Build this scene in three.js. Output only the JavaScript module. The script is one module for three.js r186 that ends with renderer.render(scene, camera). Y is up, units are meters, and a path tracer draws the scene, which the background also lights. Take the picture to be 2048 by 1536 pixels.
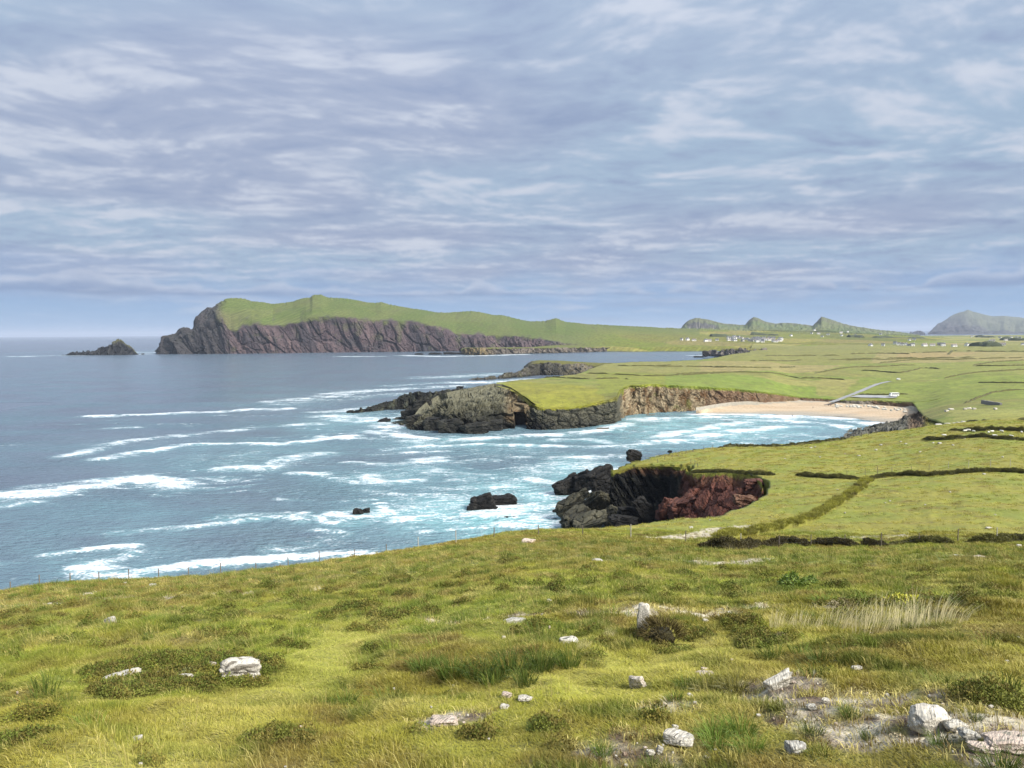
import * as THREE from 'three';
import { mergeGeometries, mergeVertices } from 'three/addons/utils/BufferGeometryUtils.js';
import { MarchingCubes } from 'three/addons/objects/MarchingCubes.js';

// ---------------------------------------------------------------- camera, sky, sun, exposure
const EYE = 62, F = 1538;                        // eye height above the sea (m); focal length in photo pixels
const EXPOSURE = 6.0;
const rgb0 = (r, g, b) => new THREE.Color().setRGB(r, g, b);
const scene = new THREE.Scene();
const camera = new THREE.PerspectiveCamera(2 * Math.atan(768 / F) * 180 / Math.PI, 4 / 3, 0.3, 160000);
camera.rotation.order = 'YXZ';
camera.position.set(0, EYE, 0);
camera.rotation.set(-3.81 * Math.PI / 180, 0, -0.39 * Math.PI / 180);
camera.updateMatrixWorld(true);
const renderer = new THREE.WebGLRenderer({ antialias: true });
renderer.toneMapping = THREE.LinearToneMapping;
renderer.toneMappingExposure = EXPOSURE;
renderer.shadowMap.enabled = true;

const SUN = new THREE.Vector3(0.62, 0.66, 0.42).normalize();
const sun = new THREE.DirectionalLight(new THREE.Color().setRGB(1, 0.96, 0.89), 1.25);
sun.name = 'sun';
sun.position.copy(SUN).multiplyScalar(900);
sun.castShadow = true;
sun.shadow.radius = 48;
sun.shadow.mapSize.set(4096, 4096);
Object.assign(sun.shadow.camera, { left: -700, right: 700, top: 700, bottom: -700, near: 1, far: 2500 });
scene.add(sun, sun.target);
scene.fog = new THREE.FogExp2(rgb0(0.72, 0.82, 1.0), 0.000034);

// ---------------------------------------------------------------- noise
function mulberry(a) { return () => { a |= 0; a = a + 0x6D2B79F5 | 0; let t = Math.imul(a ^ a >>> 15, 1 | a); t = t + Math.imul(t ^ t >>> 7, 61 | t) ^ t; return ((t ^ t >>> 14) >>> 0) / 4294967296; }; }
const PERM = new Uint8Array(1024);
{ const r = mulberry(77), a = [...Array(256).keys()]; for (let i = 255; i > 0; i--) { const j = Math.floor(r() * (i + 1)); [a[i], a[j]] = [a[j], a[i]]; } for (let i = 0; i < 1024; i++) PERM[i] = a[i & 255]; }
const GX = new Float32Array(256), GY = new Float32Array(256);
for (let i = 0; i < 256; i++) { GX[i] = Math.cos(i / 256 * Math.PI * 2); GY[i] = Math.sin(i / 256 * Math.PI * 2); }
function n2(x, y) {                                // gradient noise, about -1..1
  const xi = Math.floor(x), yi = Math.floor(y), fx = x - xi, fy = y - yi;
  const X = xi & 255, Y = yi & 255;
  const a = PERM[PERM[X] + Y], b = PERM[PERM[X + 1] + Y], c = PERM[PERM[X] + Y + 1], d = PERM[PERM[X + 1] + Y + 1];
  const u = fx * fx * fx * (fx * (fx * 6 - 15) + 10), v = fy * fy * fy * (fy * (fy * 6 - 15) + 10);
  const p = GX[a] * fx + GY[a] * fy, q = GX[b] * (fx - 1) + GY[b] * fy, s = GX[c] * fx + GY[c] * (fy - 1), t = GX[d] * (fx - 1) + GY[d] * (fy - 1);
  return 1.5 * (p + u * (q - p) + v * (s + u * (t - s) - p - u * (q - p)));
}
function fbm(x, y, oct = 4, gain = 0.5) { let s = 0, a = 1, n = 0; for (let i = 0; i < oct; i++) { s += a * n2(x, y); n += a; a *= gain; const t = x * 1.62 + y * 1.18 + 17.3; y = -x * 1.18 + y * 1.62 + 5.1; x = t; } return s / n; }
function ridge(x, y, oct = 4) { let s = 0, a = 1, n = 0; for (let i = 0; i < oct; i++) { s += a * (1 - Math.abs(n2(x, y)) * 1.7); n += a; a *= 0.55; const t = x * 1.7 + y * 1.1 + 3.7; y = -x * 1.1 + y * 1.7 + 9.2; x = t; } return s / n; }
function n3(x, y, z) { return (n2(x + z * 0.71, y - z * 0.37) + n2(y * 0.93 + 31.7, z + x * 0.29) + n2(z * 0.97 - 11.3, x - y * 0.33 + 7.7)) * 0.6; }
function hash3(x, y, z) { let h = Math.imul(x, 374761393) + Math.imul(y, 668265263) + Math.imul(z, 2147483647 ^ 1274126177) | 0; h = Math.imul(h ^ h >>> 13, 1274126177); h ^= h >>> 16; return (h >>> 0) / 4294967296; }
const CELL = { f1: 0, f2: 0, id: 0 };
function cell3(x, y, z) {                          // Voronoi: nearest and second nearest seed, the nearest seed's own random number
  const xi = Math.floor(x), yi = Math.floor(y), zi = Math.floor(z);
  let f1 = 9, f2 = 9, id = 0;
  for (let i = -1; i < 2; i++) for (let j = -1; j < 2; j++) for (let k = -1; k < 2; k++) {
    const X = xi + i, Y = yi + j, Z = zi + k, h = hash3(X, Y, Z), h2 = (h * 7919.13) % 1, h3 = (h * 104729.7) % 1;
    const dx = X + h - x, dy = Y + h2 - y, dz = Z + h3 - z, d = dx * dx + dy * dy + dz * dz;
    if (d < f1) { f2 = f1; f1 = d; id = (h * 3571.37) % 1; } else if (d < f2) f2 = d;
  }
  CELL.f1 = Math.sqrt(f1); CELL.f2 = Math.sqrt(f2); CELL.id = id;
  return CELL;
}
const clamp = (x, a = 0, b = 1) => Math.min(b, Math.max(a, x));
const smooth = (a, b, x) => { const t = clamp((x - a) / (b - a)); return t * t * (3 - 2 * t); };
const mix = (a, b, t) => a + (b - a) * t;
const mixc = (a, b, t) => [a[0] + (b[0] - a[0]) * t, a[1] + (b[1] - a[1]) * t, a[2] + (b[2] - a[2]) * t];
function pchip(xs, ys) {                           // monotone cubic interpolation, straight beyond the ends
  const n = xs.length, h = [], d = [], m = new Array(n).fill(0);
  for (let i = 0; i < n - 1; i++) { h[i] = xs[i + 1] - xs[i]; d[i] = (ys[i + 1] - ys[i]) / h[i]; }
  m[0] = d[0]; m[n - 1] = d[n - 2];
  for (let i = 1; i < n - 1; i++) m[i] = d[i - 1] * d[i] <= 0 ? 0 : 3 * (h[i - 1] + h[i]) / ((2 * h[i] + h[i - 1]) / d[i - 1] + (h[i] + 2 * h[i - 1]) / d[i]);
  return (x) => {
    if (x <= xs[0]) return ys[0] + m[0] * (x - xs[0]);
    if (x >= xs[n - 1]) return ys[n - 1];
    let i = 0; while (x > xs[i + 1]) i++;
    const t = (x - xs[i]) / h[i], t2 = t * t, t3 = t2 * t;
    return ys[i] * (2 * t3 - 3 * t2 + 1) + h[i] * m[i] * (t3 - 2 * t2 + t) + ys[i + 1] * (3 * t2 - 2 * t3) + h[i] * m[i + 1] * (t3 - t2);
  };
}
const lin = (xs, ys) => (x) => { if (x <= xs[0]) return ys[0]; const n = xs.length; if (x >= xs[n - 1]) return ys[n - 1]; let i = 0; while (x > xs[i + 1]) i++; return mix(ys[i], ys[i + 1], (x - xs[i]) / (xs[i + 1] - xs[i])); };

// ---------------------------------------------------------------- surveying: sight lines of the photograph turned into places on the ground
const V3 = (x, y, z) => new THREE.Vector3(x, y, z);
function sight(px, py) { const d = V3((px - 1024) / F, (768 - py) / F, -1).applyQuaternion(camera.quaternion); const l = Math.hypot(d.x, d.z); return { b: Math.atan2(d.x, -d.z), s: d.y / l, x: d.x / l, z: d.z / l }; }
const bearing = (px) => sight(px, 670).b;          // bearing of a picture column at the horizon
function slopeAt(b, py) { let px = 1024 + Math.tan(b) * F; for (let i = 0; i < 6; i++) { const q = sight(px, py); px += (b - q.b) * F * (1 + Math.tan(b) ** 2); } return sight(px, py).s; }
const atRange = (px, py, r) => { const q = sight(px, py); return V3(q.x * r, EYE + q.s * r, q.z * r); };
const atHeight = (px, py, h) => { const q = sight(px, py); return atRange(px, py, (h - EYE) / q.s); };
const polar = (b, r, y = 0) => V3(Math.sin(b) * r, y, -Math.cos(b) * r);

// columns of a landform: px, then [py, range] sightings or {r, h} heights
function landform(cols, r0, r1, nb = 361, nr = 320) {
  const fs = cols.map(([px, ...pts]) => {
    const b = bearing(px), q = pts.map((p) => Array.isArray(p) ? [Math.log(p[1]), EYE + slopeAt(b, p[0]) * p[1]] : p.py ? [Math.log((p.h - EYE) / slopeAt(b, p.py)), p.h] : [Math.log(p.r), p.h]);
    q.sort((a, c) => a[0] - c[0]);
    return { b, f: pchip(q.map((p) => p[0]), q.map((p) => p[1])) };
  });
  const b0 = fs[0].b, b1 = fs[fs.length - 1].b, l0 = Math.log(r0), l1 = Math.log(r1), T = new Float32Array(nb * nr);
  for (let j = 0; j < nr; j++) {
    const l = mix(l0, l1, j / (nr - 1)), f = pchip(fs.map((c) => c.b), fs.map((c) => c.f(l)));
    for (let i = 0; i < nb; i++) T[j * nb + i] = f(mix(b0, b1, i / (nb - 1)));
  }
  const at = (b, r) => {
    const x = clamp((b - b0) / (b1 - b0)) * (nb - 1.001), y = clamp((Math.log(r) - l0) / (l1 - l0)) * (nr - 1.001), i = Math.floor(x), j = Math.floor(y), u = x - i, v = y - j, k = j * nb + i;
    return mix(mix(T[k], T[k + 1], u), mix(T[k + nb], T[k + nb + 1], u), v);
  };
  return Object.assign((x, z) => at(Math.atan2(x, -z), Math.hypot(x, z)), { at, b0, b1 });
}

// ---------------------------------------------------------------- names and tags
const taken = new Map();
function numbered(name) { const n = taken.get(name) ?? 0; taken.set(name, n + 1); return n ? name + '_' + String(n).padStart(3, '0') : name; }
function tag(o, label, category, group, kind) { o.userData.label = label; if (category) o.userData.category = category; if (group) o.userData.group = group; if (kind) o.userData.kind = kind; return o; }
function top(o, name) { o.name = numbered(name); scene.add(o); return o; }
function mesh(name, geo, mat, parent) { const m = new THREE.Mesh(geo, mat); m.name = name; m.castShadow = m.receiveShadow = true; if (parent) parent.add(m); return m; }
function thing(name, geo, mat, label, category, group) { const m = new THREE.Mesh(geo, mat); m.castShadow = m.receiveShadow = true; top(m, name); return tag(m, label, category, group); }
function structure(name, geo, mat, label) { const m = new THREE.Mesh(geo, mat); m.castShadow = m.receiveShadow = true; top(m, name); return tag(m, label, null, null, 'structure'); }
const rgb = (r, g, b) => new THREE.Color().setRGB(r, g, b);
const std = (c, roughness = 0.9, more = {}) => new THREE.MeshStandardMaterial({ color: Array.isArray(c) ? rgb(...c) : c, roughness, ...more });

// ---------------------------------------------------------------- sky (air and clouds, all round)
{
  const W = 4096, H = 2048, data = new Float32Array(W * H * 4);
  const s2l = (c) => c.map((v) => Math.pow(v / 255, 2.2));
  const lav = s2l([166, 179, 205]), pale = s2l([204, 212, 228]), teal = s2l([166, 188, 212]), low = s2l([142, 172, 212]), deep = s2l([149, 165, 196]), hor = s2l([150, 184, 220]), white = s2l([220, 226, 236]), slate = s2l([128, 148, 184]);
  for (let j = 0; j < H; j++) {
    const el = ((j + 0.5) / H - 0.5) * Math.PI, y = Math.sin(el), ce = Math.cos(el), deg = el * 180 / Math.PI;
    for (let i = 0; i < W; i++) {
      const az = ((i + 0.5) / W - 0.5) * 2 * Math.PI, x = Math.cos(az) * ce, z = Math.sin(az) * ce, k = (j * W + i) * 4;
      let c;
      if (y < -0.02) c = low; else {
        // a broken sheet of stratocumulus seen in perspective: rolls across the view, each roll broken into lumps
        const q = 1 / (Math.max(y, 0) + 0.06), u = x * q, v = z * q, t = -0.16, uu = u * 0.985 + v * t, vv = v * 0.985 - u * t;
        const wx = fbm(uu * 0.7 + 3, vv * 0.7, 3), wy = fbm(uu * 0.7, vv * 0.7 + 40, 3), wu = uu + wx * 0.35, wv = vv + wy * 0.35;
        const lump = fbm(wu * 2.2 + 11, wv * 3.2 + 5, 5, 0.55), roll = fbm(wu * 0.9 + 70, wv * 1.8, 3), fine = fbm(wu * 7.5 + 20, wv * 10 + 31, 4, 0.6), big = fbm(uu * 0.3 + 8, vv * 0.3 + 2, 2), hue = fbm(uu * 0.4 + 50, vv * 0.5 + 9, 2);
        const a = lump * 0.74 + roll * 0.46 + fine * 0.38 + big * 0.24;
        c = mixc(lav, teal, smooth(-0.3, 0.4, hue));
        c = mixc(c, deep, smooth(0.0, -0.55, a) * 0.8);
        c = mixc(c, pale, smooth(-0.08, 0.42, a) * 0.85);
        c = mixc(c, white, smooth(0.25, 0.75, a) * 0.42);
        c = mixc(c, slate, smooth(0.3, 0.75, -a + 0.3 * fine) * 0.35);
        const l = 0.96 + 0.16 * smooth(5, 34, deg) + 0.5 * smooth(32, 85, deg); c = [c[0] * l, c[1] * l, c[2] * l];
        // thin band of clearer, bluer air under the cloud deck
        const band = 1 - smooth(1.6, 6.0, deg + 1.6 * fbm(az * 4.1, deg * 0.12, 3) + 0.9 * n2(az * 9, deg * 0.9));
        let air = mixc(low, hor, smooth(4.5, 0.2, deg) * 0.75);
        air = mixc(air, pale, smooth(0.08, 0.6, fbm(az * 7 + 2, deg * 1.5 + 0.5 * n2(az * 11, deg), 5)) * smooth(0.2, 1.4, deg) * 0.6);
        air = mixc(air, deep, smooth(0.05, 0.6, fbm(az * 5 + 30, deg * 1.2, 4)) * 0.55);
        c = mixc(c, air, band * 0.9);
        // low cumulus banks standing on the horizon haze: pale ragged tops, grey flat bases
        const bt = 3.0 + 3.4 * Math.max(0, fbm(az * 2.6 + 1.9, 4, 3)) + 1.1 * fbm(az * 19, deg * 0.5, 4), bb = 2.6 + 0.25 * n2(az * 12, 2), tt = (deg - bb) / Math.max(0.4, bt - bb);
        const bw = smooth(0, 0.25, deg - bb) * smooth(0.25, -0.2, deg - bt) * 0.6; if (bw > 0) c = mixc(c, mixc(slate, pale, clamp(smooth(0.25, 1.0, tt) * 0.9 + 0.35 * fbm(az * 25, deg * 1.6, 4))), bw);
      }
      data[k] = c[0] / EXPOSURE; data[k + 1] = c[1] / EXPOSURE; data[k + 2] = c[2] / EXPOSURE; data[k + 3] = 1;
    }
  }
  const t = new THREE.DataTexture(data, W, H, THREE.RGBAFormat, THREE.FloatType);
  t.mapping = THREE.EquirectangularReflectionMapping; t.magFilter = THREE.LinearFilter; t.needsUpdate = true;
  scene.background = t; scene.environment = t;
}

// ---------------------------------------------------------------- the land: heights surveyed along sight lines
const nearCols = [
  [-700, { r: 3, h: 59.2 }, { r: 13, h: 56.0 }, { r: 45, h: 45.6 }, { r: 88, h: 32 }, { r: 120, h: 18 }, { r: 160, h: 6 }, { r: 400, h: 4 }],
  [0, { r: 3, h: 59.5 }, [1536, 6.3], [1340, 13], [1250, 25], [1212, 45], [1190, 88], { r: 118, h: 19 }, { r: 160, h: 6 }, { r: 400, h: 4 }],
  [430, { r: 3, h: 59.55 }, [1536, 5.9], [1340, 10.9], [1250, 18], [1200, 27.5], [1166, 46], [1156, 88], { r: 120, h: 21 }, { r: 160, h: 7 }, { r: 400, h: 5 }],
  [760, { r: 3, h: 59.6 }, [1536, 5.6], [1340, 10], [1250, 15.4], [1180, 27], [1140, 44], [1120, 66], [1110, 95], { r: 122, h: 24 }, { r: 160, h: 8 }, { r: 400, h: 6 }],
  [1100, { r: 3, h: 59.6 }, [1536, 5.3], [1340, 8.7], [1250, 12.7], [1180, 19.5], [1140, 28], [1110, 42], [1085, 66], [1070, 88], [1062, 108], { r: 128, h: 27 }, { r: 160, h: 12 }, { r: 250, h: 14 }, { r: 400, h: 10 }],
  [1400, { r: 3, h: 59.6 }, [1536, 5.3], [1340, 9], [1250, 13.4], [1180, 21], [1140, 32], [1110, 50], [1095, 70], [1085, 88], [1060, 110], [1036, 128], { r: 170, h: 25 }, [945, 222], [900, 275], { r: 330, h: 19.5 }, { r: 400, h: 19 }],
  [1560, { r: 3, h: 59.6 }, [1536, 5.3], [1340, 9.1], [1250, 13.5], [1180, 21.4], [1130, 37], [1108, 54], [1092, 92], [1060, 111], [1020, 134], [985, 168], [962, 187], [935, 214], [905, 262], [887, 292], { r: 330, h: 19.3 }, { r: 400, h: 18.6 }],
  [1740, { r: 3, h: 59.6 }, [1536, 5.3], [1340, 9.2], [1250, 13.6], [1180, 21.8], [1130, 38], [1110, 55], [1092, 93], [1060, 112], [1000, 148], [955, 191], [900, 266], [870, 312], { r: 360, h: 18.8 }, { r: 400, h: 18 }],
  [2048, { r: 3, h: 59.6 }, [1536, 5.2], [1340, 9.1], [1250, 13.5], [1180, 21.4], [1130, 37], [1105, 58], [1088, 98], [1040, 125], [1000, 150], [945, 195], [900, 240], [870, 278], [845, 322], { r: 400, h: 21.5 }],
  [2700, { r: 3, h: 59.6 }, { r: 13, h: 57 }, { r: 37, h: 51 }, { r: 98, h: 36 }, { r: 125, h: 33 }, { r: 195, h: 29 }, { r: 322, h: 26 }, { r: 400, h: 25 }],
];
const near0 = landform(nearCols, 2.5, 420);
// tussocks and terracettes
function relief(x, z) {
  const r = Math.hypot(x, z), a = smooth(2, 9, r);
  const w = fbm(x * 0.06 + 9, z * 0.06, 2);
  let h = a * 0.2 * fbm(x * 0.55, z * 0.55, 3) + a * 0.17 * Math.max(0, fbm(x * 1.3 + 40, z * 1.3, 2));
  h += smooth(18, 60, r) * (0.34 * ridge(x * 0.16 + w, z * 0.16, 2) - 0.2) * (0.5 + 0.5 * smooth(-0.3, 0.4, w));
  h += smooth(60, 130, r) * 0.3 * fbm(x * 0.11 + 20, z * 0.11, 3);
  return h;
}
const hNear = (x, z) => near0(x, z) + relief(x, z);
function onNear(px, py, f = hNear) {               // where a sight line meets the near land
  const q = sight(px, py); let a = 3;
  for (let r = 3; r < 420; r *= 1.008) { if (EYE + q.s * r < f(q.x * r, q.z * r)) { for (let k = 0; k < 12; k++) { const m = (a + r) / 2; if (EYE + q.s * m < f(q.x * m, q.z * m)) r = m; else a = m; } return V3(q.x * r, f(q.x * r, q.z * r), q.z * r); } a = r; }
  return null;
}

const R2 = (px, r) => polar(bearing(px), r);
// seaward edge of the near land, round the cove and along the bay
const nearEdge = [R2(-700, 150), R2(0, 150), R2(430, 152), R2(760, 152), R2(1000, 152), R2(1110, 146), R2(1200, 130), R2(1330, 129), R2(1432, 131), R2(1478, 145), R2(1522, 168), R2(1530, 184), R2(1500, 200), R2(1440, 214), R2(1385, 222), R2(1372, 226), R2(1379, 236), R2(1340, 242), R2(1300, 247), R2(1250, 250), R2(1224, 248), R2(1232, 256), R2(1268, 264), R2(1340, 274), R2(1425, 284), R2(1500, 289), R2(1600, 294), R2(1695, 308), R2(1730, 320), R2(1800, 335), R2(1845, 345), R2(1900, 350), R2(2048, 350), R2(2700, 350), R2(2700, 1), R2(2700, -40), R2(-700, -40)];
function insideRing(ring, x, z) { let c = false; for (let i = 0, j = ring.length - 1; i < ring.length; j = i++) { const a = ring[i], b = ring[j]; if ((a.z > z) !== (b.z > z) && x < (b.x - a.x) * (z - a.z) / (b.z - a.z) + a.x) c = !c; } return c; }
function segDist(x, z, a, b) { const dx = b.x - a.x, dz = b.z - a.z, t = clamp(((x - a.x) * dx + (z - a.z) * dz) / (dx * dx + dz * dz || 1)); return Math.hypot(x - a.x - dx * t, z - a.z - dz * t); }
function ringDist(ring, x, z, from = 0, to = ring.length - 1) { let d = 1e9; for (let i = from; i < to; i++) d = Math.min(d, segDist(x, z, ring[i], ring[i + 1])); return insideRing(ring, x, z) ? d : -d; }

// bare ground, worn paths and heather, drawn along sight lines where the photograph shows them
const world = (pts, f = onNear) => pts.map(([x, y]) => f(x, y)).filter(Boolean);
const bareLines = [
  [[[860, 1243], [1000, 1238], [1100, 1233], [1180, 1231], [1240, 1228]], 0.10, 0.8],
  [[[1240, 1228], [1290, 1222], [1340, 1221], [1390, 1226], [1430, 1228]], 0.30, 1],
  [[[1430, 1225], [1490, 1217], [1560, 1216], [1630, 1218], [1700, 1222]], 0.12, 0.9],
  [[[1412, 1126], [1440, 1130], [1470, 1126], [1505, 1119]], 0.8, 1],
  [[[1400, 1120], [1380, 1124]], 0.5, 0.8], [[[1330, 1078], [1390, 1072], [1440, 1060]], 1.6, 0.9], [[[1450, 1058], [1490, 1054]], 1.3, 0.7],
  [[[0, 1213], [60, 1212], [125, 1207]], 0.35, 0.9], [[[190, 1203], [260, 1200]], 0.4, 0.6], [[[340, 1195], [460, 1190], [560, 1189], [640, 1183]], 0.5, 0.7], [[[165, 1192], [185, 1186]], 0.4, 0.6],
  [[[1540, 1370], [1600, 1395], [1660, 1420], [1720, 1440]], 0.34, 0.9], [[[1700, 1400], [1780, 1420], [1850, 1435]], 0.3, 0.85], [[[1740, 1440], [1800, 1470], [1700, 1470]], 0.22, 0.8], [[[1830, 1390], [1850, 1420]], 0.16, 0.8],
  [[[1890, 1440], [1960, 1450], [2060, 1470]], 0.34, 1], [[[1920, 1470], [1990, 1500], [2060, 1510]], 0.2, 1], [[[1300, 1420], [1360, 1415]], 0.16, 0.7], [[[1250, 1500], [1340, 1530]], 0.3, 0.6], [[[860, 1445], [940, 1432]], 0.14, 0.9],
  [[[1280, 1480], [1420, 1500]], 0.25, 0.4], [[[1690, 1075], [1790, 1070]], 2.2, 0.5], [[[1900, 1112], [1990, 1112]], 0.5, 0.4], [[[900, 1212], [1000, 1190], [1060, 1180]], 0.6, 0.35],
].map(([p, w, s]) => ({ p: world(p), w, s }));
const treadLines = [[[[270, 1540], [330, 1500], [420, 1455], [520, 1415], [590, 1372], [625, 1335], [690, 1290], [700, 1250]], 0.4, 1], [[[1180, 1370], [1300, 1330], [1400, 1310], [1440, 1290]], 0.5, 0.7]].map(([p, w, s]) => ({ p: world(p), w, s }));
const heathSpots = [
  [330, 1375, 110, 20], [250, 1390, 50, 16], [505, 1345, 60, 22], [70, 1432, 50, 14], [150, 1500, 60, 18], [340, 1318, 130, 14], [1300, 1285, 34, 26], [1390, 1275, 46, 16], [1540, 1285, 60, 14], [1490, 1262, 40, 12],
  [700, 1225, 50, 9], [780, 1232, 40, 10], [420, 1275, 30, 6], [810, 1192, 20, 8], [925, 1156, 18, 6], [1020, 1125, 20, 7], [560, 1478, 80, 18], [900, 1395, 40, 7], [1810, 1300, 30, 8], [1980, 1390, 50, 14], [1860, 1215, 90, 10], [1700, 1210, 70, 10], [1100, 1455, 40, 10], [960, 1470, 36, 9], [2030, 1420, 34, 10],
].map(([x, y, w, h]) => { const c = onNear(x, y), r = Math.hypot(c.x, c.z); return { c, wx: w / F * r, wz: Math.abs(onNear(x, y - h * 0.7).z - onNear(x, y + h * 0.7).z) * 0.62 }; });
const lineMask = (L, x, z) => { let m = 0; for (const l of L) { if (!l.p.length) continue; let d = 1e9; for (let i = 0; i < Math.max(1, l.p.length - 1); i++) d = Math.min(d, segDist(x, z, l.p[i], l.p[Math.min(i + 1, l.p.length - 1)])); const w = l.w * 1.5; if (d < w * 3) m = Math.max(m, l.s * (1 - smooth(0.35, 1.5, d / w))); } return m; };
const spotMask = (S, x, z) => { let m = 0; for (const s of S) { const dx = (x - s.c.x) / s.wx, dz = (z - s.c.z) / s.wz, d = dx * dx + dz * dz; if (d < 4) m = Math.max(m, 1 - smooth(0.3, 1.6, d)); } return m; };
const C = { olive: [0.225, 0.195, 0.034], green: [0.17, 0.2, 0.028], bright: [0.31, 0.315, 0.04], straw: [0.48, 0.41, 0.15], brown: [0.155, 0.105, 0.032], heath: [0.1, 0.1, 0.022], soil: [0.12, 0.08, 0.055], pale: [0.6, 0.53, 0.42], rush: [0.09, 0.135, 0.02] };
const GROUND = { c: null, bare: 0, heath: 0, tread: 0, straw: 0 };
function cover(x, z) {                             // what grows at a place on the near land
  const r = Math.hypot(x, z), b = Math.atan2(x, -z);
  const a = fbm(x * 0.09, z * 0.09, 3), d = fbm(x * 0.35 + 70, z * 0.35, 3), e = fbm(x * 1.4, z * 1.4 + 33, 2), g = fbm(x * 0.03 + 5, z * 0.03 + 90, 2);
  const bare = clamp(lineMask(bareLines, x, z) * (0.75 + 1.1 * fbm(x * 2.6, z * 2.6, 3)) + 0.45 * smooth(0.42, 0.75, d + 0.4 * e) * smooth(40, 12, r)), tread = lineMask(treadLines, x, z);
  const rag = fbm(x * 1.9 + 8, z * 1.9, 3);
  const heath = clamp(spotMask(heathSpots, x, z) * (0.62 + 0.8 * d + 1.2 * rag) + smooth(0.22, 0.62, fbm(x * 0.6 + 31, z * 0.6 + 12, 3) + 0.12 * a + 0.25 * rag) * 0.4 * smooth(90, 40, r) + 0.7 * smooth(0.24, 0.48, fbm(x * 1.25 + 31, z * 1.25 + 7, 3) + 0.15 * a) * smooth(60, 25, r) * smooth(-0.45, 0.1, d + 0.3 * g));
  let c = mixc(C.olive, C.green, smooth(-0.35, 0.35, a + 0.5 * d));
  c = mixc(c, C.bright, smooth(0.0, 0.65, d + 0.35 * g + 0.2 * e) * 0.75);
  const left = Math.max(smooth(0.12, -0.4, b) * smooth(17, 30, r), 0.6 * smooth(24, 40, r) * smooth(100, 80, r) * smooth(0.3, 0.1, b));
  c = mixc(c, C.brown, clamp(smooth(0.0, 0.5, -d + 0.5 * e) * 0.7 + left * 0.72 * smooth(-0.45, 0.3, e + d)));
  const cl = fbm(x * 1.1 + 60, z * 1.1, 3), near = smooth(60, 20, r);
  c = mixc(c, C.rush, smooth(0.05, 0.42, cl) * 0.68 * near); c = mixc(c, C.bright, smooth(0.0, -0.4, cl) * 0.35 * near);
  GROUND.clump = cl;
  const straw = clamp(smooth(0.15, 0.7, fbm(x * 0.6 + 14, z * 0.6 + 8, 3) + 0.2 * g) * 0.75 + (smooth(0.1, 0.35, b) * smooth(13, 8, r)) * 0.45 * smooth(-0.2, 0.4, d));
  c = mixc(c, C.straw, straw * 0.6);
  // the lower fields beyond the heather bank: grazed, yellow green
  const field = smooth(96, 112, r) * smooth(0.05, 0.2, b);
  c = mixc(c, mixc([0.29, 0.27, 0.046], [0.23, 0.255, 0.038], smooth(-0.3, 0.4, a)), field * 0.75);
  c = mixc(c, C.brown, field * 0.6 * smooth(0.08, 0.45, fbm(x * 0.16 + 9, z * 0.3, 4)));
  c = mixc(c, C.bright, field * 0.5 * smooth(0.1, 0.5, fbm(x * 0.12 + 39, z * 0.25, 3)));
  c = mixc(c, mixc(C.bright, C.straw, 0.3), tread * 0.6);
  c = mixc(c, C.heath, heath * 0.85);
  c = mixc(c, mixc(C.soil, C.pale, smooth(-0.3, 0.45, 0.6 * e + 0.7 * fbm(x * 3.7 + 5, z * 3.7, 2) + 0.3 * d + (r > 14 ? 0.3 : 0))), smooth(0.25, 0.6, bare));
  GROUND.c = c; GROUND.bare = bare; GROUND.heath = heath; GROUND.tread = tread; GROUND.straw = straw;
  return GROUND;
}

// ---------------------------------------------------------------- procedural textures
function noiseTex(size, f, srgb = false) {         // f(u, v) -> grey 0..1 or [r,g,b] 0..1, tiling is up to f
  const d = new Uint8Array(size * size * 4);
  for (let j = 0; j < size; j++) for (let i = 0; i < size; i++) { const c = f(i / size, j / size), k = (j * size + i) * 4; for (let q = 0; q < 3; q++) d[k + q] = clamp(Array.isArray(c) ? c[q] : c) * 255; d[k + 3] = 255; }
  const t = new THREE.DataTexture(d, size, size); t.wrapS = t.wrapT = THREE.RepeatWrapping; t.magFilter = THREE.LinearFilter; t.minFilter = THREE.LinearMipmapLinearFilter; if (srgb) t.colorSpace = THREE.SRGBColorSpace; t.needsUpdate = true; return t;
}
const tile = (f, s) => (u, v) => { const a = smooth(0.0, 1, u), x = u * s, y = v * s; void a; const w = u, q = v; return mix(mix(f(x, y), f(x - s, y), w), mix(f(x, y - s), f(x - s, y - s), w), q); };
const grassTex = noiseTex(512, (u, v) => { const a = tile((x, y) => fbm(x, y, 5, 0.65), 14)(u, v), b = tile((x, y) => fbm(x + 9, y, 3), 5)(u, v); const l = 0.92 + 0.45 * a + 0.2 * b; return [l, l, l * 0.96]; }, true);
const grassBump = noiseTex(512, (u, v) => 0.5 + 0.9 * tile((x, y) => fbm(x, y, 5, 0.7), 22)(u, v));
const rockTex = noiseTex(512, (u, v) => { const a = tile((x, y) => fbm(x * 1.0, y * 1.0, 6, 0.65), 12)(u, v), b = tile((x, y) => fbm(x * 0.6 + 20, y * 2.4, 4), 8)(u, v); const l = 0.86 + 0.5 * a + 0.25 * b; return [l, l * 0.995, l * 0.98]; }, true);
const rockBump = noiseTex(512, (u, v) => 0.5 + 0.75 * tile((x, y) => fbm(x, y, 6, 0.68), 12)(u, v));
const landMat = new THREE.MeshStandardMaterial({ vertexColors: true, map: grassTex, bumpMap: grassBump, bumpScale: 0.05, roughness: 0.95 });
const farLandMat = new THREE.MeshStandardMaterial({ vertexColors: true, map: grassTex, bumpMap: grassBump, bumpScale: 0.3, roughness: 0.95 });
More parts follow.
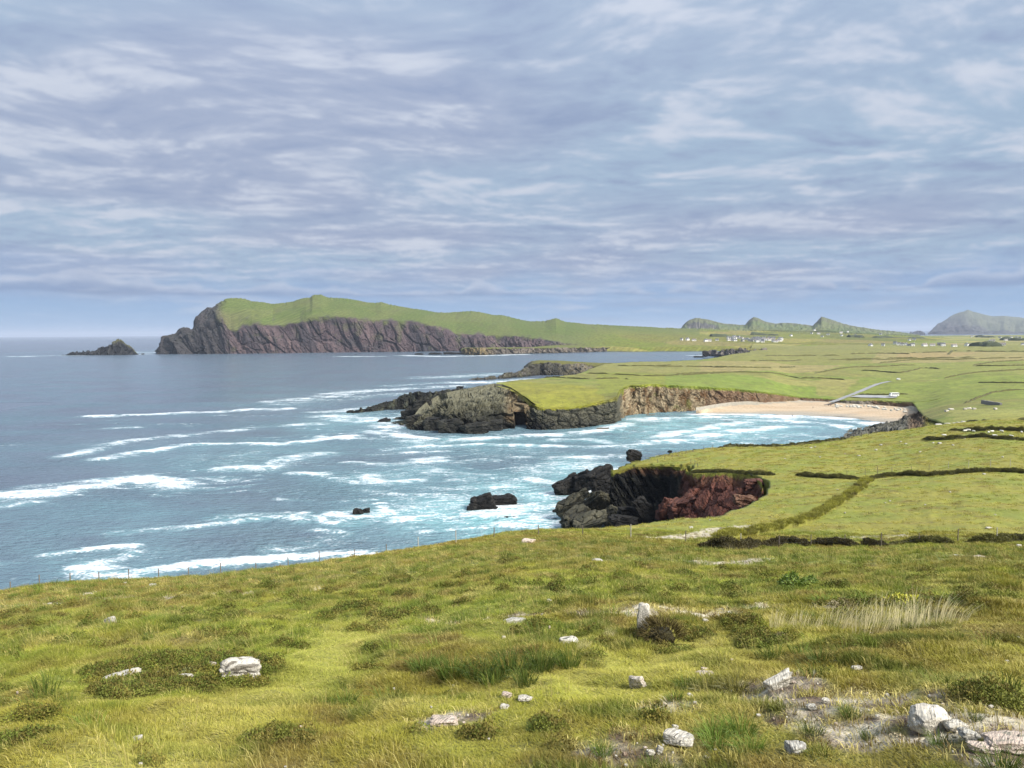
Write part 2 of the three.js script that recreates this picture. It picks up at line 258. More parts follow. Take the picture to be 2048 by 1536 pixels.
const cliffMat = new THREE.MeshPhysicalMaterial({ vertexColors: true, map: rockTex, bumpMap: rockBump, bumpScale: 0.5, roughness: 0.95, specularIntensity: 0.3, flatShading: true });

function gridGeo(nu, nv, f, keep, uvScale = 1) {   // f(i, j, out) fills out.p and out.c
  const P = new Float32Array(nu * nv * 3), K = new Float32Array(nu * nv * 3), U = new Float32Array(nu * nv * 2), idx = [], o = { p: [0, 0, 0], c: [1, 1, 1], uv: null };
  for (let j = 0; j < nv; j++) for (let i = 0; i < nu; i++) { const k = j * nu + i; o.uv = null; f(i, j, o); P.set(o.p, k * 3); K.set(o.c, k * 3); U[k * 2] = o.uv ? o.uv[0] : o.p[0] * uvScale; U[k * 2 + 1] = o.uv ? o.uv[1] : o.p[2] * uvScale; }
  for (let j = 0; j < nv - 1; j++) for (let i = 0; i < nu - 1; i++) {
    const a = j * nu + i, b = a + 1, c = a + nu, d = c + 1;
    if (keep && !keep(a, b, c, d)) continue;
    if ((i + j) & 1) idx.push(a, b, d, a, d, c); else idx.push(a, b, c, b, d, c);
  }
  const g = new THREE.BufferGeometry();
  g.setAttribute('position', new THREE.BufferAttribute(P, 3)); g.setAttribute('color', new THREE.BufferAttribute(K, 3)); g.setAttribute('uv', new THREE.BufferAttribute(U, 2));
  g.setIndex(idx); g.computeVertexNormals();
  return g;
}

// the near hillside: one sheet, finer towards the viewer
{
  const rows = []; for (let r = 2; r < 352; r *= r < 100 ? 1.014 : 1.0105) rows.push(r);
  const a0 = bearing(-560), a1 = bearing(2600), nu = 640, nv = rows.length, out = new Uint8Array(nu * nv);
  const g = gridGeo(nu, nv, (i, j, o) => {
    const b = mix(a0, a1, i / (nu - 1)), r = rows[j], x = Math.sin(b) * r, z = -Math.cos(b) * r;
    let y = hNear(x, z);
    if (r > 110) { const d = ringDist(nearEdge, x, z, 0, 33); if (d < 1.2) { out[j * nu + i] = 1; y = Math.max(-5, y - 8 - Math.max(0, -d) * 6); } }
    o.p = [x, y, z]; const c = cover(x, z).c; o.c = [c[0], c[1], c[2]];
  }, (a, b, c, d) => !(out[a] && out[b] && out[c] && out[d]), 0.4);
  structure('hillside', g, landMat, 'grassy hillside sloping down from the viewpoint to the cove and the fields');
  // the rest of the hill, behind and beside the viewpoint
  const h = gridGeo(72, 24, (i, j, o) => { let b = mix(a1 - 0.02, a0 + 0.02 + 2 * Math.PI, i / 71); const r = 1.2 * Math.pow(1.28, j), x = Math.sin(b) * r, z = -Math.cos(b) * r, s = b > Math.PI ? b - 2 * Math.PI : b, w = smooth(1.05, 2.4, Math.abs(s)); o.p = [x, mix(near0.at(s, Math.max(r, 2.6)), 59.9 + 0.06 * r * Math.exp(-r / 200), w) - 0.06, z]; const c = cover(x, z).c; o.c = [...c]; }, null, 0.4);
  structure('hilltop', h, landMat, 'grassy hilltop behind the viewpoint');
}

// ---------------------------------------------------------------- the land across the bay and the plain
const midCols = [
  [985, { r: 440, h: 18 }, [772, 575], [768, 600], [765.5, 640], { r: 700, h: 18 }, { r: 1500, h: 18 }, { r: 9000, h: 20 }],
  [1035, { r: 440, h: 16 }, [788, 540], [775, 576], [765, 622], [760, 672], { r: 740, h: 18 }, { r: 1500, h: 18 }, { r: 9000, h: 20 }],
  [1083, { r: 440, h: 10 }, [821, 497], [800, 520], [780, 560], [768, 610], [757, 690], { r: 760, h: 19 }, { r: 1500, h: 18 }, { r: 9000, h: 20 }],
  [1150, { r: 440, h: 10 }, [821, 500], [800, 522], [782, 556], [765, 622], [750, 730], { r: 800, h: 20 }, { r: 1500, h: 19 }, { r: 9000, h: 20 }],
  [1212, { r: 440, h: 10 }, [821, 505], [800, 525], [782, 560], [765, 625], [745, 770], [728, 985], { r: 1500, h: 19 }, { r: 9000, h: 20 }],
  [1260, { r: 440, h: 15 }, [778, 566], [765, 625], [748, 750], [735, 890], [725, 1070], { r: 1500, h: 18 }, { r: 9000, h: 20 }],
  [1330, { r: 440, h: 15 }, [776, 588], [765, 640], [750, 745], [735, 905], [723, 1120], { r: 1500, h: 17 }, { r: 9000, h: 20 }],
  [1400, { r: 440, h: 14 }, [784, 596], [768, 660], [750, 770], [735, 915], [720, 1170], { r: 1500, h: 16 }, { r: 9000, h: 20 }],
  [1460, { r: 440, h: 10 }, [790, 608], [770, 680], [750, 790], [735, 925], [720, 1160], [709, 1450], { r: 1900, h: 13 }, [697, 2180], [686, 3000], [676, 4300], { r: 6000, h: 20 }],
  [1530, { r: 440, h: 6 }, [793, 632], [785, 660], [768, 720], [750, 815], [735, 955], [720, 1200], [708, 1520], [698, 2050], [688, 2750], [678, 3900], { r: 6000, h: 26 }],
  [1600, { r: 440, h: 2 }, { py: 796, h: 5.5 }, { py: 790, h: 6.5 }, { py: 770, h: 11 }, { py: 750, h: 13 }, { py: 735, h: 14.3 }, { py: 720, h: 14.5 }, { py: 709, h: 15 }, { py: 699, h: 15 }, { py: 689, h: 16 }, { py: 682, h: 18 }, { py: 674, h: 24 }, { r: 6500, h: 30 }],
  [1660, { r: 440, h: 2 }, { py: 800, h: 5 }, { py: 792, h: 6 }, { py: 772, h: 10 }, { py: 752, h: 13 }, { py: 735, h: 14.5 }, { py: 720, h: 15 }, { py: 708, h: 15 }, { py: 698, h: 15.5 }, { py: 688, h: 17 }, { py: 681, h: 19 }, { py: 673, h: 26 }, { r: 6500, h: 30 }],
  [1740, { r: 440, h: 4 }, { py: 801, h: 6 }, { py: 794, h: 6.8 }, { py: 786, h: 7.5 }, { py: 772, h: 10 }, { py: 752, h: 13 }, { py: 735, h: 14.5 }, { py: 720, h: 15.5 }, { py: 707, h: 15 }, { py: 697, h: 16 }, { py: 688, h: 17 }, { py: 680, h: 19 }, { py: 672, h: 24 }, { r: 7600, h: 4 }],
  [1800, { r: 300, h: 21 }, { r: 345, h: 19 }, { r: 420, h: 13 }, { r: 520, h: 8 }, { r: 600, h: 6.2 }, { py: 803, h: 6.5 }, { py: 792, h: 8 }, { py: 771, h: 11 }, { py: 751, h: 13.5 }, { py: 735, h: 15 }, { py: 720, h: 16 }, { py: 706, h: 16 }, { py: 696, h: 16.5 }, { py: 687, h: 17.5 }, { py: 679, h: 19 }, { py: 671.5, h: 23 }, { r: 7700, h: 3 }, { r: 9000, h: -6 }],
  [1850, { r: 300, h: 23 }, { r: 345, h: 22 }, { r: 420, h: 17 }, { r: 520, h: 11.5 }, { r: 600, h: 9 }, { py: 800, h: 8.5 }, { py: 790, h: 9.5 }, { py: 770, h: 12 }, { py: 750, h: 14 }, { py: 735, h: 15.5 }, { py: 720, h: 16 }, { py: 706, h: 16.5 }, { py: 696, h: 17 }, { py: 687, h: 18 }, { py: 679, h: 20 }, { py: 671.5, h: 22 }, { r: 7800, h: 2 }, { r: 9000, h: -6 }],
  [1910, { r: 300, h: 25.5 }, { r: 345, h: 24.4 }, { py: 834, h: 22 }, { py: 822, h: 18.5 }, { py: 808, h: 15 }, { py: 790, h: 13 }, { py: 768, h: 14 }, { py: 748, h: 16 }, { py: 733, h: 17 }, { py: 718, h: 17 }, { py: 704, h: 17.5 }, { py: 694, h: 18 }, { py: 686, h: 19 }, { py: 679, h: 20 }, { py: 671, h: 22 }, { r: 7800, h: 2 }, { r: 9000, h: -6 }],
  [2048, { r: 300, h: 28.5 }, { r: 345, h: 27.6 }, { py: 825, h: 25 }, { py: 808, h: 21.5 }, { py: 788, h: 18 }, { py: 766, h: 17 }, { py: 746, h: 18 }, { py: 730, h: 19 }, { py: 715, h: 19 }, { py: 702, h: 19 }, { py: 692, h: 19.5 }, { py: 684, h: 20 }, { py: 677, h: 22 }, { py: 670, h: 24 }, { r: 7900, h: 2 }, { r: 9000, h: -6 }],
  [2700, { r: 300, h: 31 }, { r: 345, h: 30.5 }, { r: 465, h: 26 }, { r: 870, h: 18 }, { r: 1660, h: 22 }, { r: 3800, h: 40 }, { r: 5600, h: 40 }, { r: 7800, h: 10 }, { r: 9000, h: 5 }],
];
const mid0 = landform(midCols, 300, 9200, 481, 300);
const hMid = (x, z) => { const r = Math.hypot(x, z); return mid0(x, z) + 0.35 * smooth(300, 420, r) * fbm(x * 0.03, z * 0.03, 3) * Math.min(3, r / 500) + 0.25 * fbm(x * 0.11, z * 0.11, 2); };
function onMid(px, py) { const q = sight(px, py); let a = 346; for (let r = 346; r < 9000; r *= 1.006) { if (EYE + q.s * r < hMid(q.x * r, q.z * r)) { for (let k = 0; k < 12; k++) { const m = (a + r) / 2; if (EYE + q.s * m < hMid(q.x * m, q.z * m)) r = m; else a = m; } return V3(q.x * r, hMid(q.x * r, q.z * r), q.z * r); } a = r; } return null; }
// landward lines (px, range): front edge of the land across the bay, and where it ends behind
const B0 = (px, py, h = -1.5) => atHeight(px, py, h);
const headFoot = (px, py) => px > 1400 ? atHeight(px, py, mix(-0.5, 2.2, clamp((px - 1400) / 120))) : B0(px, py);
  // rock dome at the point: foot, break of slope, shoulder, crown, back
const headPts = [
    [786, 853, [849, 3], [846, 6], [843, 10]], [800, 858, [850, 4], [845, 8], [840, 14]], [822, 867, [855, 5], [848, 12], [838, 24]], [838, 866, [848, 6], [832, 16], [816, 36]], [856, 865, [840, 6], [820, 20], [801, 54]], [876, 864, [834, 6], [811, 24], [790, 70]],
    [893, 872, [836, 7], [808, 28], [784, 84]], [920, 872, [832, 7], [804, 30], [779, 92]], [946, 873, [830, 7], [802, 32], [774, 98]], [968, 871, [828, 7], [800, 32], [770, 100]], [988, 867, [822, 7], [797, 30], [766, 96]], [1005, 863, [824, 6], [800, 26], [768, 84]], [1022, 862, [826, 6], [804, 22], [774, 70]], [1038, 862, [828, 6], [808, 18], [784, 50]],
    [1056, 863, [832, 5], [814, 12], [800, 26]], [1072, 864, [838, 4], [822, 8], [812, 14]], [1090, 865, [842, 4], [828, 8], [821, 12]], [1130, 863, [842, 4], [829, 8], [821, 12]], [1165, 861, [842, 4], [829, 8], [821, 12]], [1200, 857, [842, 4], [829, 8], [821, 12]], [1218, 855, [842, 4], [830, 7], [822, 10]], [1234, 853, [846, 3], [838, 5], [832, 8]],
    [1238, 845, [838, 3], [826, 8], [812, 14]], [1250, 838, [826, 6], [806, 10], [788, 18]], [1262, 834, [820, 8], [798, 14], [779, 20]], [1290, 833, [818, 6], [796, 12], [778, 18]], [1310, 830, [814, 6], [794, 12], [777, 17]], [1340, 829, [814, 5], [794, 10], [777, 15]], [1370, 828, [814, 6], [798, 11], [782, 17]], [1400, 824, [814, 4], [799, 9], [785, 14]], [1430, 818, [810, 3], [800, 7], [788, 11]], [1470, 813, [807, 2], [800, 4], [791, 7]], [1530, 809, [804, 2], [799, 3], [794, 5]], [1600, 804, [801, 1.5], [799, 2.5], [797, 4]], [1650, 806, [804, 1.5], [802, 3], [800, 5]], [1690, 809, [806, 1], [803, 2], [801, 4]], [1720, 811, [808, 1], [805, 2], [802, 4]], [1755, 812, [809, 1], [806, 2], [803, 4]], [1790, 815, [811, 1], [807, 2], [804, 4]], [1830, 820, [815, 1], [810, 2], [806, 4]], [1852, 822, [817, 1], [812, 3], [809, 5]], [1882, 824, [821, 2], [818, 4], [816, 8]],
  ];
const frontPts = headPts.filter((t) => t[0] >= 1083 && t[0] <= 1840).map(([px, py, , , [, dr]]) => { const f = headFoot(px, py); return [px, Math.hypot(f.x, f.z) + dr - 0.5]; });
const midFront = (() => { const a = [[985, 582], [1035, 548], [1062, 516], ...frontPts, [1852, 505], [1866, 440], [1884, 385], [1905, 344], [2700, 344]]; return lin(a.map((q) => bearing(q[0])), a.map((q) => q[1])); })();
const midBack = lin([985, 1035, 1083, 1150, 1212, 1260, 1330, 1400, 1440, 1475, 1500, 1540, 1600, 2700].map(bearing), [640, 672, 700, 745, 1000, 1090, 1130, 1190, 1330, 1560, 1720, 9000, 9000, 9000]);
// field colours: quadrilaterals along sight lines
const G1 = [0.185, 0.225, 0.034], G2 = [0.225, 0.24, 0.05], T1 = [0.31, 0.25, 0.1], T2 = [0.28, 0.25, 0.075], O1 = [0.215, 0.205, 0.05], Y1 = [0.38, 0.33, 0.1], D1 = [0.14, 0.16, 0.045];
const midFields = [
  [[[1000, 764], [1190, 775], [1215, 822], [1050, 822]], [0.25, 0.235, 0.024]], [[[1195, 745], [1330, 748], [1330, 778], [1195, 790]], [0.21, 0.23, 0.028]], [[[1330, 748], [1500, 750], [1700, 765], [1660, 802], [1440, 792], [1330, 778]], [0.18, 0.24, 0.03]],
  [[[1500, 752], [1720, 757], [1700, 772], [1560, 766]], T2], [[[1160, 722], [1400, 722], [1400, 745], [1180, 746]], [0.24, 0.225, 0.065]], [[[1400, 722], [1690, 730], [1640, 742], [1400, 746]], T1], [[[1690, 745], [1860, 722], [2060, 730], [2060, 742], [1800, 762]], G2],
  [[[1760, 700], [2060, 705], [2060, 722], [1740, 726]], T1], [[[1800, 705], [1960, 705], [1900, 716], [1790, 716]], [0.33, 0.24, 0.1]], [[[1690, 770], [2060, 750], [2060, 800], [1830, 808], [1720, 792]], [0.195, 0.235, 0.034]], [[[1890, 822], [2060, 820], [2060, 842], [1905, 840]], [0.31, 0.3, 0.08]],
  [[[1640, 755], [1715, 762], [1680, 795], [1630, 790]], T2], [[[1480, 690], [2060, 690], [2060, 702], [1480, 706]], O1], [[[1480, 706], [1740, 706], [1700, 728], [1420, 722]], O1],
].map(([q, c]) => ({ q: q.map(([x, y]) => onMid(x, y)).filter(Boolean), c }));
function midCover(x, z) {
  const r = Math.hypot(x, z), a = fbm(x * 0.012, z * 0.012, 3), d = fbm(x * 0.05 + 3, z * 0.05, 3);
  let c = mixc(G1, O1, smooth(-0.3, 0.35, a)); c = mixc(c, T2, smooth(0.1, 0.6, d) * 0.5);
  const far = smooth(1300, 2400, r);
  if (far > 0) {                                   // the patchwork beyond, field by field
    const k = cell3(x / 190 + 0.25 * n2(x / 300, z / 300), 0.5, z / 330), id = k.id;
    c = mixc(c, id < 0.22 ? T1 : id < 0.42 ? G2 : id < 0.6 ? O1 : id < 0.72 ? Y1 : id < 0.88 ? G1 : D1, far * 0.62);
  }
  const wx = x + 3 * n2(x * 0.05, z * 0.05), wz = z + 3 * n2(x * 0.05 + 9, z * 0.05);
  for (const f of midFields) if (f.q.length > 2 && insideRing(f.q, wx, wz)) c = mixc(c, f.c, 0.75);
  const n = 1 + 0.28 * d + 0.34 * fbm(x * 0.16, z * 0.34, 3) + 0.2 * fbm(x * 0.02 + 7, z * 0.09, 3);
  c = mixc(c, [0.15, 0.12, 0.045], 0.4 * smooth(0.12, 0.5, fbm(x * 0.1 + 77, z * 0.22, 4)));
  c = [c[0] * n, c[1] * n, c[2] * n];
  if (r < 430) { const g = cover(x, z).c; c = mixc([g[0], g[1], g[2]], c, smooth(340, 420, r)); }
  return c;
}
{
  const a0 = bearing(992), a1 = bearing(2600), nu = 760, nv = 430, off = new Uint8Array(nu * nv);
  const g = gridGeo(nu, nv, (i, j, o) => {
    const b = mix(a0, a1, i / (nu - 1)), f = midFront(b), back = Math.min(midBack(b), 8400), r = clamp(344 * Math.pow(8400 / 344, j / (nv - 1)), f, back), x = Math.sin(b) * r, z = -Math.cos(b) * r;
    o.p = [x, hMid(x, z) - (r === f ? 0.5 : 0), z]; if (r === back && back < 1600) o.p[1] = -3; o.c = midCover(x, z);
  }, null, 0.06);
  structure('coastal_plain', g, farLandMat, 'green and tan fields of the coastal plain across the bay');
}

// ---------------------------------------------------------------- the sea
const seaPt = (px, py) => atHeight(px, py, 0);
const strokes = [                                  // foam lines seen in the photograph: points, width in picture rows, strength
  [[[185, 833], [300, 829], [420, 825], [510, 819], [565, 818]], 4, 0.9], [[[560, 803], [640, 795], [720, 782]], 6, 0.8], [[[560, 808], [700, 798]], 5, 0.5], [[[215, 857], [270, 856]], 3, 0.6],
  [[[143, 911], [239, 884], [376, 870], [513, 856], [632, 848]], 5, 0.72], [[[200, 918], [300, 903], [360, 891], [440, 888], [560, 889], [640, 879], [700, 873]], 5, 0.95], [[[460, 936], [533, 938], [590, 915], [645, 910]], 10, 0.8], [[[430, 915], [520, 905]], 5, 0.5],
  [[[0, 994], [100, 986], [200, 970], [270, 958], [352, 971]], 13, 0.95], [[[60, 975], [180, 962], [290, 955]], 7, 0.8], [[[0, 1012], [50, 1005]], 9, 0.7], [[[590, 947], [640, 948], [700, 967], [790, 966]], 8, 0.9], [[[690, 955], [730, 952], [760, 968], [830, 962]], 10, 0.85],
  [[[230, 1067], [400, 1052], [500, 1040], [595, 1030]], 8, 0.85], [[[440, 1035], [560, 1030], [600, 1040]], 10, 0.6], [[[82, 1112], [170, 1101], [262, 1093]], 8, 0.85], [[[165, 1132], [245, 1112]], 14, 0.9], [[[175, 1140], [230, 1155], [260, 1165]], 22, 0.8], [[[240, 1152], [400, 1130], [550, 1118], [720, 1106]], 15, 1.05], [[[560, 1096], [700, 1082]], 18, 0.7], [[[600, 1110], [760, 1110]], 8, 0.8],
  [[[660, 787], [760, 780], [840, 776], [915, 772]], 4, 0.85], [[[700, 795], [830, 786]], 5, 0.55], [[[665, 832], [690, 838], [760, 842], [800, 852]], 9, 0.85], [[[640, 824], [690, 822], [760, 812]], 5, 0.6], [[[775, 856], [800, 872], [850, 880], [890, 882], [960, 878], [1040, 872], [1130, 870], [1200, 862], [1245, 848]], 7, 1.05], [[[780, 838], [830, 826], [845, 822]], 6, 0.7],
  [[[640, 874], [700, 877], [772, 878]], 4, 0.8], [[[740, 862], [800, 880], [860, 890]], 7, 0.7], [[[770, 900], [850, 893], [960, 889], [1010, 892]], 4, 0.85], [[[985, 891], [1100, 893], [1180, 896], [1270, 890]], 5, 0.85], [[[760, 908], [830, 906], [890, 904]], 6, 0.75], [[[840, 920], [890, 914]], 8, 0.7], [[[690, 926], [780, 930], [890, 923]], 6, 0.8], [[[900, 927], [960, 920], [990, 922]], 6, 0.55],
  [[[1040, 916], [1140, 918], [1230, 912]], 10, 0.75], [[[1100, 880], [1170, 878], [1230, 888]], 5, 0.7], [[[1260, 896], [1310, 880], [1350, 866], [1420, 858], [1480, 845]], 6, 0.9], [[[1275, 840], [1350, 838], [1450, 835], [1620, 838]], 6, 0.85], [[[1340, 882], [1420, 872], [1480, 862], [1550, 855]], 7, 0.95], [[[1380, 868], [1420, 860], [1500, 850]], 4, 0.5], [[[1330, 884], [1500, 888]], 4, 0.5],
  [[[1400, 829], [1500, 831], [1600, 833], [1680, 838], [1740, 846], [1765, 853]], 5, 1.1], [[[1440, 838], [1560, 842], [1660, 850], [1700, 857]], 5, 0.8], [[[1530, 876], [1600, 868], [1640, 875], [1690, 868]], 4, 0.6], [[[1420, 846], [1520, 848], [1640, 856]], 3, 0.5],
  [[[900, 958], [980, 962], [1060, 960], [1130, 975]], 10, 0.75], [[[840, 932], [900, 955], [1000, 965]], 16, 0.5], [[[1080, 940], [1180, 935], [1220, 945]], 20, 0.7], [[[950, 1030], [1040, 1022], [1110, 1010], [1150, 1030]], 16, 1.05], [[[960, 1018], [1000, 1016], [1060, 1008]], 10, 1.1], [[[660, 1030], [720, 1036], [780, 1028], [760, 1010]], 10, 0.8], [[[800, 1040], [880, 1035], [930, 1050]], 14, 0.7], [[[620, 1035], [660, 1048], [700, 1040]], 6, 0.8],
  [[[1000, 1050], [1060, 1055], [1120, 1050]], 14, 0.75], [[[850, 1065], [960, 1055], [1000, 1062]], 8, 0.65], [[[720, 980], [800, 990], [900, 990]], 8, 0.5], [[[560, 1000], [660, 1005], [750, 1000]], 5, 0.6], [[[640, 1060], [700, 1068], [680, 1085]], 8, 0.6], [[[1110, 990], [1160, 1010], [1150, 975]], 20, 1.0],
  [[[30, 713], [60, 713]], 2, 0.9], [[[65, 712], [125, 711]], 1.5, 0.6], [[[150, 711], [290, 708]], 2.2, 0.9], [[[265, 704], [320, 705]], 2.4, 0.7], [[[320, 706], [420, 706], [520, 705]], 1.0, 0.6], [[[690, 713], [750, 713]], 1.6, 0.9], [[[815, 711], [880, 713], [980, 711], [1040, 709]], 2.2, 1.0], [[[860, 755], [930, 752], [1000, 748]], 5, 0.6], [[[930, 765], [1000, 764], [1060, 759]], 4, 1.0], [[[780, 772], [900, 764], [960, 766]], 3, 0.5], [[[690, 703], [760, 702]], 0.9, 0.7], [[[1400, 711], [1470, 711]], 2, 0.9], [[[1380, 706], [1420, 706]], 1, 0.5],
  [[[1815, 667], [1960, 666], [2060, 667]], 0.5, 1],
].map(([p, w, s]) => { const q = p.map(([x, y]) => seaPt(x, y)), m = q[Math.floor(q.length / 2)], r = Math.hypot(m.x, m.z); return { q, w: Math.min(60, w * r * r / (EYE * F)) * 0.5, s, x0: Math.min(...q.map((v) => v.x)), x1: Math.max(...q.map((v) => v.x)), z0: Math.min(...q.map((v) => v.z)), z1: Math.max(...q.map((v) => v.z)) }; });
const pools = [[900, 1010, 230, 66, 0.62], [1040, 985, 140, 50, 0.6], [1080, 1030, 100, 46, 0.8], [740, 1030, 110, 32, 0.58], [1130, 930, 130, 34, 0.58], [700, 1100, 160, 34, 0.45], [1150, 990, 50, 46, 0.75], [850, 890, 140, 28, 0.42], [1010, 905, 180, 26, 0.4], [620, 800, 160, 34, 0.34], [900, 850, 180, 30, 0.42], [1420, 860, 280, 34, 0.4], [780, 950, 140, 34, 0.42], [480, 920, 160, 26, 0.34], [250, 1130, 160, 36, 0.36], [700, 830, 120, 24, 0.4], [300, 880, 200, 20, 0.25]].map(([x, y, w, h, s]) => { const c = seaPt(x, y), r = Math.hypot(c.x, c.z); return { c, wx: w * r / F, wz: h * r * r / (EYE * F), s }; });
const teals = [[960, 1035, 250, 60, 1], [1060, 985, 160, 50, 0.9], [1000, 1075, 160, 40, 1], [740, 1040, 120, 40, 0.6], [960, 885, 260, 24, 0.55], [1400, 855, 330, 40, 0.95], [500, 910, 300, 40, 0.35], [700, 845, 120, 24, 0.5], [300, 1060, 500, 100, 0.3], [1150, 960, 120, 60, 0.8], [850, 950, 250, 40, 0.4]].map(([x, y, w, h, s]) => { const c = seaPt(x, y), r = Math.hypot(c.x, c.z); return { c, wx: w * r / F, wz: h * r * r / (EYE * F), s }; });
const blob = (L, x, z) => { let m = 0; for (const p of L) { const dx = (x - p.c.x) / p.wx, dz = (z - p.c.z) / p.wz, d = dx * dx + dz * dz; if (d < 4) m = Math.max(m, p.s * Math.exp(-d * 1.1)); } return m; };
function foamMask(x, z) {
  let m = 0; const r = Math.hypot(x, z), wob = Math.min(14, r * 0.012), X = x + wob * fbm(x * 0.035, z * 0.035, 3), Z = z + wob * 0.7 * fbm(x * 0.05 + 40, z * 0.05, 3);
  for (const s of strokes) { const w = s.w * 2.2; if (X < s.x0 - w || X > s.x1 + w || Z < s.z0 - w || Z > s.z1 + w) continue; let d = 1e9, e = 0; for (let i = 0; i < s.q.length - 1; i++) { const q = segDist(X, Z, s.q[i], s.q[i + 1]); if (q < d) d = q; } e = d / s.w; if (e < 2.2) m = Math.max(m, s.s * (1 - smooth(0.1, 2.1, e))); }
  // scattered older foam, drawn out along the swell
  const p = fbm(x * 0.011 + 4, z * 0.016, 3), l = ridge((x * 0.985 - z * 0.17) * 0.016 + 0.6 * fbm(x * 0.02, z * 0.02, 2), (z * 0.985 + x * 0.17) * 0.06 + 0.8 * fbm(x * 0.03 + 9, z * 0.03, 2), 3);
  m = Math.max(m * clamp(0.92 + 1.15 * fbm(x * 0.034 + 31, z * 0.06, 3), 0.2, 1.25), 0.72 * smooth(0.6, 0.95, l) * smooth(-0.05, 0.4, p + 0.35 * blob(teals, x, z)) * smooth(900, 500, r));
  return Math.max(m, blob(pools, x, z) * (0.85 + 0.8 * fbm(x * 0.06, z * 0.08 + 3, 3)));
}
const deep = [0.092, 0.118, 0.16], tealC = [0.21, 0.42, 0.44], midC = [0.088, 0.142, 0.18], foamC = [0.86, 0.88, 0.9];
function seaColour(x, z) {
  const m = foamMask(x, z), t = blob(teals, x, z);
  const sw = n2(x * 0.09, z * 0.13) * 0.7;
  let c = mixc(deep, midC, smooth(-0.4, 0.5, fbm(x * 0.012, z * 0.02, 3)));
  c = mixc(c, tealC, clamp(t * (0.62 + 0.6 * fbm(x * 0.05, z * 0.07, 3)) + m * 0.5));
  if (m > 0.03) {
    const wx = fbm(x * 0.12, z * 0.12, 2) * 3.2, wz = fbm(x * 0.12 + 50, z * 0.12, 2) * 3.2;
    const lace = 0.55 * ridge((x + wx) * 0.11, (z + wz) * 0.3, 4) + 0.28 * ridge((x - wz) * 0.6 + 7, (z + wx) * 0.85, 3) + 0.25 * fbm(x * 1.3, z * 1.3, 2) + 0.1 * sw;
    const f = smooth(0.72 - m * 0.64, 1.12 - m * 0.55, lace);
    c = mixc(c, foamC, f * clamp(0.5 + m * 1.1));
  }
  return c;
}
const waveH = (x, z) => 0.34 * n2(x * 0.022 + 3, z * 0.05) + 0.24 * fbm(x * 0.06, z * 0.13 + 9, 3) + 0.1 * n2(x * 0.3, z * 0.42);
const waveBump = noiseTex(1024, (u, v) => 0.5 + 0.42 * tile((x, y) => fbm(x * 0.55, y, 5, 0.62) + 0.4 * (ridge(x * 0.4 + 30, y * 0.8, 3) - 0.6), 30)(u, v));
function seaTex(x0, x1, z0, z1, w, h) {
  const d = new Uint8Array(w * h * 4), g = (v) => 255 * Math.pow(clamp(v), 1 / 2.2);
  for (let j = 0; j < h; j++) for (let i = 0; i < w; i++) { const c = seaColour(mix(x0, x1, (i + 0.5) / w), mix(z0, z1, (j + 0.5) / h)), k = (j * w + i) * 4; d[k] = g(c[0]); d[k + 1] = g(c[1]); d[k + 2] = g(c[2]); d[k + 3] = 255; }
  const t = new THREE.DataTexture(d, w, h); t.magFilter = THREE.LinearFilter; t.colorSpace = THREE.SRGBColorSpace; t.needsUpdate = true; return t;
}
const sea = new THREE.Group(); top(sea, 'sea'); tag(sea, 'blue grey Atlantic with white foam streaks breaking round the rocks', null, null, 'structure');
function seaSheet(name, x0, x1, z0, z1, nx, nz, tw, th) {
  const map = seaTex(x0, x1, z0, z1, tw, th), bump = waveBump.clone(); bump.channel = 1;
  const m = new THREE.MeshPhysicalMaterial({ map, bumpMap: bump, bumpScale: 2.6, roughness: 0.2, ior: 1.33 });
  const g = gridGeo(nx, nz, (i, j, o) => { const x = mix(x0, x1, i / (nx - 1)), z = mix(z0, z1, j / (nz - 1)), e = smooth(0, 0.03, Math.min(i / (nx - 1), 1 - i / (nx - 1), j / (nz - 1), 1 - j / (nz - 1))); o.p = [x, (waveH(x, z) + (nx > 300 ? 0.55 * foamMask(x, z) : 0)) * e, z]; o.uv = [i / (nx - 1), j / (nz - 1)]; });
  const p = g.attributes.position, u = new Float32Array(p.count * 2); for (let i = 0; i < p.count; i++) { u[2 * i] = p.getX(i) / 75; u[2 * i + 1] = p.getZ(i) / 75; }
  g.setAttribute('uv1', new THREE.BufferAttribute(u, 2)); g.deleteAttribute('color');
  return mesh(name, g, m, sea);
}
seaSheet('bay_water', -430, 370, -720, -110, 400, 420, 2048, 1536);
seaSheet('offshore_water', -1900, 900, -3300, -718, 200, 260, 2048, 2048);
{
  // open sea to the horizon, in a ring of four sheets round the surveyed water
  const far = new THREE.MeshPhysicalMaterial({ color: rgb(0.092, 0.118, 0.16), bumpMap: (() => { const t = waveBump.clone(); t.repeat.set(1, 1); return t; })(), bumpScale: 0.6, roughness: 0.25, ior: 1.33 });
  const sheets = [[-90000, 90000, -90000, -3299], [-90000, -1899, -3300, 3000], [899, 90000, -3300, -344], [-1900, -429, -719, 1500], [369, 900, -719, -111], [-430, 370, -111, 400]];
  for (const [x0, x1, z0, z1] of sheets) { const g = new THREE.BufferGeometry(); g.setAttribute('position', new THREE.Float32BufferAttribute([x0, -0.06, z1, x1, -0.06, z1, x1, -0.06, z0, x0, -0.06, z0], 3)); g.setAttribute('uv', new THREE.Float32BufferAttribute([x0 / 90, z1 / 90, x1 / 90, z1 / 90, x1 / 90, z0 / 90, x0 / 90, z0 / 90], 2)); g.setIndex([0, 1, 2, 0, 2, 3]); g.computeVertexNormals(); mesh('open_water', g, far, sea); }
}

